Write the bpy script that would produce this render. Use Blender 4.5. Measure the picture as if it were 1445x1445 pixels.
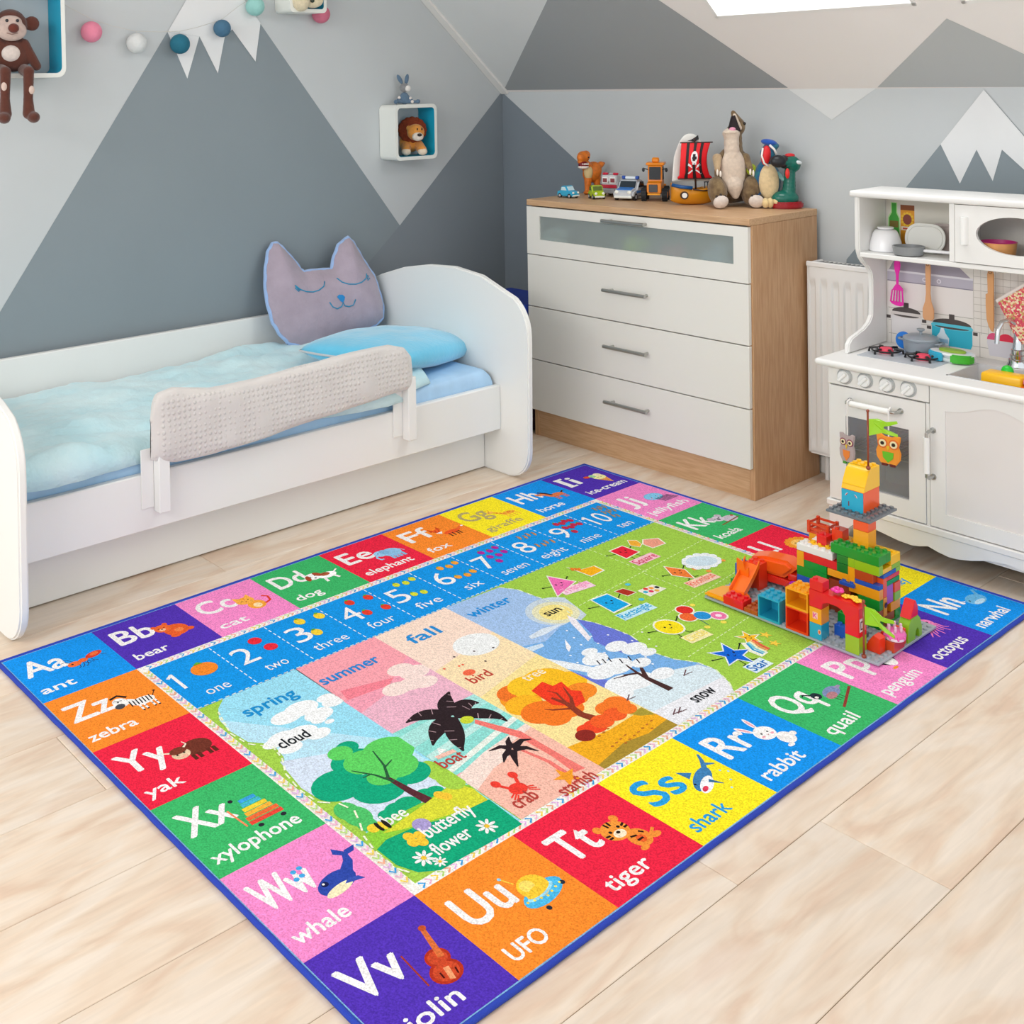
import bpy, bmesh, math, random
from math import sin, cos, pi, radians as R
from mathutils import Vector as Vec, Matrix, noise, Euler
from mathutils.geometry import tessellate_polygon
for o in list(bpy.data.objects): bpy.data.objects.remove(o)
random.seed(7)
SC = bpy.context.scene
COL = SC.collection
# ---------------------------------------------------------------- camera, sky, lights, exposure
CAM = Vec((3.61528, -3.66476, 1.364)); YAW, PIT, ROL, FPX, PY, PX = 2.46411, -0.02006, -0.0185, 1617.495, 152.351, 522.5
_f = Vec((cos(YAW)*cos(PIT), sin(YAW)*cos(PIT), sin(PIT)))
_r = Vec((sin(YAW), -cos(YAW), 0)); _u = _r.cross(_f)
_r2 = cos(ROL)*_r + sin(ROL)*_u; _u2 = -sin(ROL)*_r + cos(ROL)*_u
cd = bpy.data.cameras.new('camera'); cam = bpy.data.objects.new('camera', cd); COL.objects.link(cam)
cam.matrix_world = Matrix(((_r2.x, _u2.x, -_f.x, CAM.x), (_r2.y, _u2.y, -_f.y, CAM.y), (_r2.z, _u2.z, -_f.z, CAM.z), (0, 0, 0, 1)))
cd.sensor_width = 36; cd.lens = FPX/1445*36; cd.shift_x = (722.5-PX)/1445; cd.shift_y = (PY-722.5)/1445; cd.clip_start = .05
SC.camera = cam
w = bpy.data.worlds.new('sky'); SC.world = w; w.use_nodes = True
w.node_tree.nodes['Background'].inputs[0].default_value = (.93, .97, 1, 1); w.node_tree.nodes['Background'].inputs[1].default_value = 1.2
def area(name, loc, to, sx, sy, power, col):
    l = bpy.data.lights.new(name, 'AREA'); l.shape = 'RECTANGLE'; l.size = sx; l.size_y = sy; l.energy = power; l.color = col
    o = bpy.data.objects.new(name, l); COL.objects.link(o); o.location = loc
    o.rotation_euler = (Vec(to)-Vec(loc)).to_track_quat('-Z', 'Y').to_euler(); return o
area('window_light', (2.2, -5.6, 2.9), (1.4, -1.2, 0), 3.2, 1.8, 155, (1, .98, .95))  # added soft light behind the camera, gives the daylight a direction; no window there
area('skylight_light', (1.65, -.66, 2.02), (1.7, -2.0, 0), 1.3, .8, 20, (.95, .98, 1))
SC.view_settings.view_transform = 'Standard'; SC.view_settings.look = 'None'; SC.view_settings.gamma = 1; SC.view_settings.exposure = 0
try: SC.view_settings.use_curve_mapping = False
except Exception: pass
# ---------------------------------------------------------------- helpers
def at(px, py, ax, val):
    """photo pixel -> point on the plane ax = val"""
    d = _f + _r2*((px-PX)/FPX) - _u2*((py-PY)/FPX)
    k = 'xyz'.index(ax); return CAM + d*((val-CAM[k])/d[k])
def at_plane(px, py, p, n):
    d = _f + _r2*((px-PX)/FPX) - _u2*((py-PY)/FPX)
    return CAM + d*((Vec(p)-CAM).dot(Vec(n))/d.dot(Vec(n)))
def lin(c):
    c = c/255; return c/12.92 if c <= .04045 else ((c+.055)/1.055)**2.4
def rgb(h): return tuple(lin(int(h[i:i+2], 16)) for i in (0, 2, 4)) + (1,)
MATS = {}
def mat(name, hexc, rough=.5, metal=0, noise_s=0, noise_a=0, bump=0, bump_s=200, hex2=None, stretch=(1, 1, 1), coat=0, trans=0, alpha=1, sub=0, attr=None, sheen=0, rnd=0, vor=0):
    if name in MATS: return MATS[name]
    m = bpy.data.materials.new(name); m.use_nodes = True; nt = m.node_tree; N = nt.nodes; Lk = nt.links
    b = N['Principled BSDF']; b.inputs['Roughness'].default_value = rough; b.inputs['Metallic'].default_value = metal
    b.inputs['Coat Weight'].default_value = coat; b.inputs['Transmission Weight'].default_value = trans; b.inputs['Alpha'].default_value = alpha
    if sub: b.inputs['Subsurface Weight'].default_value = sub; b.inputs['Subsurface Radius'].default_value = (.01, .01, .01)
    if sheen: b.inputs['Sheen Weight'].default_value = sheen
    b.inputs['Base Color'].default_value = rgb(hexc)
    tc = N.new('ShaderNodeTexCoord'); mp = N.new('ShaderNodeMapping'); Lk.new(tc.outputs['Object'], mp.inputs[0]); mp.inputs['Scale'].default_value = stretch
    src = None
    if attr:
        a = N.new('ShaderNodeAttribute'); a.attribute_name = attr; src = a.outputs['Color']
    if noise_a or hex2:
        nz = N.new('ShaderNodeTexNoise'); nz.inputs['Scale'].default_value = noise_s; nz.inputs['Detail'].default_value = 5; Lk.new(mp.outputs[0], nz.inputs['Vector'])
        if rnd:
            oi = N.new('ShaderNodeObjectInfo'); va = N.new('ShaderNodeVectorMath'); va.operation = 'MULTIPLY_ADD'; va.inputs[1].default_value = (9, 9, 9)
            Lk.new(oi.outputs['Random'], va.inputs[0]); Lk.new(mp.outputs[0], va.inputs[2]); Lk.new(va.outputs[0], nz.inputs['Vector'])
        mx = N.new('ShaderNodeMix'); mx.data_type = 'RGBA'
        if hex2:
            rp_ = N.new('ShaderNodeMapRange'); rp_.inputs[1].default_value = .35; rp_.inputs[2].default_value = .65; Lk.new(nz.outputs[0], rp_.inputs[0])
            Lk.new(rp_.outputs[0], mx.inputs[0]); mx.inputs[6].default_value = rgb(hexc); mx.inputs[7].default_value = rgb(hex2)
            if src: Lk.new(src, mx.inputs[6])
        else:
            mx.blend_type = 'MULTIPLY'; mx.inputs[0].default_value = 1
            rp_ = N.new('ShaderNodeMapRange'); rp_.inputs[1].default_value = .3; rp_.inputs[2].default_value = .7; rp_.inputs[3].default_value = 1-noise_a; rp_.inputs[4].default_value = 1+noise_a*.6
            Lk.new(nz.outputs[0], rp_.inputs[0]); mx.inputs[6].default_value = rgb(hexc)
            if src: Lk.new(src, mx.inputs[6])
            Lk.new(rp_.outputs[0], mx.inputs[7])
        out = mx.outputs[2]
        if rnd:
            hs = N.new('ShaderNodeHueSaturation'); mr = N.new('ShaderNodeMapRange'); mr.inputs[3].default_value = 1-rnd; mr.inputs[4].default_value = 1+rnd
            Lk.new(oi.outputs['Random'], mr.inputs[0]); Lk.new(mr.outputs[0], hs.inputs['Value']); Lk.new(out, hs.inputs['Color']); out = hs.outputs[0]
        Lk.new(out, b.inputs['Base Color'])
    elif src: Lk.new(src, b.inputs['Base Color'])
    if bump:
        if vor: n2 = N.new('ShaderNodeTexVoronoi'); n2.inputs['Randomness'].default_value = .2
        else: n2 = N.new('ShaderNodeTexNoise'); n2.inputs['Detail'].default_value = 3
        n2.inputs['Scale'].default_value = bump_s; Lk.new(mp.outputs[0], n2.inputs['Vector'])
        bp_ = N.new('ShaderNodeBump'); bp_.inputs['Strength'].default_value = bump; bp_.inputs['Distance'].default_value = .003; hsrc = n2.outputs[0]
        if vor: mv = N.new('ShaderNodeMapRange'); mv.interpolation_type = 'SMOOTHSTEP'; mv.inputs[1].default_value = .12; mv.inputs[2].default_value = .42; mv.inputs[3].default_value = 1; mv.inputs[4].default_value = 0; Lk.new(hsrc, mv.inputs[0]); hsrc = mv.outputs[0]
        Lk.new(hsrc, bp_.inputs['Height']); Lk.new(bp_.outputs[0], b.inputs['Normal'])
    MATS[name] = m; return m
def link(o, parent=None):
    COL.objects.link(o)
    if parent is not None: o.parent = parent
    return o
def tag(o, label=None, cat=None, group=None, kind=None):
    if label: o['label'] = label
    if cat: o['category'] = cat
    if group: o['group'] = group
    if kind: o['kind'] = kind
    return o
def thing(name, label, cat, loc=(0, 0, 0), rz=0, group=None, scale=1):
    o = bpy.data.objects.new(name, None); o.empty_display_size = .05; o.location = loc; o.rotation_euler = (0, 0, rz); o.scale = (scale,)*3
    COL.objects.link(o); return tag(o, label, cat, group)
class G:
    """collects geometry and links it as one mesh object"""
    def __init__(s): s.bm = bmesh.new()
    def _x(s, vs, M):
        if M is not None: bmesh.ops.transform(s.bm, matrix=M, verts=vs)
    def box(s, x0, y0, z0, x1, y1, z1, bev=0, M=None, seg=1):
        b = bmesh.new(); bmesh.ops.create_cube(b, size=1)
        bmesh.ops.transform(b, matrix=Matrix.Translation(((x0+x1)/2, (y0+y1)/2, (z0+z1)/2)) @ Matrix.Diagonal((abs(x1-x0), abs(y1-y0), abs(z1-z0), 1)), verts=b.verts)
        if bev: bmesh.ops.bevel(b, geom=b.edges, offset=bev, segments=seg, affect='EDGES', profile=.5)
        return s.add(b, M)
    def add(s, b, M=None):
        if M is not None: bmesh.ops.transform(b, matrix=M, verts=b.verts)
        me = bpy.data.meshes.new('t'); b.to_mesh(me); b.free(); s.bm.from_mesh(me); bpy.data.meshes.remove(me); return s
    def cyl(s, p, q, r, r2=None, n=16, M=None):
        p, q = Vec(p), Vec(q); b = bmesh.new(); L = (q-p).length
        bmesh.ops.create_cone(b, cap_ends=True, segments=n, radius1=r, radius2=r if r2 is None else r2, depth=L)
        T = Matrix.Translation((p+q)/2) @ (q-p).to_track_quat('Z', 'Y').to_matrix().to_4x4()
        bmesh.ops.transform(b, matrix=T, verts=b.verts); return s.add(b, M)
    def ball(s, c, r, M=None, n=16, rot=None):
        if not hasattr(r, '__len__'): r = (r, r, r)
        b = bmesh.new(); bmesh.ops.create_uvsphere(b, u_segments=n, v_segments=max(6, n*2//3), radius=1)
        T = Matrix.Translation(c) @ (Euler(rot).to_matrix().to_4x4() if rot else Matrix()) @ Matrix.Diagonal((*r, 1))
        bmesh.ops.transform(b, matrix=T, verts=b.verts); return s.add(b, M)
    def lathe(s, prof, n=24, M=None):
        b = bmesh.new(); rings = []
        for (r, z) in prof:
            rings.append([b.verts.new((max(r, 1e-5)*cos(2*pi*k/n), max(r, 1e-5)*sin(2*pi*k/n), z)) for k in range(n)])
        for a, c in zip(rings, rings[1:]):
            for k in range(n): b.faces.new((a[k], a[(k+1) % n], c[(k+1) % n], c[k]))
        if prof[0][0] < 1e-4 or prof[-1][0] < 1e-4: bmesh.ops.remove_doubles(b, verts=b.verts, dist=2e-5)
        return s.add(b, M)
    def prism(s, pts, t, M=None, bev=0, z=0):
        """outline in local xy, thickness t along z"""
        b = bmesh.new(); v = [b.verts.new((p[0], p[1], z)) for p in pts]; f = b.faces.new(v)
        r = bmesh.ops.extrude_face_region(b, geom=[f]); bmesh.ops.translate(b, vec=(0, 0, t), verts=[e for e in r['geom'] if isinstance(e, bmesh.types.BMVert)])
        bmesh.ops.recalc_face_normals(b, faces=b.faces)
        if bev:
            ed = [e for e in b.edges if abs(e.verts[0].co.z-e.verts[1].co.z) < 1e-9]
            bmesh.ops.bevel(b, geom=ed, offset=bev, segments=2, affect='EDGES')
        return s.add(b, M)
    def tube(s, path, r, n=10, M=None, cap=True):
        P = [Vec(p) for p in path]; rs = r if hasattr(r, '__len__') else [r]*len(P); b = bmesh.new(); rings = []
        t0 = (P[1]-P[0]).normalized(); nrm = t0.orthogonal().normalized()
        for i, p in enumerate(P):
            t = ((P[min(i+1, len(P)-1)]-P[max(i-1, 0)])).normalized(); nrm = (nrm-t*nrm.dot(t)).normalized(); bn = t.cross(nrm)
            rings.append([b.verts.new(p+(nrm*cos(2*pi*k/n)+bn*sin(2*pi*k/n))*rs[i]) for k in range(n)])
        for a, c in zip(rings, rings[1:]):
            for k in range(n): b.faces.new((a[k], a[(k+1) % n], c[(k+1) % n], c[k]))
        if cap: b.faces.new(rings[0][::-1]); b.faces.new(rings[-1])
        return s.add(b, M)
    def grid(s, fn, nu, nv, closed_v=False):
        V = [[s.bm.verts.new(fn(i/nu, j/nv)) for j in range(nv+1)] for i in range(nu+1)]
        for i in range(nu):
            for j in range(nv): s.bm.faces.new((V[i][j], V[i+1][j], V[i+1][j+1], V[i][j+1]))
        return s
    def build(s, name, m=None, parent=None, smooth=False, loc=None, rot=None, angle=35, label=None):
        me = bpy.data.meshes.new(name); s.bm.to_mesh(me); s.bm.free()
        o = bpy.data.objects.new(name, me)
        if m is not None:
            for q in (m if isinstance(m, (list, tuple)) else [m]): me.materials.append(q)
        if smooth:
            me.shade_smooth() if smooth is True else None
            if smooth == 'a':
                me.shade_smooth()
                bmx = bmesh.new(); bmx.from_mesh(me)
                for e in bmx.edges:
                    if len(e.link_faces) == 2 and e.calc_face_angle(0) > R(angle): e.smooth = False
                bmx.to_mesh(me); bmx.free()
        if loc: o.location = loc
        if rot: o.rotation_euler = rot
        if label: o['label'] = label
        return link(o, parent)
def remesh(o, vox, sm=3):
    md = o.modifiers.new('r', 'REMESH'); md.mode = 'VOXEL'; md.voxel_size = vox; md.use_smooth_shade = True
    if sm: s = o.modifiers.new('s', 'SMOOTH'); s.iterations = sm; s.factor = .6
    return o
def copy_tree(o, parent=None, keep=None):
    c = o.copy(); COL.objects.link(c)
    if parent is not None: c.parent = parent
    for ch in list(keep or [x for x in bpy.data.objects if x.parent == o]): copy_tree(ch, c)
    return c
def arc(cx, cy, r, a0, a1, n=8, ry=None):
    return [(cx+r*cos(R(a0+(a1-a0)*k/n)), cy+(r if ry is None else ry)*sin(R(a0+(a1-a0)*k/n))) for k in range(n+1)]
def rrect(x0, y0, x1, y1, r, n=5):
    return arc(x1-r, y0+r, r, -90, 0, n)+arc(x1-r, y1-r, r, 0, 90, n)+arc(x0+r, y1-r, r, 90, 180, n)+arc(x0+r, y0+r, r, 180, 270, n)
MXZ = Matrix(((1, 0, 0, 0), (0, 0, -1, 0), (0, 1, 0, 0), (0, 0, 0, 1)))      # local xy -> world xz, thickness toward -y
MYZ = Matrix(((0, 0, 1, 0), (1, 0, 0, 0), (0, 1, 0, 0), (0, 0, 0, 1)))       # local xy -> world yz, thickness toward +x
def T(x, y, z): return Matrix.Translation((x, y, z))
def RZ(a): return Matrix.Rotation(a, 4, 'Z')
_txt = {}
def text_tris(s, bold=0.0):
    """flat triangulated lettering, scaled so that a capital H is 1 high; y up"""
    if (s, bold) in _txt: return _txt[(s, bold)]
    c = bpy.data.curves.new('t', 'FONT'); c.body = s; c.resolution_u = 3; c.offset = bold; c.fill_mode = 'FRONT'
    o = bpy.data.objects.new('t', c); COL.objects.link(o); bpy.context.view_layer.update()
    me = bpy.data.meshes.new_from_object(o.evaluated_get(bpy.context.evaluated_depsgraph_get())); me.calc_loop_triangles()
    vs = [(v.co.x, v.co.y) for v in me.vertices]; ts = [tuple(t.vertices) for t in me.loop_triangles]
    bpy.data.objects.remove(o); bpy.data.curves.remove(c); bpy.data.meshes.remove(me)
    k = 1/.7; x0 = min(v[0] for v in vs)
    _txt[(s, bold)] = ([((x-x0)*k, y*k) for x, y in vs], ts); return _txt[(s, bold)]
class Print:
    """flat print: coloured polygons on a surface given by fn(u, v, height)"""
    def __init__(s, fn, dz=.00012, sx=1, sy=1): s.fn, s.dz, s.v, s.f, s.c, s.sx, s.sy, s.ly = fn, dz, [], [], [], sx, sy, 0
    def _p(s, pts, tris, col, ly): s.f.append((ly, list(pts), tris, col))
    def poly(s, pts, col, ly):
        if getattr(s, 'clip', None):
            for lim, sg in ((s.clip[0], 1), (s.clip[1], -1)):
                out = []
                for p, q in zip(pts, list(pts[1:])+[pts[0]]):
                    ip, iq = (p[0]-lim)*sg >= 0, (q[0]-lim)*sg >= 0
                    if ip: out.append(p)
                    if ip != iq: t = (lim-p[0])/(q[0]-p[0]); out.append((lim, p[1]+(q[1]-p[1])*t))
                pts = out
                if len(pts) < 3: return
        tr = tessellate_polygon([[Vec((p[0], p[1], 0)) for p in pts]]); s._p(pts, tr, col, ly)
    def rect(s, a, b, c, d, col, ly): s.poly([(a, b), (c, b), (c, d), (a, d)], col, ly)
    def ell(s, x, y, rx, ry, col, ly, rot=0, n=20, a0=0, a1=360):
        ca, sa = cos(R(rot)), sin(R(rot)); P = []
        for k in range(n+(a1-a0 < 360)):
            t = R(a0+(a1-a0)*k/n); p, q = rx*cos(t), ry*sin(t); P.append((x+p*ca-q*sa, y+p*sa+q*ca))
        s.poly(P, col, ly)
    def line(s, pts, w_, col, ly, w2=None):
        n = len(pts); L, Rr = [], []
        for i, p in enumerate(pts):
            a = pts[max(i-1, 0)]; b = pts[min(i+1, n-1)]; dx, dy = b[0]-a[0], b[1]-a[1]; d = math.hypot(dx, dy) or 1
            h = (w_ if w2 is None else w_+(w2-w_)*i/(n-1))/2; L.append((p[0]-dy/d*h, p[1]+dx/d*h)); Rr.append((p[0]+dy/d*h, p[1]-dx/d*h))
        for i in range(n-1): s._p([L[i], L[i+1], Rr[i+1], Rr[i]], [(0, 1, 2), (0, 2, 3)], col, ly)
    def star(s, x, y, r, col, ly, n=5, k=.42, rot=-90):
        s.poly([(x+(r if i % 2 == 0 else r*k)*cos(R(rot+180*i/n)), y+(r if i % 2 == 0 else r*k)*sin(R(rot+180*i/n))) for i in range(2*n)], col, ly)
    def text(s, t, x, y, h, col, ly, bold=0, width=None, center=False, vdown=True, ang=0):
        vs, ts = text_tris(t, 0); W_ = max(v[0] for v in vs); k = h if width is None else width/W_
        if center: x -= W_*k/2
        g = -1 if vdown else 1; ca, sa = cos(R(ang)), sin(R(ang))
        bo = bold*1.6
        for ox_, oy_ in (((0, 0), (-bo, 0), (bo, 0), (0, bo), (0, -bo)) if bold > .004 else ((0, 0),)):
            s._p([(x+(a*k+ox_*h)*ca-b*h*g*sa*g, y+b*h*g*ca+a*k*sa+oy_*h) for a, b in vs], ts, col, ly)
    def build(s, name, m, parent=None, label=None):
        V_, F_, fl_ = [], [], []
        for r_, (ly, pts, tris, col) in enumerate(sorted(s.f, key=lambda q: q[0])):
            k = len(V_); V_ += [tuple(s.fn(a, b, s.dz*(.6+.03*r_))) for a, b in pts]; c = rgb(col)
            for t in tris: F_.append(tuple(k+q for q in t)); fl_ += list(c)*len(t)
        me = bpy.data.meshes.new(name); me.from_pydata(V_, [], F_); at_ = me.color_attributes.new('Col', 'FLOAT_COLOR', 'CORNER')
        at_.data.foreach_set('color', fl_); me.materials.append(m)
        bm = bmesh.new(); bm.from_mesh(me); bmesh.ops.recalc_face_normals(bm, faces=[]); bm.to_mesh(me); bm.free()
        o = bpy.data.objects.new(name, me)
        if label: o['label'] = label
        return link(o, parent)
# ---------------------------------------------------------------- room shell
KW = 1.3216; SL = .86; TOPY = -1.5                                  # knee wall height, slope of the roof
wall_p = dict(noise_s=3, noise_a=.02, bump=.08, bump_s=400)
m_light = mat('wall_light_grey', 'c9ced0', .9, **wall_p); m_mid = mat('wall_slate', '8a959b', .9, **wall_p); m_dark = mat('wall_dark_slate', '858e95', .9, **wall_p)
m_snow = mat('wall_white', 'e9ebec', .9, **wall_p); m_cream = mat('ceiling_cream', 'efeae6', .9, **wall_p); m_tri = mat('wall_triangle_slate', '7e8891', .9, **wall_p)
m_cmid = mat('ceiling_slate', 'b9bcbc', .9, **wall_p); m_cdark = mat('ceiling_dark_slate', 'a0a4a6', .9, **wall_p); m_pale = mat('wall_pale_grey', 'dcdfdf', .9, **wall_p)
m_white = mat('white_lacquer', 'f1f1ee', .38); m_trim = mat('white_trim', 'eceae6', .6)
def painted(name, base_pts, base_m, polys, off, kind_label=None):
    bm = bmesh.new(); ms = [base_m]
    bm.faces.new([bm.verts.new(p) for p in base_pts])
    for i, (pts, m) in enumerate(polys):
        if m not in ms: ms.append(m)
        o_ = Vec(off)*(.0006*(i+1))
        vs = [bm.verts.new(Vec(p)+o_) for p in pts]
        for t in tessellate_polygon([[v.co.copy() for v in vs]]):
            f = bm.faces.new([vs[k] for k in t]); f.material_index = ms.index(m)
    me = bpy.data.meshes.new(name); bm.to_mesh(me); bm.free()
    for m in ms: me.materials.append(m)
    o = bpy.data.objects.new(name, me); COL.objects.link(o); o['kind'] = 'structure'; return o
def px(ax, val, *pts): return [at(p[0], p[1], ax, val) for p in pts]
zt = KW-SL*TOPY
gl = [(0, -5.2, 0), (0, 0, 0), (0, 0, KW), (0, TOPY, zt), (0, -5.2, zt)]
painted('wall_left', gl, m_light, [
    (px('x', 0, (0, 440), (236, 45), (300, -50), (367, 33), (564, 318)) + [(0, -.28, .3), (0, -2.45, .3)], m_mid),
    (px('x', 0, (564, 318), (708, 129)) + [(0, 0, 0), (0, -.9, 0), (0, -.9, .55)], m_dark),
    (px('x', 0, (236, 45), (264, 111), (281, 51.5)), m_snow), (px('x', 0, (281, 51.5), (307, 103.6), (316.6, 52.5), (327, 41.5)), m_snow),
    (px('x', 0, (327, 41.5), (360, 87), (367, 33)), m_snow), (px('x', 0, (236, 45), (281, 51.5), (327, 41.5), (367, 33), (300, -65)), m_snow)], (1, 0, 0))
ypx = lambda *p: px('y', 0, *p)
painted('wall_back', [(0, 0, 0), (4.6, 0, 0), (4.6, 0, KW), (0, 0, KW)], m_light, [
    ([(0, 0, KW), (0, 0, 0), (1.05, 0, 0), (1.05, 0, .598)] + ypx((812, 225)), m_tri),
    (ypx((1111, 124.5), (1174, 169), (1237, 124.3)), m_pale),
    (ypx((1389, 126.5), (1327.7, 203.5), (1275, 269), (1195, 366)) + [(1.6, 0, .6), (3.2, 0, .6), (2.65, 0, .95)] + ypx((1470, 219)), m_mid),
    (ypx((1389, 126.5), (1327.7, 203.5), (1355, 259), (1378.5, 211)), m_snow), (ypx((1389, 126.5), (1378.5, 211), (1401.5, 255.5), (1414.5, 211)), m_snow),
    (ypx((1389, 126.5), (1414.5, 211), (1452, 245), (1480, 232)), m_snow)], (0, -1, 0))
def slp(pxl):                                                          # pixel -> point on the sloping ceiling
    return at_plane(pxl[0], pxl[1], (0, 0, KW), (0, SL, 1))
nS = Vec((0, -SL, -1)).normalized()
def onslope(x, y): return Vec((x, y, KW-SL*y))
# two roof windows cut out of the slope: frame ring cells
SK = [(1.322, 1.982, -.298, -1.25), (2.135, 2.795, -.294, -1.25)]
xs = [0, SK[0][0], SK[0][1], SK[1][0], SK[1][1], 4.6]; ys = [0, -.296, -1.25, TOPY]
bm = bmesh.new()
for i in range(5):
    for j in range(3):
        if j == 1 and i in (1, 3): continue
        bm.faces.new([bm.verts.new(onslope(a, b)) for a, b in ((xs[i], ys[j]), (xs[i+1], ys[j]), (xs[i+1], ys[j+1]), (xs[i], ys[j+1]))])
ms = [m_cream]
def spoly(pts, m, k, clip=None):
    if m not in ms: ms.append(m)
    vs = [bm.verts.new(Vec(p)+nS*.0006*k) for p in pts]
    for t in tessellate_polygon([[v.co.copy() for v in vs]]): bm.faces.new([vs[q] for q in t]).material_index = ms.index(m)
spoly([slp(p) for p in ((711, 127), (811, -80), (995, 44), (1112, 123.6))], m_cdark, 1)
spoly([onslope(0, 0)]+[slp(p) for p in ((711, 127), (811, -80))]+[onslope(0, -.75)], m_pale, 1)
spoly([slp(p) for p in ((1238, 123.2), (1336, 26), (1445, 76), (1560, 122))], m_cmid, 1)
me = bpy.data.meshes.new('ceiling'); bm.to_mesh(me); bm.free()
for m in ms: me.materials.append(m)
o = bpy.data.objects.new('ceiling', me); COL.objects.link(o); o['kind'] = 'structure'
# flat ceiling beyond the slope
g = G(); g.box(0, -5.2, zt, 4.6, TOPY, zt+.02); tag(g.build('ceiling_flat', m_cream), kind='structure')
# roof windows: reveal, frame and pane
SMx = Matrix(((1, 0, 0, 0), (0, cos(math.atan(SL)), sin(math.atan(SL)), 0), (0, -sin(math.atan(SL)), cos(math.atan(SL)), 0), (0, 0, 0, 1)))
m_glass = mat('window_glass', 'ffffff', .02, trans=1, alpha=.25)
for k, (a, b, c, d) in enumerate(SK):
    wdw = tag(bpy.data.objects.new('window_%d' % (k+1), None), kind='structure'); COL.objects.link(wdw); wdw.location = (a, c, KW-SL*c)
    Lh = (c-d)/cos(math.atan(SL)); W_ = b-a
    M = Matrix.Rotation(pi-math.atan(SL), 4, 'X')                       # local y runs up the slope, local z into the room
    M = Matrix(((1, 0, 0, 0), (0, -cos(math.atan(SL)), -sin(math.atan(SL)), 0), (0, sin(math.atan(SL)), -cos(math.atan(SL)), 0), (0, 0, 0, 1)))
    g = G(); t = .16
    g.box(-.012, -.012, -t, 0, Lh+.012, .003, M=M); g.box(W_, -.012, -t, W_+.012, Lh+.012, .003, M=M); g.box(-.012, -.012, -t, W_+.012, 0, .003, M=M); g.box(-.012, Lh, -t, W_+.012, Lh+.012, .003, M=M)
    g.build('window_reveal', m_trim, wdw)
    g = G(); f_ = .05
    for bx in ((0, 0, f_, Lh), (W_-f_, 0, W_, Lh), (f_, 0, W_-f_, f_), (f_, Lh-f_, W_-f_, Lh)): g.box(bx[0], bx[1], -t, bx[2], bx[3], -t+.04, M=M)
    g.build('window_frame', m_trim, wdw)
    g = G(); g.box(f_, f_, -t+.015, W_-f_, Lh-f_, -t+.022, M=M); g.build('pane', m_glass, wdw)
# white cornice strip where the gable wall meets the slope
g = G(); n_ = Vec((0, -SL, -1)).normalized()
ln = Vec((0, TOPY, -SL*TOPY)); wd = .042
vs = [Vec((.002, 0, KW)), Vec((wd, 0, KW)), Vec((wd, TOPY, zt)), Vec((.002, TOPY, zt))]
b = bmesh.new(); v = [b.verts.new(p+n_*.001) for p in vs]+[b.verts.new(p+n_*.012) for p in vs]
for q in ((0, 1, 2, 3), (4, 7, 6, 5), (0, 4, 5, 1), (1, 5, 6, 2), (2, 6, 7, 3), (3, 7, 4, 0)): b.faces.new([v[k] for k in q])
g.add(b); tag(g.build('trim_1', m_trim), kind='structure')
g = G(); g.box(.0, -.014, 0, 4.6, -.0005, .06, .003); tag(g.build('baseboard_back', m_trim), kind='structure')
g = G(); g.box(.0005, -5.2, 0, .014, -.014, .06, .003); tag(g.build('baseboard_left', m_trim), kind='structure')
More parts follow.
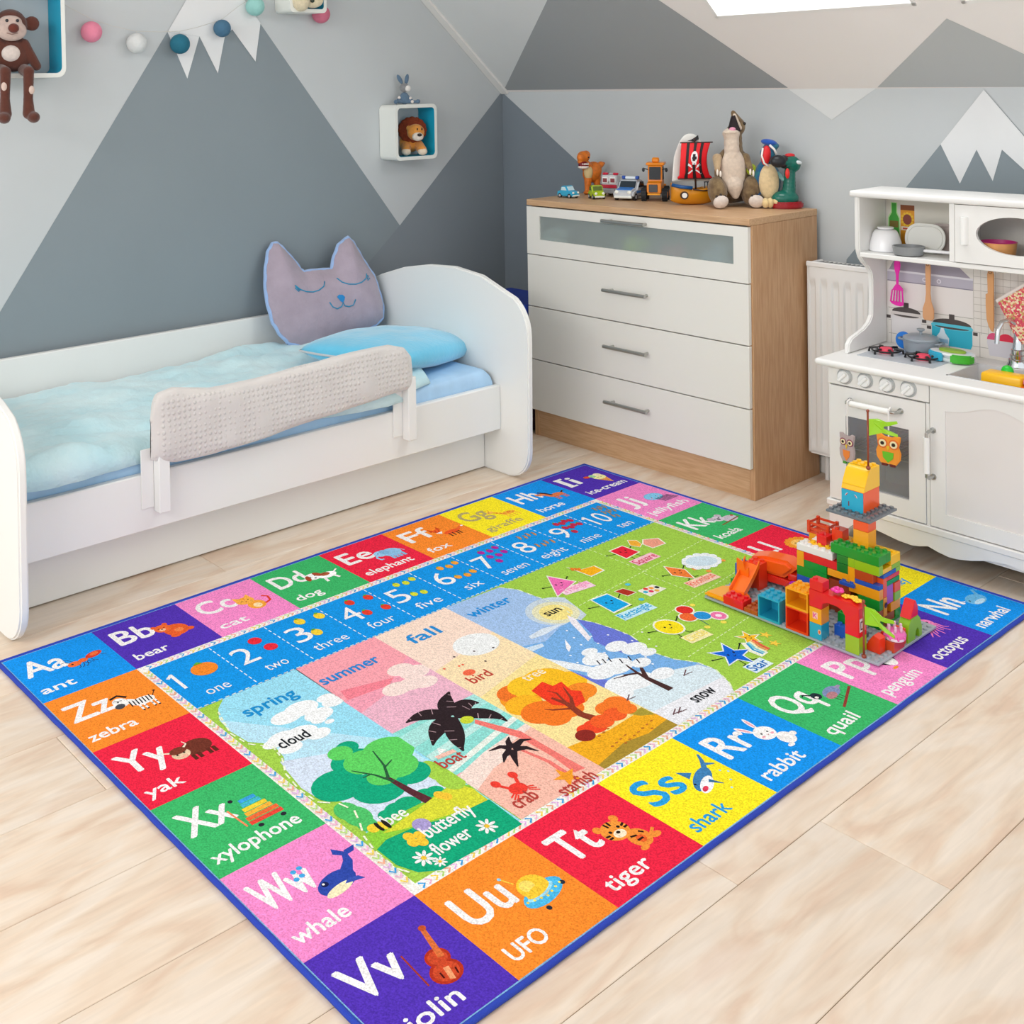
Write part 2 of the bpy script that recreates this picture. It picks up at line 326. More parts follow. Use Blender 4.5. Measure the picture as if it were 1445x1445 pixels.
# floor: a subfloor and planks laid along the bed wall
fl = G(); fl.box(0, -5.2, -.03, 4.6, 0, -.009); fl = fl.build('floor', mat('subfloor', 'a08468', .9)); fl['kind'] = 'structure'
def floor_mat():
    m = bpy.data.materials.new('oak_laminate'); m.use_nodes = True; nt = m.node_tree; N = nt.nodes; Lk = nt.links; b = N['Principled BSDF']
    tc = N.new('ShaderNodeTexCoord'); oi = N.new('ShaderNodeObjectInfo'); va = N.new('ShaderNodeVectorMath'); va.operation = 'MULTIPLY_ADD'; va.inputs[1].default_value = (13, 7, 5)
    Lk.new(oi.outputs['Random'], va.inputs[0]); Lk.new(tc.outputs['Object'], va.inputs[2])
    def nz(sc, strch, det, dist=0):
        mp = N.new('ShaderNodeMapping'); mp.inputs['Scale'].default_value = strch; Lk.new(va.outputs[0], mp.inputs[0])
        n = N.new('ShaderNodeTexNoise'); n.inputs['Scale'].default_value = sc; n.inputs['Detail'].default_value = det; n.inputs['Distortion'].default_value = dist; Lk.new(mp.outputs[0], n.inputs['Vector']); return n
    a = nz(3, (4, 1, 1), 4, 1.2); c = nz(14, (6, .5, 1), 6, .6); d = nz(5, (1.5, .8, 1), 3, .8)
    r1 = N.new('ShaderNodeValToRGB'); r1.color_ramp.elements[0].position = .33; r1.color_ramp.elements[0].color = rgb('d9bfa8'); r1.color_ramp.elements[1].position = .62; r1.color_ramp.elements[1].color = rgb('e6d8c8')
    e = r1.color_ramp.elements.new(.47); e.color = rgb('e1ceb9')
    Lk.new(a.outputs[0], r1.inputs[0])
    mx = N.new('ShaderNodeMix'); mx.data_type = 'RGBA'; mx.blend_type = 'MULTIPLY'; mx.inputs[0].default_value = 1
    mr = N.new('ShaderNodeMapRange'); mr.inputs[1].default_value = .3; mr.inputs[2].default_value = .7; mr.inputs[3].default_value = .94; mr.inputs[4].default_value = 1.05; Lk.new(c.outputs[0], mr.inputs[0])
    Lk.new(r1.outputs[0], mx.inputs[6]); Lk.new(mr.outputs[0], mx.inputs[7])
    kn = N.new('ShaderNodeMix'); kn.data_type = 'RGBA'; mk = N.new('ShaderNodeMapRange'); mk.inputs[1].default_value = .6; mk.inputs[2].default_value = .8; mk.inputs[4].default_value = .35; Lk.new(d.outputs[0], mk.inputs[0]); Lk.new(mk.outputs[0], kn.inputs[0])
    Lk.new(mx.outputs[2], kn.inputs[6]); kn.inputs[7].default_value = rgb('cfa78d')
    hs = N.new('ShaderNodeHueSaturation'); m2 = N.new('ShaderNodeMapRange'); m2.inputs[3].default_value = .96; m2.inputs[4].default_value = 1.04; Lk.new(oi.outputs['Random'], m2.inputs[0]); Lk.new(m2.outputs[0], hs.inputs['Value']); Lk.new(kn.outputs[2], hs.inputs['Color'])
    Lk.new(hs.outputs[0], b.inputs['Base Color']); b.inputs['Roughness'].default_value = .42; b.inputs['Specular IOR Level'].default_value = .35
    return m
PW, PL = .236, 1.58; m_floor = floor_mat()
def plank_mesh(w_, l_):
    g = G(); g.box(.0006, .0006, -.009, w_-.0006, l_-.0006, 0, .0011); o = g.build('plank', m_floor); me = o.data; bpy.data.objects.remove(o); return me
full = plank_mesh(PW, PL); ox = .14; r_ = 0; offs = [-2.0, -1.74, -2.72, -1.99, -1.15, -2.85, -2.7, -2.15, -1.0, -2.4]
x = ox-PW
while x < 4.6:
    y = offs[r_ % 10]; y -= PL*math.ceil((y+5.2)/PL)
    while y < 0:
        a0, a1 = max(y, -5.2), min(y+PL, 0)
        x0 = max(x, 0); x1 = min(x+PW, 4.6)
        if a1-a0 > .03 and x1-x0 > .02:
            whole = abs(a1-a0-PL) < 1e-6 and abs(x1-x0-PW) < 1e-6
            p = bpy.data.objects.new('plank', full if whole else plank_mesh(x1-x0, a1-a0)); COL.objects.link(p); p.parent = fl; p.location = (x0, a0, 0)
        y += PL
    x += PW; r_ += 1
# ---------------------------------------------------------------- bed
bed = thing('child_bed', 'white low child bed with arched head panel along the slate mural wall', 'bed', (.4, -1.7, 0))
def bb(g, name, m=m_white, label=None, **k): return g.build(name, m, bed, label=label, **k)
bed_off = T(-.4, 1.7, 0)
HY = -.832
hp = [(.03, .0)]+[(.81, 0)]+arc(.82, .1, .1, -90, 0, 6)+[(.925, .45)]+arc(.925-.15, .5, .15, 0, 55, 6)+[(.80, .645), (.70, .682), (.56, .698), (.42, .69), (.28, .665), (.14, .622), (.03, .575)]
g = G(); g.prism(hp, .024, M=bed_off @ T(0, HY+.024, 0) @ MXZ, bev=.005); bb(g, 'head_panel', smooth='a')
fp = [(.03, .0)]+[(.81, 0)]+arc(.82, .1, .1, -90, 0, 6)+[(.925, .40)]+arc(.925-.15, .44, .15, 0, 55, 6)+[(.80, .585), (.70, .61), (.56, .62), (.42, .61), (.28, .58), (.14, .54), (.03, .5)]
g = G(); g.prism(fp, .024, M=bed_off @ T(0, -2.592, 0) @ MXZ, bev=.005); bb(g, 'foot_panel', smooth='a')
g = G(); g.box(.766, -2.592, .155, .790, HY, .31, .003, M=bed_off); bb(g, 'front_rail')
g = G(); g.box(.02, -2.592, .16, .044, HY, .511, .003, M=bed_off); bb(g, 'back_panel')
g = G(); g.box(.044, -2.592, .20, .766, HY, .222, .002, M=bed_off); bb(g, 'slat_base')
g = G(); g.box(.690, -2.58, .004, .708, HY-.002, .2, .002, M=bed_off); bb(g, 'under_bed_drawer')
# mattress with its light blue fitted sheet
m_sheet = mat('sheet_blue', 'b3d7f6', .85, bump=.5, bump_s=30, stretch=(1, 2.5, 1), noise_s=8, noise_a=.05)
def mat_fn():
    g = G()
    def f(u, v):
        y = -2.566+1.72*u; s_ = v*4; x0, x1, z0, z1, r = .046, .764, .223, .365, .03
        w_ = .0045*noise.noise(Vec((y*9, v*14, 0)))
        if v < .2: p = Vec((x1, y, z0+(z1-z0-r)*v/.2))
        elif v < .35: a = (v-.2)/.15*pi/2; p = Vec((x1-r+r*cos(a), y, z1-r+r*sin(a)))
        elif v < .8: p = Vec((x1-r-(x1-x0-2*r)*(v-.35)/.45, y, z1))
        else: p = Vec((x0+r*(1-(v-.8)/.2)*1.0, y, z1-.12*((v-.8)/.2)))
        e = min(u, 1-u)*1.72
        if e < .025: p.z -= (.025-e)*.8 if v >= .2 else 0
        return bed_off @ (p+Vec((w_, 0, w_)))
    g.grid(f, 90, 40)
    g.box(.05, -2.564, .2225, .755, -.85, .33, M=bed_off)
    return g
mt = thing('mattress', 'mattress in a light blue fitted sheet inside the white bed frame', 'mattress', (.4, -1.7, .223)); o = mat_fn().build('fitted_sheet', m_sheet, mt, smooth=True); o.location = (0, 0, -.223)
# duvet: thick, rumpled, light turquoise plush
m_duv = mat('duvet_plush', 'd6f0f4', .95, bump=.9, bump_s=70, noise_s=6, noise_a=.10, sheen=.3, hex2='c2e8f0')
def duvet():
    g = G(); NU, NV = 110, 64
    def prof(u, v):
        y = -2.575+(1.42+.06*sin(v*9))*u
        xf = .785+.022*sin(u*17)-.06*max(0, u-.78)*4*(1 if u > .78 else 0)*.3
        x = .062+(xf-.062)*v
        e = min(v*.72, (1-v)*.72, (1-u)*1.4, .2+u)
        h = .034*(1-math.exp(-max(e, 0)/.03))
        h += .022*noise.noise(Vec((x*5, y*4, 3)))+.016*abs(noise.noise(Vec((x*11+y*2, y*6, 7))))+.007*noise.noise(Vec((x*34, y*26, 1)))
        h += .024*math.exp(-((x-.10)/.05)**2)*math.exp(-((y+1.42)/.16)**2)         # the fold by the back panel
        h += .02*math.exp(-((x-.24-.12*(y+1.7))/.045)**2)*math.exp(-((y+1.6)/.38)**2)
        h += .022*math.exp(-((1-v)/.09)**2)*(.5+.5*sin(u*11+1))                    # thick rolled front edge
        z = .372+max(h, .004)*min(1, max(e, 0)/.012+.25)
        drop = max(0, v-.955)/.045
        z -= .034*drop**1.6*(1 if u < .9 else .3); x += .012*drop
        return Vec((x, y, z))
    V = [[g.bm.verts.new(prof(i/NU, j/NV)) for j in range(NV+1)] for i in range(NU+1)]
    for i in range(NU):
        for j in range(NV): g.bm.faces.new((V[i][j], V[i][j+1], V[i+1][j+1], V[i+1][j]))
    for v in g.bm.verts: v.co -= Vec((.4, -1.9, .372))
    return g
du = duvet().build('duvet', m_duv, smooth=True); du.location = (.4, -1.9, .372); s_ = du.modifiers.new('s', 'SOLIDIFY'); s_.thickness = .008; s_.offset = -1
tag(du, 'rumpled pale turquoise plush duvet spread over the child bed', 'duvet')
# bed guard: cover over a rail and two posts
gd = thing('bed_guard', 'grey minky padded guard on two white posts at the bed front', 'bed guard', (.80, -1.72, .2))
go = T(-.80, 1.72, -.2)
m_minky = mat('minky_grey', 'd9d4d0', .95, bump=.6, bump_s=62, vor=1, noise_s=10, noise_a=.04, sheen=.4)
top = [(212, 600), (213, 575), (222, 556), (245, 547), (300, 548), (360, 535), (420, 518), (500, 497), (550, 487), (568, 490), (580, 503), (583, 530)]
bot = [(212, 630), (213, 650), (245, 652), (268, 647), (300, 640), (370, 618), (450, 590), (500, 574), (540, 560), (560, 554), (578, 548), (583, 545)]
def lerp_poly(P, t):
    k = t*(len(P)-1); i = min(int(k), len(P)-2); f = k-i; return P[i][0]*(1-f)+P[i+1][0]*f, P[i][1]*(1-f)+P[i+1][1]*f
tw = [at(p[0], p[1], 'x', .815) for p in top]; bw = [at(p[0], p[1], 'x', .815) for p in bot]
Tp = sorted([(p.y, p.z) for p in tw]); Bp = sorted([(p.y, p.z) for p in bw])
def interp(P, y):
    for a, b in zip(P, P[1:]):
        if a[0] <= y <= b[0]: return a[1]+(b[1]-a[1])*(y-a[0])/max(b[0]-a[0], 1e-6)
    return P[0][1] if y < P[0][0] else P[-1][1]
y0, y1 = max(Tp[0][0], Bp[0][0])+.001, min(Tp[-1][0], Bp[-1][0])-.001
def cov(u, v):
    y = y0+(y1-y0)*u; zt_, zb = interp(Tp, y), interp(Bp, y)
    e = min(u, 1-u)/.04; th = .022*min(1, max(0, e))**.5+.002
    a = v*2*pi; c, s2 = cos(a), sin(a)
    hz = (zt_-zb)/2; zc = (zt_+zb)/2
    q = lambda t, n: math.copysign(abs(t)**n, t)
    z = zc+hz*q(s2, .35); x = .812+th*q(c, .6)+.006*noise.noise(Vec((y*12, z*9, c)))+.004*noise.noise(Vec((y*5, z*26, 4)))
    return go @ Vec((x, y, z))
g = G(); g.grid(cov, 90, 48); bmesh.ops.remove_doubles(g.bm, verts=g.bm.verts, dist=.0004); bmesh.ops.recalc_face_normals(g.bm, faces=g.bm.faces)
g.build('padded_cover', m_minky, gd, smooth=True)
for yy, zb, zl in ((-2.165, .205, .38), (-1.268, .215, .42)):
    g = G(); g.box(.792, yy-.017, zb, .826, yy+.017, zl, .002, M=go); g.build('post', m_white, gd)
    g = G(); g.box(.7905, yy-.055, zb+.012, .795, yy-.0175, zl, .001, M=go); g.build('bracket_plate', m_white, gd)
# turquoise pillow
m_pil = mat('pillow_turquoise', '66cdf2', .95, bump=.6, bump_s=60, noise_s=7, noise_a=.07, sheen=.6)
def cushion(a, b, h, nz=.5, n=40, cor=.12):
    g = G(); b2 = []
    for s in (1, -1):
        def f(u, v):
            x, y = (u*2-1), (v*2-1); rx = 1-cor*(y*y); ry = 1-cor*(x*x)
            e = max(0, (1-x*x)*(1-y*y))**.42
            return Vec((x*a*rx, y*b*ry, s*h*e+.006*noise.noise(Vec((x*3, y*3, s*2)))*e))
        g.grid(f, n, n)
    bmesh.ops.remove_doubles(g.bm, verts=g.bm.verts, dist=.0006); bmesh.ops.recalc_face_normals(g.bm, faces=g.bm.faces); return g
pl = thing('pillow', 'turquoise plush pillow lying at the head end of the bed', 'pillow', (.475, -1.05, .424), R(-72)); pl.rotation_euler = (R(0), R(-7), R(-68))
o = cushion(.36, .225, .068).build('cover', m_pil, pl, smooth=True)
g = G(); g.tube([Vec(((.36)*(1-.12*(y*y))*1.0, y*.225*.88, -.004)) for y in [-1+2*k/14 for k in range(15)]], .004); g.build('grey_edging', mat('edging_grey', 'c9cdd2', .9), pl)
# ---------------------------------------------------------------- chest of drawers
def wood(name, c1, c2, sc, strch, rough=.45):
    return mat(name, c1, rough, noise_s=sc, hex2=c2, noise_a=.1, stretch=strch, bump=.12, bump_s=60)
m_oak = wood('sonoma_oak', 'bd9067', 'cda37b', 22, (6, 6, .5)); m_oakh = wood('sonoma_oak_top', 'c39a72', 'd3ad86', 22, (.6, 8, 8))
m_chrome = mat('brushed_steel', 'b9b9b6', .3, 1); m_front = mat('drawer_white', 'ebe9e2', .35)
DX0, DX1, DF, DB, DH = .563, 1.522, -.419, -.03, .913
dr = thing('chest_of_drawers', 'oak chest of four white drawers, the top one glazed, against back wall', 'dresser', ((DX0+DX1)/2, -.22, 0)); do = T(-(DX0+DX1)/2, .22, 0)
tk = .02
g = G(); g.box(DX1-tk, DF, 0, DX1, DB, DH-.0225, .001, M=do); g.build('side_panel', m_oak, dr)
g = G(); g.box(DX0, DF, 0, DX0+tk, DB, DH-.0225, .001, M=do); g.build('side_panel', m_oak, dr)
g = G(); g.box(DX0-.01, DF-.018, DH-.022, DX1+.001, DB, DH, .001, M=do); g.build('top_board', m_oakh, dr)
g = G(); g.box(DX0+tk, DF+.004, 0, DX1-tk, DF+.02, .1, M=do); g.build('plinth', m_oakh, dr)
g = G(); g.box(DX0+tk, DB-.008, .02, DX1-tk, DB-.002, DH-.022, M=do); g.box(DX0+tk, DF+.01, .08, DX1-tk, DB-.01, .1, M=do); g.build('back_board', mat('hardboard', 'b0aba2', .8), dr)
zs = [.1024, .2983, .5028, .7028, .888]
fx0, fx1 = DX0-.010, DX1-.005
for k in range(4):
    z0, z1 = zs[k]+.0018, zs[k+1]-.0018
    if k < 3:
        g = G(); g.box(fx0, DF-.018, z0, fx1, DF-.001, z1, .0015, M=do); f_ = g.build('drawer', m_front, dr)
    else:
        g = G(); wx0, wx1, wz0, wz1 = at(761, 330, 'y', DF-.018).x, at(1035, 370, 'y', DF-.018).x, .762, .852
        for b in ((fx0, z0, fx1, wz0), (fx0, wz1, fx1, z1), (fx0, wz0, wx0, wz1), (wx1, wz0, fx1, wz1)): g.box(b[0], DF-.018, b[1], b[2], DF-.001, b[3], M=do)
        f_ = g.build('glazed_drawer', m_front, dr, label='white drawer front with a long frosted window')
        g = G(); g.box(wx0, DF-.012, wz0, wx1, DF-.008, wz1, M=do)
        g.build('frosted_pane', mat('frosted_glass', 'dde9e7', .26, trans=.7), f_)
        g = G(); g.box(DX0+tk+.005, DF, z0+.02, DX1-tk-.005, DF+.3, z0+.03, M=do); g.box(DX0+tk+.005, DF+.29, z0+.03, DX1-tk-.005, DF+.3, z1-.04, M=do); g.build('drawer_box', mat('drawer_inner', '9fb0ae', .8), f_)
    cz = (z0+z1)/2+.012 if k < 3 else z1-.023
    xa, xb = at(851, 410, 'y', DF-.04).x, at(911, 416, 'y', DF-.04).x
    g = G(); g.cyl((xa, DF-.045, cz), (xb, DF-.045, cz), .0065, M=do)
    for xx in (xa+.025, xb-.012): g.cyl((xx, DF-.018, cz), (xx, DF-.045, cz), .005, M=do)
    g.build('bar_handle', m_chrome, f_, smooth='a')
# things seen dimly through the frosted window
def inside(name, label, cat, x, gfn, hexc):
    g = G(); gfn(g); o = g.build(name, mat('in_'+name, hexc, .8), smooth=True); o.location = (x, DF+.021, .735); return tag(o, label, cat)
inside('white_toy_bundle', 'pale white toy behind left end of frosted drawer window', 'toy', .66, lambda g: (g.ball((0, 0, .024), (.06, .03, .024)), g.ball((.04, 0, .06), (.035, .02, .014), rot=(0, .4, 0)), g.ball((-.03, 0, .05), (.05, .02, .010), rot=(0, -.5, 0))), 'eef4f2')
inside('green_toy_ball', 'lime green toy seen through middle of frosted drawer window', 'toy', 1.04, lambda g: (g.ball((0, 0, .04), (.055, .03, .04)), g.ball((.04, 0, .055), (.03, .02, .02))), 'c3dc52')
inside('pink_toy', 'pink and white toy seen through right half of frosted window', 'toy', 1.22, lambda g: (g.ball((.01, 0, .035), (.03, .025, .035)), g.ball((-.04, 0, .03), (.03, .02, .03))), 'e0708a')
inside('blue_toy', 'bluish toy at right end behind frosted drawer window', 'toy', 1.36, lambda g: (g.ball((.01, 0, .03), (.06, .025, .03)), g.ball((.03, 0, .07), (.03, .02, .02))), 'a9c0d6')
# ---------------------------------------------------------------- radiator
rd = thing('radiator', 'white panel radiator on back wall between the chest and play kitchen', 'radiator', (1.9, -.07, .1)); ro = T(-1.9, .07, -.1)
RX0, RX1 = 1.533, 2.5
m_rad = mat('radiator_white', 'e9e9e8', .4)
def radf(u, v):
    x = RX0+.012+(RX1-RX0-.024)*u; z = .105+.63*v; m = min(1, max(0, (v-.03)/.03))*min(1, max(0, (.915-v)/.02))
    ph = (x-RX0-.02)/.0415; d = .5+.5*cos(ph*2*pi); d = 1 if d > .6 else max(0, (d-.3)/.3)
    return ro @ Vec((x, -.122+.007*d*m, z))
g = G(); g.grid(radf, 420, 50); bmesh.ops.recalc_face_normals(g.bm, faces=g.bm.faces); o = g.build('front_panel', m_rad, rd, smooth='a', angle=50)
g = G(); g.box(RX0, -.119, .1, RX0+.012, -.03, .742, .003, M=ro); g.build('end_cover', m_rad, rd)
g = G(); g.box(RX1-.012, -.119, .1, RX1, -.03, .742, .003, M=ro); g.build('end_cover', m_rad, rd)
g = G(); g.box(RX0, -.124, .728, RX1, -.112, .746, .003, M=ro); g.box(RX0+.01, -.034, .1, RX1-.01, -.030, .738, M=ro); g.box(RX0+.012, -.122, .1, RX1-.012, -.11, .11, M=ro); g.build('frame', m_rad, rd)
g = G()
for k in range(60): g.box(RX0+.014+k*.0157, -.11, .728, RX0+.018+k*.0157, -.036, .738, M=ro)
g.build('top_grille', mat('grille_grey', 'b7b9b8', .5), rd)
for xx in (RX0+.035, RX0+.055): g = G(); g.cyl((xx, -.06, .0), (xx, -.06, .105), .008, M=ro); g.build('pipe', m_rad, rd, smooth='a')
for q in (RX0+.1, RX1-.13): g = G(); g.box(q, -.03, .3, q+.03, -.002, .5, M=ro); g.build('wall_bracket', m_rad, rd)
if 0: g.box(RX0+.1, -.03, .3, RX0+.13, -.002, .5, M=ro); g.box(RX1-.13, -.03, .3, RX1-.1, -.002, .5, M=ro); g.build('pipe', m_rad, rd)
# dark blue bag tucked between bed and chest
bg = thing('storage_bag', 'dark patterned storage bag with blue rim between bed and chest', 'bag', (.44, -.33, 0))
m_bagd = mat('bag_print', '1a2030', .6, noise_s=16, hex2='4a2a38', noise_a=.1)
g = G(); pr = [(.0, 0), (.085, 0), (.09, .02), (.092, .3), (.095, .52)]
g.box(-.22, -.12, 0, .1, .14, .445, .02); g.build('body', m_bagd, bg)
g = G(); g.box(-.222, -.122, .448, .103, .143, .50, .012); g.build('blue_rim', mat('bag_blue', '1c3fae', .5), bg)
# flat white items: small glass on the bag base
# ---------------------------------------------------------------- play kitchen
KX0, KX1, KB, KF = 1.833, 2.79, -.185, -.50
m_kw = mat('kitchen_white', 'ecebe8', .42); m_kp = mat('kitchen_panel', 'e6e2df', .45)
kt = thing('play_kitchen', 'white wooden play kitchen with oven, sink and upper shelf by the radiator', 'play kitchen', (2.3, -.35, 0)); ko = T(-2.3, .35, 0)
CZ = .535
def kpart(name, m=m_kw, parent=None, **k):
    def f(g): return g.build(name, m, parent or kt, **k)
    return f
# side panels: lower box side, with the curved bracket above the worktop
br = [(-.196, .536), (-.428, .536), (-.424, .562), (-.405, .578), (-.37, .587), (-.332, .596), (-.30, .611), (-.284, .63), (-.281, .68), (-.281, .737), (-.286, .76), (-.303, .78), (-.33, .796), (-.347, .813), (-.356, .832), (-.36, .85), (-.36, 1.0), (-.196, 1.0)]
for xx in (KX0, KX1-.015):
    g = G(); g.prism(br, .015, M=ko @ T(xx, 0, 0) @ MYZ, bev=.003); kpart('upper_side_panel', smooth='a')(g)
    side = [(-.19, 0), (-.19, .514), (KF-.001, .514), (KF-.001, 0), (KF+.03, 0), (KF+.05, .03), (KF+.075, .055), (-.27, .055), (-.25, .03), (-.235, 0)]
    g = G(); g.prism(side, .015, M=ko @ T(xx, 0, 0) @ MYZ, bev=.001); kpart('lower_side_panel')(g)
# front parts (plane y = KF-.02 = -.52)
FF = -.52
g = G(); g.box(KX0, FF, .463, 2.1285, KF, .514, .0015, M=ko); cp = kpart('control_panel')(g)
for cx in (1.886, 1.948, 2.012, 2.073):
    g = G(); g.lathe([(.023, 0), (.023, .002), (.0205, .0045), (.0205, .003), (0, .003)], 32, M=ko @ T(cx, FF, .491) @ Matrix.Rotation(pi/2, 4, 'X')); ring = g.build('dial_ring', mat('dial_grey', 'b9bcbc', .3), cp, smooth='a')
    g = G(); g.lathe([(.018, .002), (.0175, .011), (.015, .014), (0, .014)], 28, M=ko @ T(cx, FF, .491) @ Matrix.Rotation(pi/2, 4, 'X'))
    g.box(-.0165, -.0045, .013, .0165, .0045, .022, .002, M=ko @ T(cx, FF, .491) @ Matrix.Rotation(pi/2, 4, 'X') @ RZ(R(65+20*math.sin(cx*99)))); g.build('knob', mat('knob_white', 'f3f4f3', .25), cp, smooth='a')
g = G(); g.box(KX0+.001, FF+.004, .106, KX0+.006, KF, .46, M=ko); g.box(2.1195, FF+.003, .106, 2.1285, KF, .46, M=ko); g.box(KX0+.002, KF+.004, .06, KX1-.002, KF+.014, .125, M=ko); kpart('front_stile')(g)
# oven door with window opening
wx0, wx1, wz0, wz1 = 1.887, 2.072, .178, .376
g = G()
for b in ((1.8405, .125, wx0, .459), (wx1, .125, 2.118, .459), (wx0, .125, wx1, wz0), (wx0, wz1, wx1, .459)): g.box(b[0], FF, b[1], b[2], KF, b[3], M=ko)
od = kpart('oven_door')(g)
g = G(); g.box(wx0, FF+.008, wz0, wx1, FF+.010, wz1, M=ko); g.build('window_pane', mat('oven_pane', 'a9a9ac', .12, alpha=.38), od)
def bar(g, p, q, r=.0078):
    g.tube([Vec(p)+(Vec(q)-Vec(p))*t for t in (0, .2, .5, .8, 1)], [r*.8, r*1.05, r*1.15, r*1.05, r*.8], 14)
g = G(); g.cyl((1.917, FF-.032, .424), (2.036, FF-.032, .424), .0085, n=14); bmesh.ops.transform(g.bm, matrix=ko, verts=g.bm.verts); h_ = g.build('handle', mat('handle_white', 'f4f4f1', .25), od, smooth='a')
g = G()
for x_, s_ in ((1.915, -1), (2.038, 1)): g.tube([(x_-s_*.004, FF-.032, .424), (x_+s_*.008, FF-.032, .424), (x_+s_*.013, FF-.022, .424), (x_+s_*.012, FF, .424)], .0045, 8, M=ko); g.cyl((x_+s_*.012, FF, .424), (x_+s_*.012, FF-.004, .424), .008, M=ko)
g.build('handle_bracket', m_chrome, h_, smooth='a')
# oven inside
g = G(); g.box(1.85, -.22, .1, 2.115, -.212, .463, M=ko); g.box(1.85, KF, .1, 2.115, -.212, .106, M=ko); g.box(1.849, KF, .1, 1.853, -.212, .463, M=ko); g.box(2.111, KF, .1, 2.115, -.212, .463, M=ko)
kpart('oven_cavity', mat('oven_grey', '77777b', .5))(g)
g = G()
for k in range(16): g.cyl((1.86+k*.0165, KF+.01, .275), (1.86+k*.0165, -.22, .275), .0016, n=6, M=ko)
for yy in (KF+.01, -.36, -.22): g.cyl((1.853, yy, .275), (2.112, yy, .275), .0025, n=6, M=ko)
kpart('oven_rack', m_chrome)(g)
# cupboard door with an arched inset
g = G(); cx0, cx1, cz0, cz1 = 2.131, 2.475, .125, .512
ix0, ix1, iz0, izs = 2.172, 2.434, .165, .449
arch = [(ix0, iz0), (ix1, iz0), (ix1, izs), (ix1-.03, izs+.003)]+[(ix1-.045-(ix1-ix0-.09)*t, izs+.006+.024*sin(pi*t)**1.2) for t in [k/14 for k in range(15)]]+[(ix0+.03, izs+.003), (ix0, izs)]
tp = arch[2:]
for poly_ in ([(cx0, cz0), (ix0, cz0), (ix0, cz1), (cx0, cz1)], [(ix1, cz0), (cx1, cz0), (cx1, cz1), (ix1, cz1)], [(ix0, cz0), (ix1, cz0), (ix1, iz0), (ix0, iz0)]): g.prism(poly_, .02, M=ko @ T(0, KF, 0) @ MXZ)
for p_, q_ in zip(tp, tp[1:]): g.prism([q_, p_, (p_[0], cz1), (q_[0], cz1)], .02, M=ko @ T(0, KF, 0) @ MXZ)
bmesh.ops.remove_doubles(g.bm, verts=g.bm.verts, dist=1e-5); cd_ = kpart('cupboard_door')(g)
g = G(); g.prism([(ix0-.004+(p[0]-ix0)*(ix1-ix0+.008)/(ix1-ix0), p[1]) for p in arch], .014, M=ko @ T(0, KF-.0015, 0) @ MXZ); g.build('arched_panel', m_kp, cd_)
g = G(); g.cyl((2.135, FF-.03, .277), (2.135, FF-.03, .375), .0085, n=14, M=ko); h_ = g.build('handle', MATS['handle_white'], cd_, smooth='a')
g = G()
for z_, s_ in ((.275, -1), (.377, 1)): g.tube([(2.135, FF-.03, z_-s_*.004), (2.135, FF-.03, z_+s_*.008), (2.137, FF-.02, z_+s_*.013), (2.14, FF, z_+s_*.013)], .0045, 8, M=ko); g.cyl((2.14, FF, z_+s_*.013), (2.14, FF-.004, z_+s_*.013), .008, M=ko)
g.build('handle_bracket', m_chrome, h_, smooth='a')
g = G(); g.box(2.4755, FF, .125, KX1-.001, KF, .512, .001, M=ko); kpart('end_panel')(g)
# wavy apron and ledge
ap = [(KX0, .102), (KX1, .102), (KX1, .0), (KX1-.03, .0), (KX1-.05, .03), (KX1-.08, .055), (2.62, .052), (2.56, .066), (2.5, .053), (2.44, .051), (2.37, .073), (2.33, .078), (2.281, .073), (2.236, .059), (2.2, .052), (2.178, .051), (2.15, .056), (2.122, .064), (2.10, .057), (2.077, .053), (2.04, .055), (1.994, .063), (1.95, .071), (1.93, .074), (1.905, .06), (1.89, .045), (1.884, .02), (1.882, .0), (KX0, .0)]
g = G(); g.prism(ap, .018, M=ko @ T(0, FF+.018, 0) @ MXZ, bev=.001); kpart('wavy_apron')(g)
g = G(); g.box(KX0-.006, FF-.006, .1025, KX1+.006, KF+.01, .122, .003, M=ko); kpart('bottom_ledge')(g)
# worktop with the sink cut out
sx0, sx1, sy0, sy1 = 2.152, 2.50, -.468, -.275
g = G()
for b in ((1.812, -.536, sx0, -.187), (sx1, -.536, 2.81, -.187), (sx0, -.536, sx1, sy0), (sx0, sy1, sx1, -.187)): g.box(b[0], b[1], .515, b[2], b[3], CZ, M=ko)
g.cyl((1.812, -.536, .525), (2.81, -.536, .525), .0101, n=14, M=ko); g.cyl((1.812, -.536, .525), (1.812, -.19, .525), .0101, n=14, M=ko); g.ball((1.812, -.536, .525), .0101, M=ko, n=12); kpart('worktop', smooth='a')(g)
g = G(); s_m = mat('sink_grey', 'd5d6d8', .4); dz_ = .455
g.box(sx0, sy0, dz_-.004, sx1, sy1, dz_, M=ko)
for b in ((sx0, sy0, sx0+.004, sy1), (sx1-.004, sy0, sx1, sy1), (sx0, sy0, sx1, sy0+.004), (sx0, sy1-.004, sx1, sy1)): g.box(b[0], b[1], dz_, b[2], b[3], CZ+.0015, M=ko)
kpart('sink', s_m)(g)
fa = G(); fx, fy = 2.245, -.232
fa.lathe([(.030, 0), (.030, .004), (.026, .012), (.026, .022), (.022, .024), (.022, .034), (.0185, .036), (.0185, .048), (.015, .05), (.013, .075), (.011, .08), (.011, .1), (0, .1)], 24, M=ko @ T(fx, fy, CZ))
fa.tube([(fx, fy, CZ+.09), (fx-.004, fy-.004, CZ+.12), (fx-.012, fy-.02, CZ+.135), (fx-.024, fy-.045, CZ+.13), (fx-.03, fy-.058, CZ+.11), (fx-.032, fy-.062, CZ+.07)], .0065, 12, M=ko); kpart('faucet', mat('chrome', 'd8dadc', .12, 1), smooth='a')(fa)
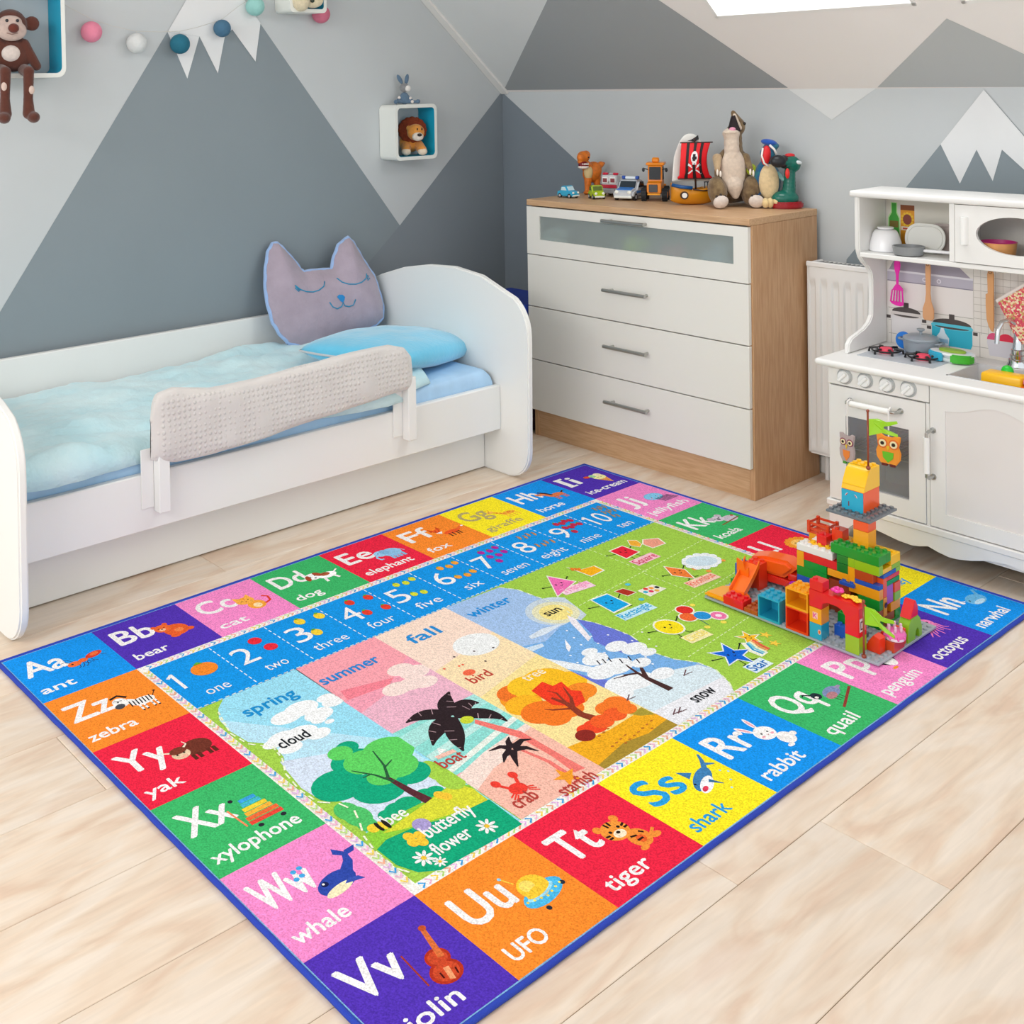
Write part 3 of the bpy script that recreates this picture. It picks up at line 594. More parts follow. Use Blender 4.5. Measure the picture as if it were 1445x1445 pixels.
# hob with two grates
g = G(); g.box(1.872, -.425, CZ, 2.095, -.265, CZ+.0012, M=ko); hob = kpart('hob_plate', mat('hob_grey', 'b9bec4', .35))(g)
m_black = mat('black_plastic', '17181b', .4); m_redglow = mat('burner_red', 'ee4560', .5)
for k, (bx, by) in enumerate(((1.917, -.338), (2.029, -.342))):
    g = G(); g.lathe([(0, .001), (.021, .001), (.021, .008), (.016, .016), (0, .016)], 18, M=ko @ T(bx, by, CZ)); bu = g.build('burner_disc', m_redglow, hob, smooth='a')
    g = G()
    for q in range(6):
        a = q*pi/3+.3; c, s = cos(a), sin(a)
        g.tube([(bx+c*.048, by+s*.048, CZ+.001), (bx+c*.046, by+s*.046, CZ+.012), (bx+c*.03, by+s*.03, CZ+.014), (bx+c*.022, by+s*.022, CZ+.013)], .0036, 6, M=ko)
    g.tube([(bx+.04*cos(k2*pi/12), by+.04*sin(k2*pi/12), CZ+.010) for k2 in range(25)], .0026, 6, M=ko)
    g.build('burner_grate', m_black, hob)
# upper box
UB = -.36
g = G(); g.box(KX0-.012, UB-.01, .9985, KX1+.012, -.175, 1.0185, .007, M=ko, seg=3); kpart('top_board', smooth='a')(g)
g = G(); g.box(KX0+.015, UB, .818, KX1-.015, -.195, .832, .002, M=ko); kpart('shelf_board')(g)
for q in (2.114, 2.49): g = G(); g.box(q, UB, .833, q+.015, -.195, .998, .001, M=ko); kpart('divider')(g)
g = G(); g.box(KX0+.001, -.194, .11, KX1-.001, -.187, .997, M=ko); bk = kpart('back_panel', mat('kitchen_back', 'e3e0da', .5))(g)
# microwave door with an oval window
mx0, mx1, mz0, mz1 = 2.131, 2.488, .8345, .9965; ec, ez, er, eh = 2.292, .919, .104, .052
g = G(); N_ = 40; ov = [(ec+er*cos(2*pi*k/N_), ez+eh*sin(2*pi*k/N_)) for k in range(N_+1)]
for k in range(N_):
    (xa, za), (xb, zb) = ov[k], ov[k+1]; ze = mz1 if k < N_/2 else mz0
    g.prism([(xa, za), (xa, ze), (xb, ze), (xb, zb)], .012, M=ko @ T(0, UB+.010, 0) @ MXZ)
g.box(mx0, UB-.002, mz0, ec-er, UB+.01, mz1, M=ko); g.box(ec+er, UB-.002, mz0, mx1, UB+.01, mz1, M=ko)
bmesh.ops.remove_doubles(g.bm, verts=g.bm.verts, dist=1e-5); md_ = kpart('microwave_door')(g)
g = G(); g.prism(arc(2.158, 0, .0105, 0, 180, 10, .016), .078, M=ko @ T(0, UB-.002, .886) @ Matrix.Scale(-1, 4, (0, 1, 0)), bev=.001); g.build('handle', MATS['handle_white'], md_, smooth='a')
# printed backsplash
pm = mat('backsplash_print', 'ffffff', .5, attr='Col')
P = Print(lambda a, b, h: Vec((a-2.3, -.1945-h+.35, b)), dz=.0002)
P.rect(KX0+.02, CZ+.001, KX1-.02, .817, 'e7e2dc', 1)
for k in range(34): P.line([(2.108+k*.0205, .60), (2.108+k*.0205, .817)], .0012, 'b9b2aa', 2)
for k in range(11): P.line([(2.108, .607+k*.0205), (KX1-.02, .607+k*.0205)], .0012, 'b9b2aa', 2)
for z_ in (.565, .607, .645): P.line([(KX0+.02, z_), (2.108 if z_ > .61 else KX1-.02, z_)], .0015, 'a9a49f', 2)
for k in range(11): P.line([(KX0+.028+k*.088, CZ), (KX0+.028+k*.088, .607)], .0015, 'a9a49f', 2)
P.rect(1.85, .647, 2.107, .76, 'ebe5e2', 3); P.poly([(1.85, .73), (1.85, .762), (2.107, .762), (2.107, .73)], 'b9b4c2', 4); P.rect(1.85, .757, 2.107, .763, 'dedbe2', 5)
P.poly([(1.855, .763), (1.885, .817), (2.04, .817), (2.10, .763)], '9f98a6', 4); P.line([(1.85, .729), (2.107, .729)], .003, '8d8797', 5)
for x_ in (1.965, 2.008): P.ell(x_, .743, .0065, .0065, 'e8e4ee', 5); P.ell(x_, .743, .004, .004, 'b9b4c2', 6)
def pot(cx, z0, wd_, hh, c1, c2, c3, knob):
    P.poly([(cx-wd_*.46, z0), (cx+wd_*.46, z0), (cx+wd_/2, z0+.012), (cx+wd_/2, z0+hh), (cx-wd_/2, z0+hh), (cx-wd_/2, z0+.012)], c1, 6)
    P.ell(cx, z0+hh, wd_/2*1.04, .016, c2, 7, a0=0, a1=180); P.ell(cx, z0+hh, wd_/2*1.04, .009, c2, 7, a0=180, a1=360)
    P.ell(cx, z0+hh+.008, wd_/2*.95, .016, c3, 8, a0=0, a1=180); P.ell(cx, z0+hh-.001, wd_/2*.85, .006, c3, 8, a0=180, a1=360)
    P.rect(cx-.008, z0+hh+.02, cx+.008, z0+hh+.038, c3, 7)
    for s_ in (-1, 1): P.rect(cx+s_*(wd_/2+.002)-(.013 if s_ < 0 else 0), z0+hh*.74, cx+s_*(wd_/2+.002)+(.013 if s_ > 0 else 0), z0+hh*.9, c3, 7)
pot(1.908, .567, .093, .06, 'e4e0e0', 'd9d2ce', '4c4442', 1); pot(2.045, .553, .118, .058, '2fb4cf', '55c6dc', '4c4442', 1)
P.poly([(2.152, .545), (2.212, .545), (2.222, .583), (2.222, .591), (2.145, .591), (2.145, .583)], 'd9d6de', 6); P.ell(2.163, .592, .018, .02, 'e0507f', 6, a0=0, a1=180); P.ell(2.198, .592, .023, .022, 'e8274b', 7, a0=0, a1=180)
P.poly([(2.00, .553), (2.035, .553), (2.037, .575), (2.026, .59), (2.021, .605), (2.013, .605), (2.009, .59), (1.998, .575)], 'dbe9f2', 9); P.rect(2.0, .56, 2.034, .572, '9cc7e4', 10)
P.build('printed_backsplash', pm, bk)
P = Print(lambda a, b, h: Vec((a-2.3, -.1945-h+.35, b)), dz=.0002)
P.rect(KX0+.016, .833, 2.113, .997, 'dcd8cd', 1)
bt = [(1.857, .845), (1.888, .845), (1.888, .923), (1.880, .94), (1.880, .97), (1.866, .97), (1.866, .94), (1.857, .923)]
P.poly([(a+(.003 if a > 1.872 else -.003), b+.002) for a, b in bt], 'b7e29a', 2); P.poly(bt, '3fa33a', 3); P.rect(1.859, .895, 1.886, .915, '7a6a2a', 4)
P.rect(1.893, .845, 1.936, .965, 'e79b22', 2); P.rect(1.893, .95, 1.936, .966, '8a4a20', 3); P.ell(1.914, .922, .0135, .016, '8a4034', 4)
for k in range(12): P.ell(1.914+.017*cos(k*pi/6), .922+.019*sin(k*pi/6), .004, .004, 'f2c22f', 3)
P.rect(1.895, .888, 1.934, .9, 'f3e3d0', 3); P.rect(1.9, .891, 1.929, .896, 'c9503a', 4); P.poly([(1.91, .845), (1.935, .845), (1.93, .872)], '63b52e', 4)
P.ell(2.106, .945, .006, .02, 'c33c3c', 3)
P.build('printed_bottle_and_bag', pm, bk)
# ---- things on and in the kitchen
def wt(name, label, cat, x, y, z, rz=0, group=None): return thing(name, label, cat, (x, y, z), rz, group)
m_wp = mat('white_plastic', 'f4f4f6', .25)
b_ = wt('bowl', 'white plastic bowl turned upside down on the kitchen shelf', 'bowl', 1.886, -.274, .8325)
g = G(); g.lathe([(.046, 0), (.048, .003), (.044, .028), (.037, .050), (.032, .060), (.026, .064), (0, .066)], 32); g.build('body', m_wp, b_, smooth='a')
g = G(); g.lathe([(.022, .0662), (.024, .069), (.022, .072), (0, .072)], 28); g.build('foot_ring', m_wp, b_, smooth='a')
p_ = wt('frying_pan', 'small grey toy frying pan with white handle on the kitchen shelf', 'pan', 1.978, -.318, .8325)
g = G(); g.lathe([(0, 0), (.035, 0), (.041, .004), (.045, .027), (.0415, .0275), (.038, .006), (0, .005)], 32); g.build('pan_body', mat('pan_grey', '8d9092', .35), p_, smooth='a')
g = G(); g.box(.041, -.007, .013, .128, .007, .021, .0025, M=RZ(R(8))); g.build('handle', m_wp, p_)
for i, (xx, yy, lab, hexc) in enumerate(((1.992, -.252, 'white toy plate standing on edge behind the frying pan', 'e6e6e0'), (2.035, -.222, 'grey brown toy plate standing behind the white plate', 'b5a6a2'))):
    pt = [( -.052, 0), (.052, 0), (.053, .03), (.045, .062), (.028, .08), (0, .086), (-.028, .08), (-.045, .062), (-.053, .03)]
    o = wt('plate', lab, 'plate', xx, yy, .8325); o.rotation_euler = (R(-10), 0, 0); g = G()
    pts = rrect(-.06, 0, .06, .088, .04, 8)
    g.prism(pts, .004, M=MXZ, bev=.0015); g.build('dish', mat('plate_%d' % i, hexc, .3), o, smooth='a'); g = G(); g.tube([(p[0], -.0045, p[1]) for p in rrect(-.052, .008, .052, .08, .034, 8)+[(.018, .008)]], .0016, 6, cap=False); g.build('rim', mat('plate_%d' % i, hexc, .3), o, smooth=True)
bo = wt('bowl', 'wooden looking orange bowl with pink inside in the toy microwave', 'bowl', 2.222, -.30, .8325)
g = G(); g.lathe([(0, 0), (.036, 0), (.042, .02), (.0465, .060), (.048, .061)], 32); g.build('body', mat('bowl_orange', 'dd9d5e', .5, noise_s=40, noise_a=.1), bo, smooth='a')
g = G(); g.lathe([(.048, .061), (.045, .062), (.042, .052), (0, .046)], 32); g.build('pink_inside', mat('bowl_pink', 'cf2f86', .4), bo, smooth='a')
# casserole on the hob
ca = wt('casserole', 'grey toy casserole with lid at the back of the hob', 'pot', 1.985, -.263, CZ+.0015)
m_pg = mat('casserole_grey', '98a2ab', .3)
g = G(); g.lathe([(0, 0), (.040, 0), (.046, .006), (.049, .036), (.052, .038), (.049, .040), (0, .04)], 36); g.build('pot_body', m_pg, ca, smooth='a')
g = G(); g.lathe([(.050, .0405), (.049, .046), (.035, .052), (0, .055)], 36); ld = g.build('lid', m_pg, ca, smooth='a')
g = G(); g.lathe([(.004, .054), (.004, .062), (.011, .067), (.011, .071), (0, .073)], 16); g.build('lid_knob', m_pg, ld, smooth='a')
for s_ in (-1, 1):
    g = G(); g.tube([(s_*.047, -.014, .033), (s_*.062, -.01, .035), (s_*.062, .01, .035), (s_*.047, .014, .033)], .0035, 8); g.build('handle', m_pg, ca, smooth=True)
o = wt('toy_disc', 'bright blue toy disc standing left of the grey casserole', 'toy', 1.927, -.248, CZ+.0015); o.rotation_euler = (0, 0, R(10))
g = G(); g.prism([(.0225*cos(2*pi*k/28), .026+.026*sin(2*pi*k/28)) for k in range(28)], .008, M=MXZ, bev=.002); g.build('disc', mat('disc_blue', '1b7fe0', .35), o, smooth='a'); g = G(); g.prism([(.008*cos(2*pi*k/28), .026+.009*sin(2*pi*k/28)) for k in range(28)], .003, M=T(0, -.008, 0) @ MXZ, bev=.001); g.build('hub', mat('disc_blue', '1b7fe0', .35), o, smooth='a')
o = wt('lunch_box', 'oval toy lunch box in blue, white and green beside the hob', 'lunch box', 2.093, -.298, CZ)
def oval(a, b, n=36, c0=0, c1=360): return [(a*cos(R(c0+(c1-c0)*k/n)), b*sin(R(c0+(c1-c0)*k/n))) for k in range(n+(c1-c0 < 360))]
g = G(); g.prism(oval(.062, .034), .020, z=0, bev=.006); g.build('base', mat('box_clear', 'dfe6e6', .25), o, smooth='a')
g = G(); g.prism(oval(.064, .036), .007, z=.0205, bev=.002); g.build('white_lid', m_wp, o, smooth='a')
for s_, nm, hx in ((-1, 'blue_clip', '35b5d6'), (1, 'green_clip', '3fae28')):
    g = G(); pts = [(s_*(.012+.048*t), -.037+.012*t**2*1.2-.004) for t in (0, .5, 1)]; pr_ = [(s_*.012, -.042), (s_*.035, -.039), (s_*.058, -.024), (s_*.064, -.008), (s_*.05, -.004), (s_*.012, -.03)]
    g.prism(pr_, .024, z=.003, bev=.003); g.build(nm, mat(nm, hx, .35), o, smooth='a')
g = G(); g.prism(oval(.038, .02), .006, z=.0277, bev=.002); g.build('lime_leaf', mat('lime_top', '95b83a', .5), o, smooth='a')
# hanging tools
def hook(x, z):
    g = G(); g.tube([(x-2.3, -.215+.35, .8178), (x-2.3, -.215+.35, z+.012), (x-2.3, -.222+.35, z), (x-2.3, -.229+.35, z+.004), (x-2.3, -.230+.35, z+.010)], .0014, 6); g.build('hook', m_chrome, kt)
TL = (('slotted_turner', 'hot pink slotted turner hanging above the hob', 'turner', 1.897, .795, 'e81fa8'), ('wooden_spatula', 'light wooden spatula hanging between turner and tile print', 'spatula', 1.991, .800, 'dba273'), ('wooden_knife', 'wooden toy knife hanging above the sink', 'toy knife', 2.170, .797, 'd99e66'))
for name, lab, cat, x_, z_, hx in TL:
    hook(x_, z_); o = wt(name, lab, cat, x_, -.226, z_); m = mat('tool_'+name, hx, .45)
    M0 = T(0, .002, 0) @ MXZ
    if name == 'slotted_turner':
        ring = [(-.0085, -.001), (-.010, -.01), (-.0085, -.024), (-.0045, -.04), (-.0035, -.07), (.0035, -.07), (.0045, -.04), (.0085, -.024), (.010, -.01), (.0085, -.001), (.004, .006), (-.004, .006)]
        g = G(); g.prism(ring, .004, M=M0, bev=.0012); g.build('handle', m, o)
        g = G(); hd = [(-.005, -.071), (.005, -.071), (.015, -.082), (.0205, -.1), (.021, -.127), (.012, -.1355), (-.004, -.134), (-.019, -.128), (-.022, -.118), (-.014, -.086)]
        g.prism([(-.005, -.0705), (.005, -.0705), (.016, -.082), (.0175, -.089), (-.0165, -.089)], .003, M=M0)
        for a, b in ((-.0165, -.0215), (-.009, -.0125), (-.0015, -.0035), (.006, .0055), (.0145, .0165)): g.prism([(a-.0016, -.0885), (a+.0016, -.0885), (b+.002, -.124), (b-.002, -.124)], .003, M=M0)
        g.prism([(-.0238, -.1235), (.0188, -.1235), (.018, -.133), (.01, -.137), (-.004, -.136), (-.018, -.131)], .003, M=M0); g.build('slotted_blade', m, o)
    elif name == 'wooden_spatula':
        g = G(); g.prism([(-.006, .003), (-.008, -.02), (-.0065, -.09), (-.009, -.115), (-.0165, -.138), (-.0165, -.165), (-.011, -.172), (.011, -.172), (.0165, -.165), (.0165, -.138), (.009, -.115), (.0065, -.09), (.008, -.02), (.006, .003)], .005, M=M0, bev=.0012); g.build('blade', m, o, smooth='a')
        g = G(); g.lathe([(.003, 0), (.0045, 0)], 12, M=T(0, -.0034, -.004) @ Matrix.Rotation(pi/2, 4, 'X')); g.build('hanging_hole', mat('hole_dark', '5c4030', .8), o)
    else:
        g = G(); g.prism([(-.006, .003), (-.009, -.01), (-.008, -.065), (-.0135, -.068), (-.0135, -.10), (-.0115, -.14), (-.006, -.16), (.0, -.172), (.006, -.175), (.0085, -.16), (.0085, -.05), (.009, -.01), (.005, .003)], .006, M=M0, bev=.0012); g.build('blade', m, o, smooth='a')
        g = G(); g.lathe([(.003, 0), (.0045, 0)], 12, M=T(0, -.0044, -.004) @ Matrix.Rotation(pi/2, 4, 'X')); g.build('hanging_hole', mat('hole_dark', '5c4030', .8), o)
# floral cloth hanging at the right
m_fl = bpy.data.materials.new('floral_fabric'); m_fl.use_nodes = True; nt = m_fl.node_tree; b = nt.nodes['Principled BSDF']; b.inputs['Roughness'].default_value = .95
tc = nt.nodes.new('ShaderNodeTexCoord'); vo_ = nt.nodes.new('ShaderNodeTexVoronoi'); vo_.inputs['Scale'].default_value = 210; nt.links.new(tc.outputs['Object'], vo_.inputs['Vector'])
cr = nt.nodes.new('ShaderNodeValToRGB'); cr.color_ramp.interpolation = 'CONSTANT'; cr.color_ramp.elements[0].color = rgb('d9556a'); cr.color_ramp.elements[1].position = .33; cr.color_ramp.elements[1].color = rgb('f3d9b0')
for ps, hx in ((.5, 'e98a72'), (.62, 'c8b06a'), (.72, 'f3dfc0'), (.86, 'd8485a')): cr.color_ramp.elements.new(ps).color = rgb(hx)
sp = nt.nodes.new('ShaderNodeSeparateColor'); nt.links.new(vo_.outputs['Color'], sp.inputs[0]); nt.links.new(sp.outputs[0], cr.inputs[0]); nt.links.new(cr.outputs[0], b.inputs['Base Color'])
o = wt('oven_glove', 'floral patterned oven glove hanging above the sink tap', 'oven glove', 2.245, -.235, .765)
hook(2.262, .80)
gl_ = [(-.055, -.049), (.035, .018), (.075, .018), (.085, -.05), (.06, -.12), (.03, -.165), (.004, -.16), (-.012, -.135), (-.03, -.095)]
g = G(); g.prism(gl_, .016, M=T(0, .008, 0) @ MXZ, bev=.006); g.build('body', m_fl, o, smooth='a')
g = G(); g.prism([(-.0565, -.047), (.033, .02), (.038, .014), (-.052, -.055)], .019, M=T(0, .0095, 0) @ MXZ, bev=.002); g.build('pale_hem', mat('hem', 'e6dcd6', .9), o); g = G(); g.tube([(.028, 0, .015), (.02, 0, .028), (.017, 0, .04)], .0014, 6); g.build('hanging_loop', mat('hem', 'e6dcd6', .9), o)
# toy boat sticking out of the sink
o = wt('toy_boat', 'yellow and orange plastic toy lying in the toy sink', 'toy', 2.30, -.40, .46)
g = G(); g.box(-.075, -.03, 0, .03, .03, .092, .008, seg=2); g.build('yellow_block', mat('toy_yellow', 'fdc10b', .3), o, smooth='a')
g = G(); g.prism([(-.03, -.031), (.09, -.031), (.13, 0), (.09, .031), (-.03, .031)], .07, bev=.005); g.build('orange_hull', mat('toy_orange', 'f9741a', .3), o, smooth='a')
g = G(); g.box(.032, -.025, .071, .09, .02, .09, .005); g.build('pink_block', mat('toy_pink', 'f29ac9', .3), o); g = G(); g.ball((-.03, .035, .09), (.016, .014, .016)); g.build('green_knob', mat('toy_green', '22c634', .3), o, smooth=True)
# felt owls hanging from the oven handle
def owl(x, label, main, chest, ring, legc, z, w_, h_, rz=0, dx=0):
    o = wt('felt_owl', label, 'ornament', x, -.566, z, rz)
    hw, hh = w_/2, h_
    body = [(-hw*.62, 0), (hw*.62, 0), (hw*.95, hh*.2), (hw, hh*.42), (hw*.82, hh*.62), (hw*.95, hh*.84), (hw*.98, hh*.98), (hw*.6, hh*1.0), (hw*.3, hh*.93), (-hw*.3, hh*.93), (-hw*.6, hh*1.0), (-hw*.98, hh*.98), (-hw*.95, hh*.84), (-hw*.82, hh*.62), (-hw, hh*.42), (-hw*.95, hh*.2)]
    g = G(); g.prism(body, .008, M=T(0, .004, 0) @ MXZ, bev=.002); g.build('body', mat('owl_'+main, main, .9), o, smooth='a')
    for s_ in (-1, 1):
        for nm, r_, y_, hx in (('eye_ring', hw*.42, .0045, ring), ('eye', hw*.3, .0055, 'f3e6b8'), ('pupil', hw*.15, .0065, '2a1a14')):
            g = G(); g.cyl((s_*hw*.45, -y_+.001, hh*.7), (s_*hw*.45, -y_, hh*.7), r_, n=18); g.build(nm, mat('owl_'+hx, hx, .8), o)
    g = G(); g.prism([(0, hh*.46), (hw*.14, hh*.62), (-hw*.14, hh*.62)], .0015, M=T(0, -.0045, 0) @ MXZ); g.build('beak', mat('owl_beak', 'b5451f' if ring != '8a3a5a' else 'e8c22c', .8), o)
    g = G(); g.prism([(-hw*.45, hh*.42), (hw*.45, hh*.42), (hw*.4, hh*.22), (0, hh*.06), (-hw*.4, hh*.22)], .0015, M=T(0, -.0045, 0) @ MXZ); g.build('chest_patch', mat('owl_'+chest, chest, .9), o)
    g = G(); g.box(-hw*.55, -.004, -.006, -hw*.1, .003, .002, .001); g.build('foot', mat('owl_'+legc, legc, .9), o); g = G(); g.box(hw*.1, -.004, -.006, hw*.55, .003, .002, .001); g.build('foot', mat('owl_'+legc, legc, .9), o)
    g = G(); zt_ = .432-z; g.tube([(0, 0, hh*.94), (0, 0, zt_-.012), (dx*.2, .001, zt_), (dx, .012, zt_+.005), (dx, .023, zt_)], .0022, 6); g.build('ribbon', mat('ribbon_white', 'eeeae6', .9), o)
owl(1.917, 'grey and orange felt owl with purple eye rings on the oven door', 'b9a9a8', 'f08a3c', '8a3a5a', '4e9a3a', .258, .05, .082, R(-8))
owl(2.038, 'orange felt owl with green chest on right of oven door', 'f39a34', '6cc22c', 'e0702c', '6b2a24', .282, .068, .082, R(4))
# ---------------------------------------------------------------- alphabet rug
RX, RY, RL, RD, RA = .93385, -.56437, 2.11668, 1.4784, .00384
UX, UY = RL/9, RD/6
def rug_at(u, v, h):
    a, b = v*UY, (u-9)*UX
    return Vec((a, b, h))
def uv(px_, py_):
    p = at(px_, py_, 'z', .0075); dx, dy = p.x-RX, p.y-RY
    return 9+(-dx*sin(RA)+dy*cos(RA))/UX, (dx*cos(RA)+dy*sin(RA))/UY
rug = thing('alphabet_rug', 'large colourful alphabet rug with blue edging on the wooden floor', 'rug', (RX, RY, 0), RA)
TH = .0072
def pile(name, hx, attr=None):
    m = bpy.data.materials.new(name); m.use_nodes = True; nt = m.node_tree; N = nt.nodes; Lk = nt.links; b = N['Principled BSDF']
    tc = N.new('ShaderNodeTexCoord'); n = N.new('ShaderNodeTexNoise'); n.inputs['Scale'].default_value = 330; n.inputs['Detail'].default_value = 2; Lk.new(tc.outputs['Object'], n.inputs['Vector'])
    mr = N.new('ShaderNodeMapRange'); mr.inputs[1].default_value = .3; mr.inputs[2].default_value = .7; mr.inputs[3].default_value = .72; mr.inputs[4].default_value = 1.2; Lk.new(n.outputs[0], mr.inputs[0])
    mx = N.new('ShaderNodeMix'); mx.data_type = 'RGBA'; mx.blend_type = 'MULTIPLY'; mx.inputs[0].default_value = 1; Lk.new(mr.outputs[0], mx.inputs[7]); mx.inputs[6].default_value = rgb(hx)
    if attr: a = N.new('ShaderNodeAttribute'); a.attribute_name = attr; Lk.new(a.outputs['Color'], mx.inputs[6])
    Lk.new(mx.outputs[2], b.inputs['Base Color']); b.inputs['Roughness'].default_value = 1; b.inputs['Specular IOR Level'].default_value = .1
    bp_ = N.new('ShaderNodeBump'); bp_.inputs['Strength'].default_value = .35; bp_.inputs['Distance'].default_value = .002; Lk.new(n.outputs[0], bp_.inputs['Height']); Lk.new(bp_.outputs[0], b.inputs['Normal']); return m
m_print = pile('rug_pile', 'ffffff', 'Col')
g = G(); g.box(.004, -RL+.004, .0005, RD-.004, -.004, TH, .001); g.build('rug_base', pile('rug_pile_base', '7fb2dd'), rug)
g = G()
for a, b in (((0, 0), (RD, 0)), ((RD, 0), (RD, -RL)), ((RD, -RL), (0, -RL)), ((0, -RL), (0, 0))):
    n_ = 60; g.tube([(a[0]+(b[0]-a[0])*k/n_+.0012*noise.noise(Vec((k*.5, a[0]*3, 1))), a[1]+(b[1]-a[1])*k/n_+.0012*noise.noise(Vec((k*.5, a[1]*3, 5))), .0052) for k in range(n_+1)], .0050, 8)
g.build('edge_binding', mat('binding_blue', '1f3fb4', .8, bump=.6, bump_s=600), rug, smooth=True)
BL, PU, PK, GN, RE, OR, YE = '1695ee', '5334b4', 'f58cca', '3db669', 'ec2745', 'fb8c2e', 'fdea28'
W = 'f3f0f0'
# icons: primitives in a unit box, x right, y down
def icon(P, kind, x, y, s, ly):
    def e(cx, cy, rx, ry, c, l=0, rot=0): P.ell(x+cx*s, y+cy*s, rx*s, ry*s, c, ly+l, rot)
    def p(pts, c, l=0): P.poly([(x+a*s, y+b*s) for a, b in pts], c, ly+l)
    def l(pts, w_, c, ll=0, w2=None): P.line([(x+a*s, y+b*s) for a, b in pts], w_*s, c, ly+ll, None if w2 is None else w2*s)
    eye = lambda a, b, r=.022: e(a, b, r, r, '1d1a1a', 5)
    if kind == 'ant':
        for a in (.3, .4, .5): l([(a, .55), (a-.03, .7), (a-.1, .75)], .018, '3a1a12'); l([(a+.12, .5), (a+.16, .62), (a+.24, .66)], .018, '3a1a12')
        e(.2, .5, .17, .12, 'f2713a', 1); e(.44, .45, .12, .09, 'f06a30', 1); e(.76, .35, .23, .12, 'd8402a', 1, -15); e(.78, .33, .12, .07, 'f2713a', 2, -15)
        l([(.12, .4), (.05, .28), (-.06, .3)], .018, '3a1a12', 2); l([(.2, .38), (.14, .24), (.04, .2)], .018, '3a1a12', 2); l([(.9, .45), (1.02, .52)], .018, '3a1a12'); eye(.15, .49, .03)
    elif kind == 'bear':
        e(.55, .55, .32, .3, 'e8602c'); e(.3, .3, .22, .2, 'ec6a32', 1); e(.12, .14, .07, .07, 'e8602c', 1); e(.45, .12, .07, .07, 'e8602c', 1); e(.85, .7, .12, .09, 'e8602c', 1); e(.4, .8, .14, .1, 'e8602c', 1); e(.27, .36, .09, .06, 'f7c29a', 2); e(.27, .33, .03, .02, '2a1512', 3); eye(.2, .27); eye(.36, .26); e(.6, .6, .12, .1, 'f2854c', 2)
    elif kind == 'cat':
        e(.5, .72, .25, .24, 'f7a63c'); e(.36, .36, .26, .2, 'f9b04a', 1); p([(.12, .3), (.13, .05), (.3, .18)], 'f9b04a', 1); p([(.6, .3), (.58, .05), (.42, .18)], 'f9b04a', 1); e(.5, .76, .12, .13, 'fbdca8', 1)
        l([(.72, .8), (.92, .72), (.98, .5), (.86, .38)], .07, 'e0402c'); eye(.27, .35); eye(.46, .35); e(.36, .42, .03, .02, 'b0402c', 4); l([(.3, .2), (.34, .27)], .03, 'e8802c', 3); l([(.4, .2), (.38, .27)], .03, 'e8802c', 3)
    elif kind == 'dog':
        e(.62, .5, .3, .17, 'ffffff'); e(.6, .42, .15, .1, 'b05a34', 1); l([(.45, .6), (.4, .85)], .09, W); l([(.75, .6), (.82, .82)], .09, W); l([(.88, .45), (1.05, .34)], .05, W)
        e(.25, .35, .24, .2, 'fafafa', 2); e(.06, .38, .08, .17, 'a8482c', 3, 20); e(.42, .3, .09, .16, 'a8482c', 3, -25); e(.25, .46, .035, .028, '1d1a1a', 4); eye(.17, .34); eye(.32, .32); l([(.5, .38), (.72, .38)], .02, '2a2a2a', 2)
    elif kind == 'elephant':
        e(.6, .5, .32, .26, '8fc3e8'); e(.26, .4, .2, .19, '9bcdef', 1); e(.42, .38, .13, .17, '7fb4dc', 2); l([(.1, .42), (.0, .58), (.04, .74), (.13, .72)], .07, '9bcdef', 1)
        for a in (.42, .55, .68, .82): l([(a, .66), (a, .9)], .1, '86bbe2')
        l([(.92, .45), (1.0, .62)], .03, '8fc3e8'); eye(.2, .36)
    elif kind == 'fox':
        e(.6, .55, .3, .13, 'ee5a26'); p([(.05, .15), (.45, .12), (.25, .48)], 'ee5a26', 1); p([(.03, .25), (.08, -.02), (.18, .15)], 'd84a1e', 1); p([(.32, .14), (.43, -.02), (.46, .22)], 'd84a1e', 1); p([(.12, .36), (.38, .35), (.25, .5)], W, 2)
        for a in (.42, .55, .7, .8): l([(a, .6), (a-.02, .82)], .05, '2a1a16', 1)
        l([(.85, .52), (1.05, .42), (1.15, .4)], .12, 'f06a30', 0, .05); e(1.15, .4, .05, .04, W, 1); eye(.18, .27); eye(.32, .27)
    elif kind == 'giraffe':
        e(.62, .6, .28, .12, 'f6b23a'); l([(.42, .55), (.22, .3)], .1, 'f6b23a'); e(.16, .26, .14, .09, 'f8bd4e', 1, -15); l([(.14, .17), (.12, .05)], .025, 'e07a2a'); l([(.22, .16), (.24, .04)], .025, 'e07a2a')
        for a in (.42, .55, .7, .85): l([(a, .65), (a+.02, .92)], .045, 'f6b23a')
        for a, b in ((.3, .42), (.48, .57), (.6, .62), (.72, .57), (.82, .63), (.4, .5), (.66, .54)): e(a, b, .035, .03, 'e8702a', 2)
        eye(.12, .25)
    elif kind == 'horse':
        e(.6, .56, .3, .14, 'e07a4c'); p([(.3, .6), (.12, .25), (.28, .12), (.5, .5)], 'e07a4c'); e(.1, .24, .15, .09, 'e88a5c', 1, 25); l([(.2, .06), (.35, .25), (.46, .5)], .09, '2e1c1c', 2)
        for a in (.4, .5, .74, .84): l([(a, .62), (a-.02, .9)], .06, 'd06a40', 1)
        l([(.88, .5), (1.02, .42), (1.15, .5)], .07, '2e1c1c', 1, .02); eye(.1, .2)
    elif kind == 'icecream':
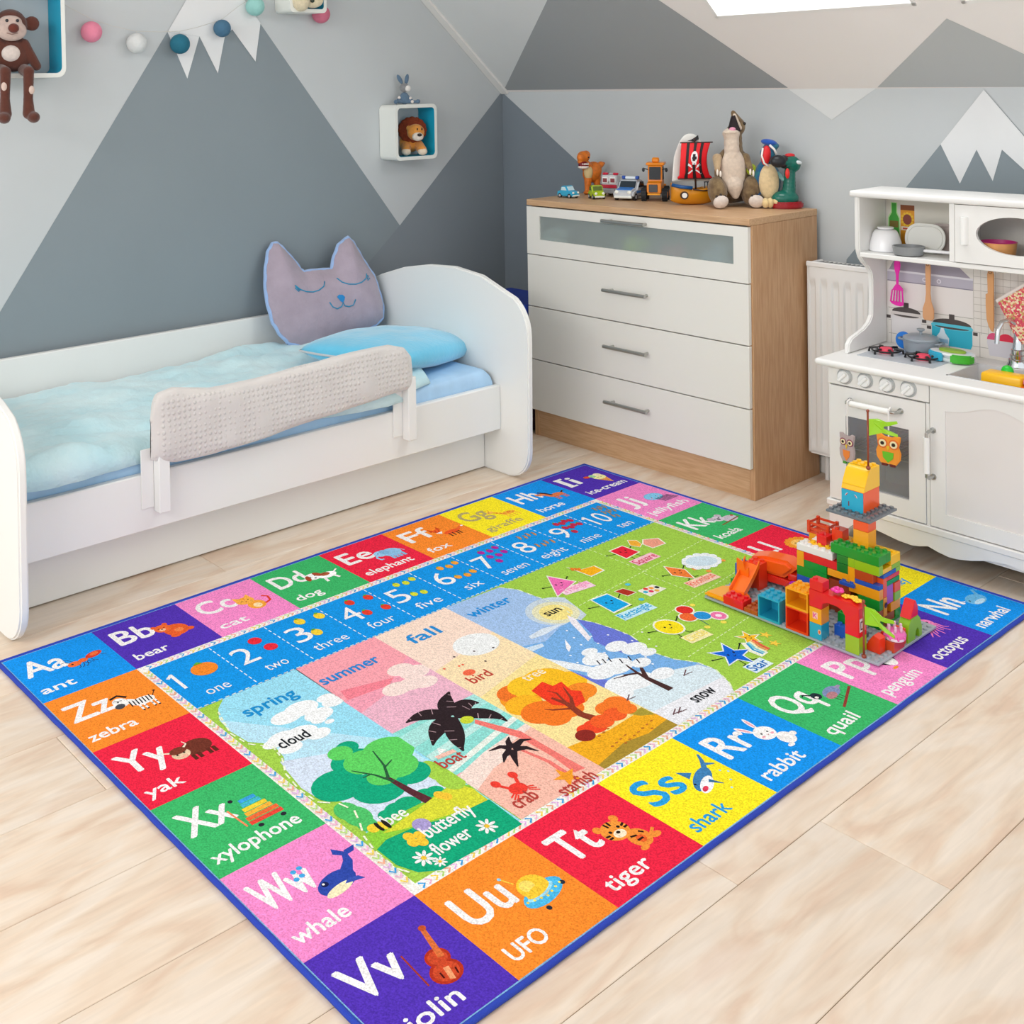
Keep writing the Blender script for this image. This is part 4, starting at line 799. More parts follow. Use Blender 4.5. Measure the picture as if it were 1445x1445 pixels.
        p([(.35, .52), (.8, .52), (.62, 1.0)], 'f2a65a', 1); e(.58, .4, .27, .2, 'f3f0a8', 1); e(.45, .22, .15, .12, 'a7dca0', 2); e(.68, .22, .16, .13, 'f6ecc2', 2); e(.2, .18, .13, .1, 'd8403a', 1); l([(.1, .12), (.3, .2)], .05, 'e8702a', 2); eye(.5, .42); eye(.66, .42); l([(.45, .6), (.66, .88)], .018, 'd07f3a', 2); l([(.7, .6), (.56, .85)], .018, 'd07f3a', 2)
    elif kind == 'jelly':
        e(.42, .32, .37, .26, '72bfe8'); e(.42, .32, .34, .23, '86cdf0', 1)
        for k in range(9): l([(.34+k*.07, .45+.02*(k % 2)), (.42+k*.08, .82)], .042, '2f3550', 1)
        e(.3, .34, .025, .02, '1d2a4a', 3); e(.52, .34, .025, .02, '1d2a4a', 3); e(.24, .4, .04, .02, 'f08ab0', 3); e(.58, .4, .04, .02, 'f08ab0', 3)
    elif kind == 'koala':
        e(.66, .55, .3, .2, 'c9c0cc'); e(.32, .35, .22, .18, 'd3cbd6', 1); e(.1, .25, .13, .11, 'c3b9c6', 1); e(.52, .2, .12, .1, 'c3b9c6', 1); e(.32, .38, .05, .07, '3a3038', 3); eye(.22, .32, .028); eye(.42, .31, .028); l([(.0, .72), (1.0, .62)], .05, '8a5a3c', 3); e(.9, .45, .06, .05, 'c04a3a', 2)
    elif kind == 'lion':
        e(.5, .5, .42, .32, 'f7a83c')
        for k in range(14): e(.5+.4*cos(k*pi/7), .5+.3*sin(k*pi/7), .09, .08, 'f39a30')
        e(.5, .5, .27, .2, 'fbc56a', 1); e(.5, .56, .05, .03, '2a1512', 3); eye(.4, .45, .03); eye(.6, .45, .03); l([(.42, .64), (.5, .6), (.58, .64)], .02, '2a1512', 3)
    elif kind == 'narwhal':
        e(.55, .5, .36, .22, '6db9e8'); l([(.2, .4), (-.1, .2)], .05, 'cfe4f4', 1, .01); l([(.85, .4), (1.02, .2), (1.12, .3)], .1, '6db9e8', 0, .05); e(.5, .62, .24, .08, 'b8ddf3', 1); eye(.32, .45, .03)
    elif kind == 'octopus':
        e(.6, .3, .25, .22, 'f48ac4')
        for k in range(7): l([(.45+k*.06, .42), (.2+k*.1, .62), (.05+k*.14, .72+.1*(k % 2))], .06, 'ef7fbd', 1, .03)
        eye(.52, .3, .03); eye(.7, .28, .03)
    elif kind == 'penguin':
        e(.5, .4, .3, .34, '23252d'); e(.52, .5, .2, .28, 'f6f4f2', 1); p([(.72, .3), (.95, .48), (.72, .5)], '23252d', 1); e(.35, .82, .1, .04, 'f39a30', 1)
    elif kind == 'quail':
        e(.62, .42, .3, .16, '7f8fb8', 0, -8); e(.5, .5, .18, .1, 'b87f86', 1, -8); e(.2, .3, .13, .12, '23303a', 1); l([(.12, .22), (.0, .1), (-.08, .14)], .05, '1c1c24', 1, .03); e(.16, .34, .05, .04, 'f4f0ea', 3)
        l([(.25, .9), (1.15, .55)], .06, '8f3c34', 1); l([(.85, .4), (1.02, .38)], .12, '9a8fb0', 1, .06); eye(.22, .28, .025)
        for k in range(3): l([(.45+k*.1, .58), (.47+k*.1, .72)], .02, '3a2420', 1)
    elif kind == 'rabbit':
        e(.18, .05, .06, .2, 'f6f3f2', 0, -28); e(.5, -.02, .06, .2, 'f6f3f2', 0, 10); e(.18, .05, .03, .14, 'f3a9b8', 1, -28); e(.5, -.02, .03, .14, 'f3a9b8', 1, 10); e(.45, .36, .27, .22, 'f8f5f4', 1); e(.66, .72, .2, .2, 'f4f0ee', 0); e(.9, .72, .08, .07, 'f4f0ee', 1); eye(.36, .34, .025); eye(.54, .36, .025); e(.3, .43, .05, .03, 'f3a9b8', 3); e(.58, .45, .05, .03, 'f3a9b8', 3); e(.5, .92, .1, .05, 'f4f0ee', 1); l([(.42, .42), (.45, .45), (.48, .42)], .014, 'a04a5a', 4)
    elif kind == 'shark':
        e(.5, .45, .42, .17, '3f7fb4', 0, -25); p([(.3, .3), (.26, .0), (.5, .2)], '3f7fb4'); l([(.82, .28), (1.0, .1), (1.12, -.08)], .12, '3f7fb4', 0, .05); l([(.96, .2), (1.12, .3)], .09, '3f7fb4', 0, .03); e(.42, .6, .3, .12, 'f4f6f8', 1, -25); e(.28, .66, .1, .05, 'e0405a', 2, -20); eye(.24, .46, .028); l([(.55, .55), (.7, .78)], .1, '35709f', 2, .02)
        for a, b in ((1.0, .5), (1.1, .62), (.9, .8), (.7, .95)): e(a, b, .025, .025, 'a7d8f0', 1)
    elif kind == 'tiger':
        e(.55, .72, .23, .24, 'f3913a'); e(.35, .34, .3, .25, 'f6993c', 1); e(.1, .14, .09, .09, 'f3913a', 1); e(.6, .1, .09, .09, 'f3913a', 1); e(.36, .44, .14, .1, 'fbe6c8', 2); e(.36, .4, .045, .035, '241614', 3); eye(.24, .32, .035); eye(.48, .3, .035)
        for pts in ([(.3, .1), (.32, .22)], [(.4, .09), (.39, .21)], [(.07, .36), (.17, .38)], [(.08, .44), (.18, .44)], [(.64, .28), (.54, .32)], [(.65, .37), (.55, .38)], [(.42, .62), (.55, .66)], [(.45, .76), (.6, .76)], [(.66, .6), (.72, .68)]): l(pts, .045, '2a1a16', 3)
        e(.4, .95, .1, .06, 'f3913a', 1); e(.85, .85, .12, .07, 'f3913a', 1); l([(.72, .82), (.95, .7)], .06, 'f3913a', 1); e(.55, .76, .1, .1, 'e8602c', 2)
    elif kind == 'ufo':
        e(.52, .36, .3, .27, 'f9c93a', 1); e(.44, .3, .14, .14, 'fbdc6a', 2); e(.55, .56, .48, .22, '4db8e8', 0, -8); e(.52, .52, .34, .1, '9bdcf4', 2, -8); e(.52, .47, .29, .1, 'f9c93a', 3, -8)
        for k in range(7): e(.16+k*.13, .64-.03*abs(k-3)+.02, .025, .025, 'fbe25a', 4)
        l([(.3, .12), (.2, -.1)], .025, 'f6d24a'); e(.19, -.11, .035, .035, '8fd0f0', 1); e(.35, .86, .05, .05, '28303c'); e(.98, .6, .05, .05, '28303c')
    elif kind == 'violin':
        e(.5, .76, .29, .23, 'b5331f'); e(.58, .48, .22, .19, 'b5331f'); e(.5, .76, .23, .18, 'cc4a2a', 1); e(.58, .48, .17, .14, 'cc4a2a', 1); l([(.8, -.1), (.64, .5)], .09, 'd9703c', 2, .12); e(.81, -.12, .07, .06, 'c0522c', 2); p([(.5, .68), (.6, .7), (.52, .95), (.44, .9)], 'f0a070', 3); l([(.4, .72), (.38, .84)], .03, '4a1410', 3); l([(.66, .78), (.62, .9)], .03, '4a1410', 3); l([(.16, .1), (.1, .8)], .03, 'a03a24', 1)
    elif kind == 'whale':
        e(.42, .58, .4, .24, '2f49a8', 0, -8); l([(.68, .5), (.9, .28), (.96, .1)], .24, '2f49a8', 0, .1); p([(.94, .16), (.78, .0), (.84, -.14), (.99, .06)], '2f49a8', 1); p([(.94, .16), (1.15, .14), (1.24, .02), (1.0, .03)], '2f49a8', 1); e(.36, .74, .3, .1, 'f4e9c0', 1, -8); e(.22, .5, .07, .06, '1a2050', 2); e(.2, .48, .025, .025, W, 4); p([(.5, .7), (.86, .8), (.8, .68), (.62, .62)], '3a55b4', 2)
        for a, b in ((-.02, -.08), (.12, -.1), (.05, .08), (-.08, .1)): e(a, b, .055, .05, '44a8e4', 1)
    elif kind == 'xylo':
        for k, (c, ww) in enumerate((('3ca0e0', .36), ('46b8d0', .42), ('f3d23c', .52), ('f7b23c', .58), ('ee6a3a', .7), ('e8483a', .72))): l([(.5-ww/2, .12+k*.13), (.5+ww/2, .12+k*.13)], .11, c, k % 2)
        l([(.0, .2), (.06, .8)], .04, 'f08a60', 2); e(.28, .92, .06, .05, '2a2a34', 2); e(.78, .92, .06, .05, '2a2a34', 2); e(.2, .0, .05, .05, '2a2a34', 2)
    elif kind == 'yak':
        e(.66, .42, .34, .27, '6e3326'); e(.28, .46, .2, .17, 'e8c9a8', 1); e(.28, .32, .2, .12, '7a3b2c', 2); l([(.1, .3), (-.02, .22), (.0, .1)], .05, 'f0e2cc', 3, .02); l([(.44, .28), (.54, .2), (.5, .08)], .05, 'f0e2cc', 3, .02); eye(.2, .45, .025); eye(.36, .44, .025); e(.3, .56, .08, .05, 'f3b8a0', 3)
        for a in (.45, .58, .8, .92): l([(a, .62), (a, .82)], .09, '5e2a20', 1)
    elif kind == 'zebra':
        e(.68, .55, .28, .16, 'f4f2f0'); e(.24, .32, .17, .2, 'f4f2f0', 1, -20); e(.16, .46, .12, .1, '4a4c54', 2, -20); l([(.36, .35), (.52, .5)], .2, 'f4f2f0', 0)
        l([(.1, .08), (.3, .02), (.45, .2)], .07, '1d1d22', 3)
        for k in range(7): l([(.4+k*.08, .4+.02*(k % 2)), (.38+k*.08, .64)], .03, '1d1d22', 2)
        for a in (.52, .62, .8, .9): l([(a, .66), (a, .88)], .05, 'f4f2f0', 1); l([(a-.025, .76), (a+.025, .77)], .025, '1d1d22', 2); e(a, .9, .03, .025, '1d1d22', 2)
        l([(.94, .5), (1.05, .35)], .02, '1d1d22'); e(1.06, .33, .03, .035, '5a2a1c', 2); eye(.2, .28, .025); l([(.12, .2), (.3, .26)], .02, '1d1d22', 3)
tiles = [('Aa', 'ant', 'ant', 0, 0, BL), ('Bb', 'bear', 'bear', 1, 0, PU), ('Cc', 'cat', 'cat', 2, 0, PK), ('Dd', 'dog', 'dog', 3, 0, GN), ('Ee', 'elephant', 'elephant', 4, 0, RE), ('Ff', 'fox', 'fox', 5, 0, OR), ('Gg', 'giraffe', 'giraffe', 6, 0, YE), ('Hh', 'horse', 'horse', 7, 0, BL), ('Ii', 'ice-cream', 'icecream', 8, 0, PU),
 ('Jj', 'jellyfish', 'jelly', 8, 1, PK), ('Kk', 'koala', 'koala', 8, 2, GN), ('Ll', 'lion', 'lion', 8, 3, RE), ('Mm', 'monkey', 'bear', 8, 4, YE), ('Nn', 'narwhal', 'narwhal', 8, 5, BL), ('Oo', 'octopus', 'octopus', 7, 5, PU), ('Pp', 'penguin', 'penguin', 6, 5, PK), ('Qq', 'quail', 'quail', 5, 5, GN), ('Rr', 'rabbit', 'rabbit', 4, 5, BL), ('Ss', 'shark', 'shark', 3, 5, YE), ('Tt', 'tiger', 'tiger', 2, 5, RE), ('Uu', 'UFO', 'ufo', 1, 5, OR), ('Vv', 'violin', 'violin', 0, 5, PU), ('Ww', 'whale', 'whale', 0, 4, PK), ('Xx', 'xylophone', 'xylo', 0, 3, GN), ('Yy', 'yak', 'yak', 0, 2, RE), ('Zz', 'zebra', 'zebra', 0, 1, OR)]
cn = {BL: 'blue', PU: 'purple', PK: 'pink', GN: 'green', RE: 'red', OR: 'orange', YE: 'yellow'}
for big, word, ic, cu, cv, col in tiles:
    P = Print(lambda a, b, h: rug_at(a, b, TH+h), dz=.00014)
    a0, b0, a1, b1 = cu+(.03 if cu == 0 else 0), cv+(.03 if cv == 0 else 0), cu+1-(.03 if cu == 8 else 0), cv+1-(.03 if cv == 5 else 0)
    P.rect(a0, b0, a1, b1, col, 1)
    tcx = W if col != YE else (('b9a96a') if big == 'Gg' else '2a9fe0')
    vs, _ = text_tris(big, .018); wd_ = max(v[0] for v in vs)*.28
    wmax = {'Ii': .26, 'Jj': .28, 'Ww': .46, 'Tt': .36, 'Ll': .26, 'Mm': .48}.get(big, .42); P.text(big, cu+.11, cv+.49, .305, tcx, 3, bold=.018, width=wmax)
    if big == 'Ii':
        for y_ in (.19, .495): P.rect(cu+.09, cv+y_-.02, cu+.25, cv+y_+.02, tcx, 4)
    vs, _ = text_tris(word, .018); ww_ = max(v[0] for v in vs)*.19
    P.text(word, cu+.10, cv+.86, .135, tcx, 3, bold=.018, width=min(.087*len(word)+(.08 if len(word) < 4 else .02), .78))
    icon(P, ic, cu+.49, cv+.31, .42, 5)
    P.build('letter_square', m_print, rug, label='%s square with the letters %s, the word %s and its picture' % (cn[col], big, word))
# chevron border ring
P = Print(lambda a, b, h: rug_at(a, b, TH+h), dz=.00014)
bw_ = .085
P.rect(1, 1, 8, 1+bw_, 'f4f0ea', 1); P.rect(1, 5-bw_, 8, 5, 'f4f0ea', 1); P.rect(1, 1+bw_, 1+bw_, 5-bw_, 'f4f0ea', 1); P.rect(8-bw_, 1+bw_, 8, 5-bw_, 'f4f0ea', 1)
cc = ['3aa0e0', 'f2b6d4', 'f6d35a', 'b8dc7a', 'f2a88a', 'e6b8e8']
k = 0; t = 1.12
while t < 7.9:
    for vv in (1+bw_/2, 5-bw_/2): P.line([(t-.02, vv-.03), (t+.02, vv), (t-.02, vv+.03)], .017, cc[k % 6], 2)
    t += .062; k += 1
t = 1.14
while t < 4.9:
    for uu in (1+bw_/2, 8-bw_/2): P.line([(uu-.03, t-.02), (uu, t+.02), (uu+.03, t-.02)], .017, cc[k % 6], 2)
    t += .062; k += 1
P.build('chevron_border', m_print, rug, label='white border strip with small coloured chevrons')
# number strip
P = Print(lambda a, b, h: rug_at(a, b, TH+h), dz=.00014)
NB = '1296e8'; u0, u1, v0_, v1_ = 1+bw_, 8-bw_, 1+bw_, 2.0
P.rect(u0, v0_, u1, v1_, NB, 1)
cwn = (u1-u0)/10
def dash(P, a, b, ly, col='e8f4fa', w_=.012, st=.075):
    L_ = math.hypot(b[0]-a[0], b[1]-a[1]); n = max(1, int(L_/st))
    for k in range(n): P.line([(a[0]+(b[0]-a[0])*k/n, a[1]+(b[1]-a[1])*k/n), (a[0]+(b[0]-a[0])*(k+.6)/n, a[1]+(b[1]-a[1])*(k+.6)/n)], w_, col, ly)
wn = 'one two three four five six seven eight nine ten'.split()
fr = ['f58a2a', 'e82c3c', 'f6d23a', 'e6402c', 'd8dc3a', 'f2a23a', 'b02a9c', 'c08a5a', 'c02c4c', '9a8a72']
for k in range(10):
    a = u0+k*cwn
    if k: dash(P, (a, v0_+.02), (a, v1_-.02), 3)
    n_ = k+1
    P.text(str(n_), a+(.09 if n_ < 2 or n_ > 9 else .08), 1.62, .32, W, 4, bold=.002, width=.036 if n_ == 1 else (.3 if n_ == 10 else .22))
    if n_ in (1, 10): P.line([(a+.10, 1.33), (a+.05, 1.37)], .035, W, 4)
    P.text(wn[k], a+cwn*.5, 1.86, .14, W, 4, width=min(.42, .085*len(wn[k])), center=True)
    if n_ == 1: P.ell(a+.43, 1.42, .14, .12, fr[0], 4); P.poly([(a+.36, 1.31), (a+.43, 1.27), (a+.48, 1.32)], '5fae3a', 5)
    elif n_ == 2:
        for x_, y_ in ((a+.44, 1.28), (a+.5, 1.48)): P.ell(x_, y_, .075, .07, fr[1], 4)
    else:
        cols = 2 if n_ <= 4 else (3 if n_ <= 7 else 4); rr_ = {3: .06, 4: .055}.get(n_, .043)
        for q in range(n_):
            r1, c1 = q//cols, q % cols; x_ = a+.36+c1*(.24/max(cols-1, 1)); y_ = 1.24+r1*(.30/max((n_-1)//cols, 1))+(.03 if c1 % 2 else 0)
            if n_ == 10: x_ = a+.46+c1*.055
            P.ell(x_, y_, rr_*(.45 if n_ in (8, 10) else 1), rr_*1.15, fr[k], 4, rot=20 if n_ in (5, 8, 10) else 0); P.ell(x_, y_-rr_*1.1, rr_*.4, rr_*.25, '5fae3a' if n_ not in (8, 10) else 'a8805a', 5)
dash(P, (u0, v1_-.008), (u1, v1_-.008), 4, 'dff0e0')
P.build('number_strip', m_print, rug, label='blue strip counting one to ten with small fruit')
# shapes field (lime) with the season panels set in it
P = Print(lambda a, b, h: rug_at(a, b, TH+h), dz=.00014)
LG = 'a2cd4c'
P.rect(u0, v1_, u1, 5-bw_, LG, 1)
for a, b in (((6.61, 2.0), (6.61, 2.87)), ((5.2, 2.9), (u1, 2.72)), ((5.25, 3.66), (u1, 3.45)), ((6.55, 2.85), (6.55, 3.55)), ((5.3, 4.28), (u1, 4.1))): dash(P, a, b, 2, 'dff0b8', .010)
def face(x, y, s=1):
    for dx in (-.045, .045): P.ell(x+dx*s, y-.02*s, .012*s, .014*s, '202020', 9)
    P.line([(x-.02*s, y+.02*s), (x, y+.032*s), (x+.02*s, y+.02*s)], .009*s, '202020', 9)
def limbs(x, y, w_, h_):
    for a, b, c, d in ((-w_, -.02, -w_-.12, -.06), (w_, -.02, w_+.12, -.08)): P.line([(x+a, y+b), (x+c, y+d)], .012, '1f2a20', 3); P.ell(x+c, y+d, .013, .013, '1f2a20', 4)
    for s_ in (-1, 1): P.line([(x+s_*w_*.4, y+h_), (x+s_*w_*.5, y+h_+.08), (x+s_*(w_*.5+.05), y+h_+.09)], .012, '1f2a20', 3)
pxs = lambda *pts: [uv(*p) for p in pts]
def outl(pts, f=1.14):
    cx = sum(p[0] for p in pts)/len(pts); cy = sum(p[1] for p in pts)/len(pts); return [(cx+(a-cx)*f, cy+(b-cy)*f) for a, b in pts]
def shp(pts, col, ly=6): P.poly(outl(pts), 'f1f3dc', ly-1); P.poly(pts, col, ly)
def cen(pts): return sum(p[0] for p in pts)/len(pts), sum(p[1] for p in pts)/len(pts)
q = pxs((773, 814), (811, 821), (787, 841)); c_ = cen(q); limbs(*c_, .1, .06); shp(q, 'f070b4'); face(*c_)
q = pxs((861, 778), (878, 771), (901, 779), (884, 788)); c_ = cen(q); limbs(*c_, .13, .12); shp(q, 'e8263c'); face(*c_)
q = pxs((835, 847), (857, 839), (888, 853), (866, 864)); c_ = cen(q); limbs(*c_, .16, .1); shp(q, '1aa6e6'); face(*c_)
q = pxs((938, 800), (966, 804), (979, 816), (949, 812)); c_ = cen(q); limbs(*c_, .1, .1); shp(q, 'f2803a'); face(*c_)
c_ = uv(944, 885); limbs(*c_, .14, .12); P.ell(c_[0], c_[1], .165, .165, 'f1f3dc', 5); P.ell(c_[0], c_[1], .145, .145, 'f7df20', 6); face(*c_)
c_ = uv(1034, 924); limbs(*c_, .13, .1); P.star(c_[0], c_[1], .25, 'e6f0f4', 5, rot=-60); P.star(c_[0], c_[1], .21, '1468d8', 6, rot=-60); face(*c_)
q = pxs((802, 801), (820, 804), (838, 799), (851, 805), (834, 813)); shp(q, 'f6b21c')
for k in range(3): P.line([uv(806+k*5, 802), uv(809+k*5, 805.5)], .035, 'ee7a2a', 8)
q = pxs((886, 763), (898, 763), (905, 768), (903, 772), (890, 770)); shp(q, 'f6b23a'); q = pxs((908, 762), (928, 760), (938, 767), (921, 773), (908, 768)); shp(q, 'f0a088')
c_ = uv(990, 792); P.ell(c_[0], c_[1], .25, .17, 'eef4f6', 5, rot=20); P.ell(c_[0], c_[1], .2, .13, 'cfe3ee', 6, rot=20)
for k in range(12): P.ell(c_[0]+.22*cos(k*pi/6), c_[1]+.15*sin(k*pi/6), .06, .05, 'eef4f6', 5)
q = pxs((868, 835), (879, 831), (897, 836), (886, 841)); shp(q, 'b23424'); q = pxs((902, 834), (920, 826), (938, 831), (918, 841)); shp(q, 'ece8d8')
for k, hx in enumerate(('e8403a', 'f2a23a', '1d2a30', '40b0d0', 'd8305a', 'e8b04a')): c_ = uv(911+(k % 3)*8, 831.5+(k//3)*4.5-(k % 3)*1.2); P.ell(c_[0], c_[1], .028, .028, hx, 8)
for (a, b, hx) in ((966, 861, 'e0302c'), (971, 871, 'ee6a34'), (991, 869, '2a94d8')): c_ = uv(a, b); P.ell(c_[0], c_[1], .11, .10, 'f1f3dc', 5); P.ell(c_[0], c_[1], .092, .085, hx, 6)
P.line([uv(985, 873), uv(1000, 882)], .01, '2a5a70', 4)
c_ = uv(1014, 869); P.ell(c_[0], c_[1], .105, .1, 'f1f3dc', 5); P.ell(c_[0], c_[1], .085, .08, 'ee7aac', 6); P.ell(c_[0], c_[1], .035, .033, 'fbe3ee', 7)
c_ = uv(1057, 900); P.star(c_[0], c_[1], .15, 'f3f2d8', 5, rot=-60); P.star(c_[0], c_[1], .12, 'f7bf2a', 6, rot=-60); face(*c_, .8)
P.line([uv(1054, 907), uv(1064, 918), uv(1080, 924)], .13, 'f1f3dc', 5)
for k, hx in enumerate(('3a9fd0', '7fcfe0', 'f6f0c0', 'f2a060', 'e8604a')): P.line([uv(1054+k*2, 908-k*1.2), uv(1063+k*3, 917.5-k*1.6), uv(1077+k*2.2, 923-k*1.7)], .028, hx, 6+k)
for (a, b) in ((1080, 896), (1093, 908)): c_ = uv(a, b); P.star(c_[0], c_[1], .07, 'f4cf4a', 5)
for (a, b, hx) in ((977, 854, 'f2e25a'), (998, 885, 'f2e25a'), (1021, 878, 'f2e25a'), (1020, 791, 'f0a048'), (980, 803, 'f0a048'), (1000, 806, 'f0a048'), (886, 825, '5ac4d8'), (905, 846, '5ac4d8')): c_ = uv(a, b); P.ell(c_[0], c_[1], .035, .03, hx, 4)
for t_, a, b, hx, ho in (('Triangle', (799, 838), (838, 826), 'f79ac8', 'fbd3e4'), ('Square', (901, 797), (929, 785), 'd8406a', 'f9c3cf'), ('Rectangle', (882, 874), (924, 857), '2aa8dc', 'c9ecf4'), ('Rhombus', (979, 828), (1014, 814), 'f2806a', 'f9d3bc'), ('Circle', (976, 906), (1003, 895), 'f3e070', 'f6edb0'), ('Star', (1066, 948), (1087, 936), '1a6fc0', 'dfeef4')):
    A_, B_ = uv(*a), uv(*b); ang = math.degrees(math.atan2(B_[1]-A_[1], B_[0]-A_[0])); L_ = math.hypot(B_[0]-A_[0], B_[1]-A_[1])
    P.line([(A_[0]-.02, A_[1]-.05), (B_[0]+.02, B_[1]-.05)], .15, ho, 4)
    P.text(t_, A_[0], A_[1], .11, hx, 6, bold=.012, width=L_)
P.build('shapes_panel', m_print, rug, label='lime green field with smiling shapes and their names')
# seasons: four upright pictures clipped to a wavy cloud outline; coordinates read off the rug
CL = {'spring_panel': (1.0, 2.2), 'summer_panel': (2.19, 3.2), 'fall_panel': (3.2, 4.21), 'winter_panel': (4.21, 9)}
def season(name, label, fn):
    global P
    P = Print(lambda a, b, h: rug_at(a, b, TH+.0003+h), dz=.00014); P.clip = CL.get(name); fn(P); P.build(name, m_print, rug, label=label)
def X(*p): return [uv(a, b) for a, b in p]
vS, vB = 2.0, 5-bw_
def spring(P):
    out = X((310, 995), (423, 951))[:1]+[(1.36, vS), (2.2, vS), (2.18, vB)]+X((735, 1166), (690, 1190), (650, 1212), (622, 1228), (590, 1231), (560, 1221), (530, 1198), (517, 1178), (513, 1160), (505, 1142), (478, 1130), (450, 1128), (425, 1112), (405, 1088), (400, 1068), (385, 1050), (350, 1047), (325, 1032), (309, 1012))
    out = [(1.36, vS), (2.2, vS), (2.18, vB)]+X((690, 1190), (650, 1212), (622, 1228), (590, 1231), (560, 1221), (530, 1198), (517, 1178), (513, 1160), (505, 1142), (478, 1130), (450, 1128), (425, 1112), (405, 1088), (400, 1068), (385, 1050), (350, 1047), (325, 1032), (309, 1012), (308, 1000))
    P.poly(out, '9adcf2', 2)
    hz = X((309, 1012), (325, 1032), (350, 1047), (385, 1050), (400, 1068), (405, 1088), (425, 1112), (450, 1128), (478, 1130), (505, 1142), (513, 1160))
    P.poly(X((309, 1016), (560, 1045), (660, 1110), (735, 1164), (600, 1180), (513, 1160), (505, 1142), (478, 1130), (450, 1128), (425, 1112), (405, 1088), (400, 1068), (385, 1050), (350, 1047), (325, 1032)), 'b9e2f4', 3)
    P.poly(X((395, 1075), (480, 1060), (560, 1070), (640, 1110), (600, 1180), (513, 1160), (505, 1142), (478, 1130), (450, 1128), (425, 1112), (405, 1088)), 'd3e0f2', 4)
    P.poly(X((513, 1178), (560, 1150), (605, 1128), (640, 1105), (662, 1108), (735, 1164), (690, 1190), (650, 1212), (622, 1228), (590, 1231), (560, 1221), (530, 1198), (517, 1178)), '8ccb3e', 5)
    P.poly(X((600, 1134), (640, 1105), (668, 1113), (700, 1138), (640, 1148), (570, 1170), (540, 1176)), 'd7d83a', 6)
    P.poly(X((532, 1199), (545, 1185), (590, 1165), (640, 1152), (690, 1128), (737, 1163), (690, 1190), (650, 1212), (622, 1228), (590, 1231), (560, 1221)), '12a578', 7)
    for (a, b, r_) in ((618, 1090, .1), (635, 1100, .11), (608, 1082, .07)): c_ = uv(a, b); P.ell(c_[0], c_[1], r_*1.0, r_*1.3, 'a3cf4a', 6)
    for (a, b, r_) in ((575, 1136, .1), (560, 1143, .09), (600, 1122, .08), (614, 1117, .07), (545, 1150, .06)): c_ = uv(a, b); P.ell(c_[0], c_[1], r_*1.2, r_, '17a878', 4)
    for (a, b, r_) in ((490, 1145, .1), (505, 1152, .11), (518, 1163, .08)): c_ = uv(a, b); P.ell(c_[0], c_[1], r_, r_*1.2, '4fc06a', 4)
    for pts in (((404, 1012, .16), (425, 1000, .18), (450, 1008, .15), (470, 990, .12), (460, 985, .1)), ((385, 1050, .1), (400, 1042, .16), (425, 1035, .17), (450, 1035, .12), (410, 1055, .12)), ((450, 1016, .08), (465, 1018, .05))):
        for a, b, r_ in pts: c_ = uv(a, b); P.ell(c_[0], c_[1], r_, r_*.62, 'f3f5f6', 6)
    for a, b, r_ in ((478, 1108, .27), (535, 1110, .28), (580, 1090, .2), (500, 1075, .24), (545, 1075, .28), (490, 1055, .12)): c_ = uv(a, b); P.ell(c_[0], c_[1], r_*.9, r_*.72, '12a67c', 7)
    for a, b, r_ in ((548, 1060, .27), (515, 1075, .22), (560, 1080, .22), (480, 1063, .13), (540, 1095, .16)): c_ = uv(a, b); P.ell(c_[0], c_[1], r_*.9, r_*.72, '5fcf62', 8)
    P.line(X((605, 1130), (580, 1117), (556, 1103), (545, 1096)), .09, '5a2c34', 10, .03); P.line(X((556, 1103), (530, 1094), (496, 1088)), .03, '2b5a3c', 10, .012); P.line(X((548, 1098), (542, 1080), (526, 1060)), .03, '2b5a3c', 10, .012); P.line(X((543, 1083), (553, 1072)), .018, '2b5a3c', 10, .01); P.line(X((525, 1092), (512, 1098)), .018, '2b5a3c', 10, .01)
    def lab(t, a, b, h, col, bold=.014):
        A_, B_ = uv(*a), uv(*b); P.text(t, A_[0], A_[1], h, col, 12, bold=bold, width=B_[0]-A_[0])
    lab('spring', (350, 1012), (427, 985), .16, '1a8fd0', .02); lab('cloud', (399, 1057), (442, 1040), .13, '20242a'); lab('bee', (550, 1165), (580, 1151), .13, 'f4f4ec'); lab('butterfly', (606, 1183), (673, 1146), .14, W); lab('flower', (619, 1208), (672, 1180), .13, W)
    for a, b, r_ in ((598, 1211, .085), (687, 1166, .085), (621, 1216, .055)):
        c_ = uv(a, b)
        for k in range(8): P.ell(c_[0]+r_*.62*cos(k*pi/4), c_[1]+r_*.62*sin(k*pi/4), r_*.4, r_*.17, W, 11, rot=k*45)
        P.ell(c_[0], c_[1], r_*.25, r_*.25, 'f3c63a', 13)
    c_ = uv(527, 1169); P.ell(c_[0], c_[1], .05, .05, 'f3d23a', 11)
    for k in range(3): c_ = uv(535+k*5, 1167-k*2); P.ell(c_[0], c_[1], .02, .06, '24201c' if k % 2 == 0 else 'f3d23a', 12)
    c_ = uv(595, 1164); P.ell(c_[0], c_[1], .075, .075, 'a89bd0', 11)
    for a, b in ((577, 1181), (592, 1179), (583, 1189), (596, 1188), (620, 1122), (630, 1124)): c_ = uv(a, b); P.ell(c_[0], c_[1], .045, .05, 'f4c63a', 11)
    dash(P, X((309, 1013))[0], X((325, 1033))[0], 12, 'eef6e0')
    wv = X((308, 1005), (325, 1035), (350, 1050), (385, 1054), (398, 1070), (403, 1092), (423, 1115), (448, 1132), (478, 1134), (500, 1144), (508, 1162), (513, 1180), (530, 1202), (560, 1226), (590, 1235))
    for a, b in zip(wv, wv[1:]): dash(P, a, b, 12, 'f0f5d8', .016, .09)
